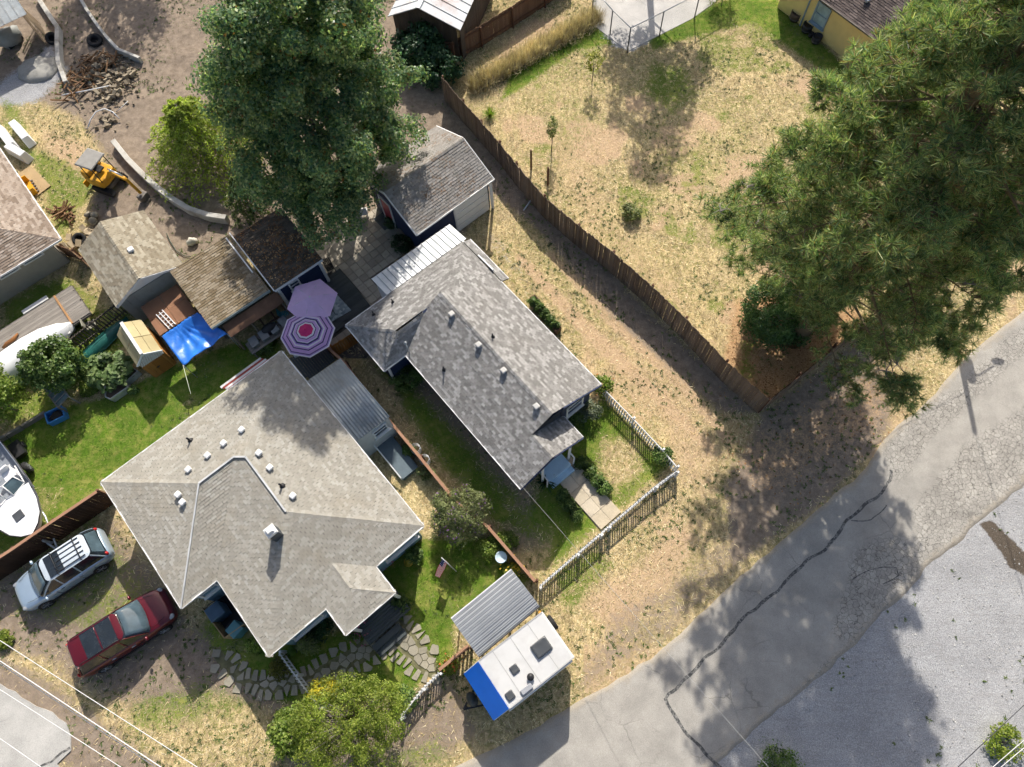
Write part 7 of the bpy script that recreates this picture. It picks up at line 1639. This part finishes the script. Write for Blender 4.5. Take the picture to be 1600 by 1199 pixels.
p = G(405, 1008); broadleaf('small_shrub', 'low green shrub between bin enclosure and cottage corner', p, [((p.x, p.y, .35), (.4, .35, .35))], 20, 60, .16, .09, lime, .03, 'shrub', limbs=4)
def hedge(label, a, b, w, h, mat, leaf=.09):
    A_, B_ = G(*a), G(*b); L = (B_-A_).length; t = thing('low_hedge', label, 'hedge', (A_+B_)/2, 0); ells = [(V3(A_.lerp(B_, f)+Vector((0, 0, h*.5))), (w/2, w/2, h*.55)) for f in np.linspace(0.08, .92, max(2, int(L/.4)))]
    P, B, CC = clump_leaves(ells, 26*len(ells), 60, .16); V, Fc = leaf_cloud(P, B, leaf); base = (A_+B_)/2; add_obj('foliage', mesh_np('foliage', V-np.array(base), Fc), mat, t)
    mb = MB()
    for e in ells: mb.tube([(e[0][0], e[0][1], -.05), (e[0][0], e[0][1], h*.6)], .02, 5)
    mb.build('stems', BARK, t, world=True)
hedge('low green hedge along the yard side of the front walk', (904, 722), (948, 768), .62, .5, mid); hedge('low shaded hedge along the house side of the front walk', (874, 772), (902, 808), .55, .45, mid)
def spiky(name, label, px, py, n, L, mat, wd=.05, cat='plant', up=.5, group=None):
    p = G(px, py); t = thing(name, label, cat, p, 0, group); a = rng.uniform(0, 6.283, n); el = rng.uniform(up*.4, 1.45, n); d = np.stack([np.cos(a)*np.cos(el), np.sin(a)*np.cos(el), np.sin(el)], 1); s = np.stack([-np.sin(a), np.cos(a), 0*a], 1)*wd; l_ = (L*rng.uniform(.6, 1.1, n))[:, None]
    m_ = d*l_*.6; e = d*l_+np.stack([0*a, 0*a, -.22*l_[:, 0]*np.cos(el)], 1); V = np.stack([-s*.5, s*.5, m_+s*.4, m_-s*.4], 1).reshape(-1, 3); V2 = np.stack([m_-s*.4, m_+s*.4, e+s*.05, e-s*.05], 1).reshape(-1, 3)
    add_obj('blades', mesh_np('blades', np.concatenate([V, V2]), np.arange(n*8).reshape(-1, 4)), mat, t)
spiky('yucca', 'spiky dark green yucca at the navy house front corner', 853, 754, 90, .75, dkg, .06); spiky('grass_clump', 'bright green grass clump beside the cedar fence in the lot', 766, 182, 160, .75, lime, .03)
for i, (px, py, m_, r_, h_, lb) in enumerate(((918, 645, slg, .62, .8, 'silvery sage shrub at the picket-fenced yard corner by the navy house'), (901, 655, mid, .45, .6, 'dark green shrub under the navy house front eave'), (1034, 716, mid, .5, .8, 'rose bush in the corner of the picket fence'), (938, 611, lime, .55, 1.1, 'climbing rose at the navy house end of picket fence'), (985, 337, olv, .55, .6, 'thin olive shrub in the middle of the dry lot'), (1127, 8, lime, 1.0, 1.4, 'bright yellow-green bush at the top by the yellow house'), (792, 848, lime, .45, .7, 'small yellow-green shrub by the divider fence corner'), (765, 857, lime, .5, .7, 'yellow-green leafy plant beside the bird bath'), (800, 893, yg, .35, .4, 'yellow flower cluster in the fence corner bed'), (628, 945, mid, .45, .6, 'leafy plant beside the porch steps'), (648, 868, mid, .4, .5, 'green shrub under the cottage front eave corner'), (700, 1040, yg, .4, .5, 'orange-flowered plant at the garden fence by flagstones'), (632, 1090, mid, .55, .6, 'dark shrub inside the picket fence beside feathery tree'), (555, 980, mid, .5, .5, 'pink-flowered plant beside the porch deck'), (500, 985, dkg, .6, .5, 'dark green shrub below cottage front window'), (630, 385, dkg, .6, .6, 'dark shrub bed beside the stump planter'), (617, 352, dkg, .45, .6, 'dark shrub beside the garage wall'), (412, 545, mid, .6, .5, 'leafy green plant below the timber frame'), (132, 585, mid, .5, .5, 'low leafy plant between pumpkin bed and round tree'), (210, 612, mid, .25, .3, 'small leafy plant at the end of raised bed'), (142, 610, lime, .45, .4, 'pale leafy vegetable patch beside the cold frame'), (1214, 1196, mid, .8, .6, 'green weedy shrub at the bottom edge of the gravel'), (1567, 1160, yg, .7, .6, 'yellow-green weeds in the bottom right corner'), (35, 590, lime, .6, .6, 'lime-green plants behind the left tree'), (665, 740, olv, .35, .5, 'small plant by the ring cages'), (640, 705, mid, .3, .5, 'small plant between ramp and divider fence'), (748, 660, mid, .35, .4, 'small shrub along the navy house side wall'), (700, 620, dkg, .35, .4, 'dark foundation shrub on the navy house side'), (10, 1000, yg, .4, .3, 'low weeds at the lower left parking edge'))):
    p = G(px, py); broadleaf('garden_shrub', lb, p, [((p.x, p.y, h_*.5), (r_, r_*.9, h_*.6))], 34, 46, r_*.42, .10, m_, .03, 'shrub', limbs=8, low=-.4, group='garden shrubs')
hedge('low leafy plants filling the wooden planter box beside the driveway', (832, 474), (870, 519), .42, .75, mid)
pink = leaf_mat('pink_blossom', [(.45, .10, .22), (.60, .20, .35)])
for px, py, n, m_, lb in ((612, 878, 40, pink, 'pink flowers under the cottage window'), (566, 988, 40, pink, 'pink flowers beside the porch deck'), (935, 607, 30, leaf_mat('orange_blossom', [(.6, .16, .06), (.7, .3, .1)]), 'orange rose blossoms at the end of the picket fence'), (803, 890, 60, leaf_mat('gold_blossom', [(.6, .42, .03), (.7, .5, .06)]), 'golden flowers in the fence corner bed'), (707, 1035, 40, MATS['orange_blossom'], 'orange flowers at the garden fence')):
    p = G(px, py); P = np.array(p)+rng.normal(0, 1, (n, 3))*np.array([.25, .25, .05])+np.array([0, 0, .55]); V, Fc = leaf_cloud(P, np.tile([0, 0, 1.0], (n, 1)), .11, .9); base = np.array(p)
    t = thing('flower_clump', lb, 'flowers', p, 0); add_obj('blossoms', mesh_np('blossoms', V-base, Fc), m_, t); mb = MB()
    for q in P[:12]: mb.tube([(q[0], q[1], 0), tuple(q)], .008, 3)
    mb.build('stems', mid, t, world=True)
# saplings in the lot
for px, py, h_, r_, m_, lb in ((925, 128, 2.3, .5, leaf_mat('sunny_yellow_leaf', [(.25, .26, .03), (.38, .36, .05), (.16, .20, .03)]), 'thin sapling with yellow leaves in front of the chain-link pen'), (862, 236, 2.6, .28, olv, 'very slender olive sapling standing in the dry lot')):
    p = G(px, py); broadleaf('sapling', lb, p, [((p.x, p.y, h_*.72), (r_, r_, h_*.34))], 24, 26, .18, .10, m_, .03, limbs=10, low=-1)
# trees just outside the view whose shade falls on the lot and the dirt yard
p = G(1020, 285)+Vector((math.cos(SUN_AZ), math.sin(SUN_AZ), 0))*(15/math.tan(SUN_EL)); p.z = 0
broadleaf('tall_tree', 'tall leafy tree beyond the top edge, shading the dry lot', p, [((p.x, p.y, 13), (1.7, 1.5, 1.7)), ((p.x, p.y, 10), (2.5, 2, 2.2)), ((p.x+1.2, p.y, 7.5), (2.6, 2, 1.8)), ((p.x-.8, p.y, 7.0), (2.3, 2, 1.6))], 220, 60, .6, .22, mid, .22, limbs=16)
p = G(185, 60)+Vector((0, 1, 0))*(10/math.tan(SUN_EL)); p.z = 0
broadleaf('shade_tree', 'spreading tree beyond the top edge, shading the dirt yard', p, [((p.x-.6, p.y+.5, 10), (4.0, 3.4, 2.8))], 170, 60, .7, .24, mid, .3, limbs=16)
p = G(200, 20)+Vector((0, 1, 0))*(9/math.tan(SUN_EL)); p.z = 0

# ================================================================== ground cover
def lay_at(name, x, y):
    ix = np.clip(np.round((x+42)/.15).astype(int)+5, 0, nx-1); iy = np.clip(np.round((y+9)/.15).astype(int)+5, 0, ny-1); return LAY[name].reshape(ny, nx)[iy, ix]
BLOCK = [[tuple(q) for q in np.array([(p[0], p[1]) for p in pl])] for pl in (
    [near_up]+up+[(up[-1][0]+d0.x*40, up[-1][1]+d0.y*40), (lo[0][0]+d0.x*40, lo[0][1]+d0.y*40)]+lo+[near_lo],)]
for pts in (LEFT_ROAD, flag_poly, [(862, 742), (895, 718), (962, 800), (934, 825)], [(928, 40), (981, 80), (1080, 30), (1150, -20), (1100, -80), (940, -60)], [(430, 520), (545, 340), (600, 322), (652, 368), (585, 437), (620, 480), (527, 560), (480, 596)]): BLOCK.append([G2(*p) for p in pts])
for f_, a, b, c, d in ((f1, .3, 11, -9.5, -.3), (f2, .4, 8.3, -5.9, -.3), (f2, -3.5, .9, -7.2, .1), (f3, -4.6, -.1, -5.1, -.2), (fa, .1, LA-.2, .1, WA-.1), (fb, .1, LB+.7, .1, WB), (fc, .2, LC-.2, .1, WC-.1), (fl, 0, LL, 0, WL), (fn, -12, -.7, -12, -.7), (fy_, 0, 9, 0, 7)): BLOCK.append([(f_(u, v).x, f_(u, v).y) for u, v in ((a, c), (b, c), (b, d), (a, d))])
def free(x, y):
    m_ = np.ones(x.shape, bool)
    for pl in BLOCK: m_ &= sdist(x, y, pl) < -0.03
    return m_
def frame_pts(n):
    x = rng.uniform(-38, 33, n); y = rng.uniform(-6, 44, n); return x, y
def blades(name, label, x, y, ln, wd, el0, el1, mat, z0=-.03, cat=None):
    n = len(x); a = rng.uniform(0, 6.283, n); el = rng.uniform(el0, el1, n); l_ = ln*rng.uniform(.5, 1.2, n); d = np.stack([np.cos(a)*np.cos(el), np.sin(a)*np.cos(el), np.sin(el)], 1)*l_[:, None]; s = np.stack([-np.sin(a), np.cos(a), 0*a], 1)*wd*.5; p = np.stack([x, y, np.full(n, z0)], 1)
    V = np.stack([p-s, p+s, p+d], 1).reshape(-1, 3); o_ = add_obj(name, mesh_np(name, V, np.arange(n*3).reshape(n, 3)), mat); return tag(o_, label, cat or 'grass', None, 'stuff')
straw = leaf_mat('straw_blade', [(.36, .27, .14), (.54, .42, .23), (.66, .54, .32), (.80, .70, .48)], .8, .2)
gblade = leaf_mat('lawn_blade', [(.07, .13, .012), (.12, .20, .02), (.19, .28, .03), (.28, .32, .07)], .6, .3)
x, y = frame_pts(420000); w = 1-np.maximum.reduce([lay_at('green', x, y), lay_at('dirt', x, y)*.9, lay_at('gravel', x, y), lay_at('litter', x, y)]); w = np.clip((w-.3)/.6, 0, 1)*(1-.75*lay_at('bare', x, y)); cl_ = fbm(x, y, 31, .9)
k_ = (w*(.25+1.1*cl_) > rng.uniform(0, 1, x.shape)); x, y = x[k_], y[k_]; k_ = free(x, y); x, y = x[k_][:130000], y[k_][:130000]
blades('dry_grass', 'matted dry straw grass over the vacant lot and driveway', x, y, .24, .030, .08, .75, straw)
x, y = frame_pts(420000); w = lay_at('green', x, y); cl_ = fbm(x, y, 41, .6); k_ = (w*(.3+1.0*cl_) > rng.uniform(0, .9, x.shape)); x, y = x[k_], y[k_]; k_ = free(x, y); x, y = x[k_][:110000], y[k_][:110000]
blades('lawn_grass', 'short green lawn grass of the two yards', x, y, .10, .026, .3, 1.3, gblade)
# weeds: small green rosettes in the straw
x, y = frame_pts(90000); w = np.maximum(1-lay_at('green', x, y)-lay_at('litter', x, y)*.6-lay_at('gravel', x, y)*.85, 0)*smooth01((fbm(x, y, 61, 3.2)-.40)*5); k_ = w*.62 > rng.uniform(0, 1, x.shape); x, y = x[k_], y[k_]; k_ = free(x, y); x, y = x[k_][:9000], y[k_][:9000]
nl = 9; xx = np.repeat(x, nl)+rng.normal(0, .035, len(x)*nl); yy = np.repeat(y, nl)+rng.normal(0, .035, len(x)*nl)
blades('weeds', 'small dark green weeds dotted through the dry grass', xx, yy, .115, .045, .15, 1.0, leaf_mat('weed_leaf', [(.07, .115, .03), (.115, .165, .045), (.17, .21, .07)]))
# tall dead grass band along the top fence
t_ = rng.uniform(0, 1, 9000); A_, B_ = G(735, 140), G(935, 28); nrm = np.array([-(B_-A_).y, (B_-A_).x])/(B_-A_).length
o2 = rng.normal(0, .28, 9000); x = A_.x+(B_.x-A_.x)*t_+nrm[0]*o2; y = A_.y+(B_.y-A_.y)*t_+nrm[1]*o2
blades('tall_dry_grass', 'band of tall dead grass below the top plank fence', x, y, 1.0, .035, .55, 1.45, straw)
# fallen needles and leaves
x, y = frame_pts(90000); k_ = lay_at('litter', x, y) > rng.uniform(.1, 1, x.shape); x, y = x[k_][:9000], y[k_][:9000]
V, Fc = leaf_cloud(np.stack([x, y, np.full(len(x), -.01)], 1), np.tile([0, 0, 3.0], (len(x), 1)), .11, .6); tag(add_obj('leaf_litter', mesh_np('leaf_litter', V, Fc), leaf_mat('rusty_leaf', [(.16, .075, .03), (.32, .17, .07), (.5, .33, .17)], .8, .1)), 'rusty fallen needles and leaves under the pine', 'litter', None, 'stuff')
# loose stones on gravel
x, y = frame_pts(60000); k_ = lay_at('gravel', x, y) > rng.uniform(.3, 1, x.shape); x, y = x[k_], y[k_]; k_ = free(x, y); x, y = x[k_][:9000], y[k_][:9000]
c_ = np.stack([x, y, np.full(len(x), -.02)], 1); s_ = (.02+.035*rng.random(len(x))**3)[:, None]; oc = np.array([[1, 0, 0], [0, 1, 0], [-1, 0, 0], [0, -1, 0], [0, 0, .9]])
V = (c_[:, None, :]+oc[None]*s_[:, None]*rng.uniform(.7, 1.3, (len(x), 5, 1))).reshape(-1, 3); b_ = np.arange(len(x))[:, None]*5; Fc = np.concatenate([b_+np.array([0, 1, 4]), b_+np.array([1, 2, 4]), b_+np.array([2, 3, 4]), b_+np.array([3, 0, 4])])
tag(add_obj('gravel', mesh_np('gravel', V, Fc), conc('loose_stone', (.26, .255, .25), (.5, .49, .47))), 'loose grey stones scattered over the gravel', 'gravel', None, 'stuff')
# brown maple leaves lying on the leafy shed roof and the patio
xs_, ys_, zs_ = [], [], []
for _ in range(900):
    u, v = random.uniform(.3, LC-.05), random.uniform(.05, WC-.05); q = fc(u, v); xs_.append(q.x); ys_.append(q.y); zs_.append(2.75-.35*(u-LC*.08)/(LC*.92)+.03)
P = np.stack([xs_, ys_, zs_], 1); k_ = fbm(P[:, 0], P[:, 1], 77, 1.1) > .46; P = P[k_]; V, Fc = leaf_cloud(P, np.tile([0, 0, 2.5], (len(P), 1)), .10, .6)
tag(add_obj('fallen_leaves', mesh_np('fallen_leaves', V, Fc), MATS['rusty_leaf']), 'brown maple leaves lying on the navy shed roof', 'leaves', None, 'stuff')
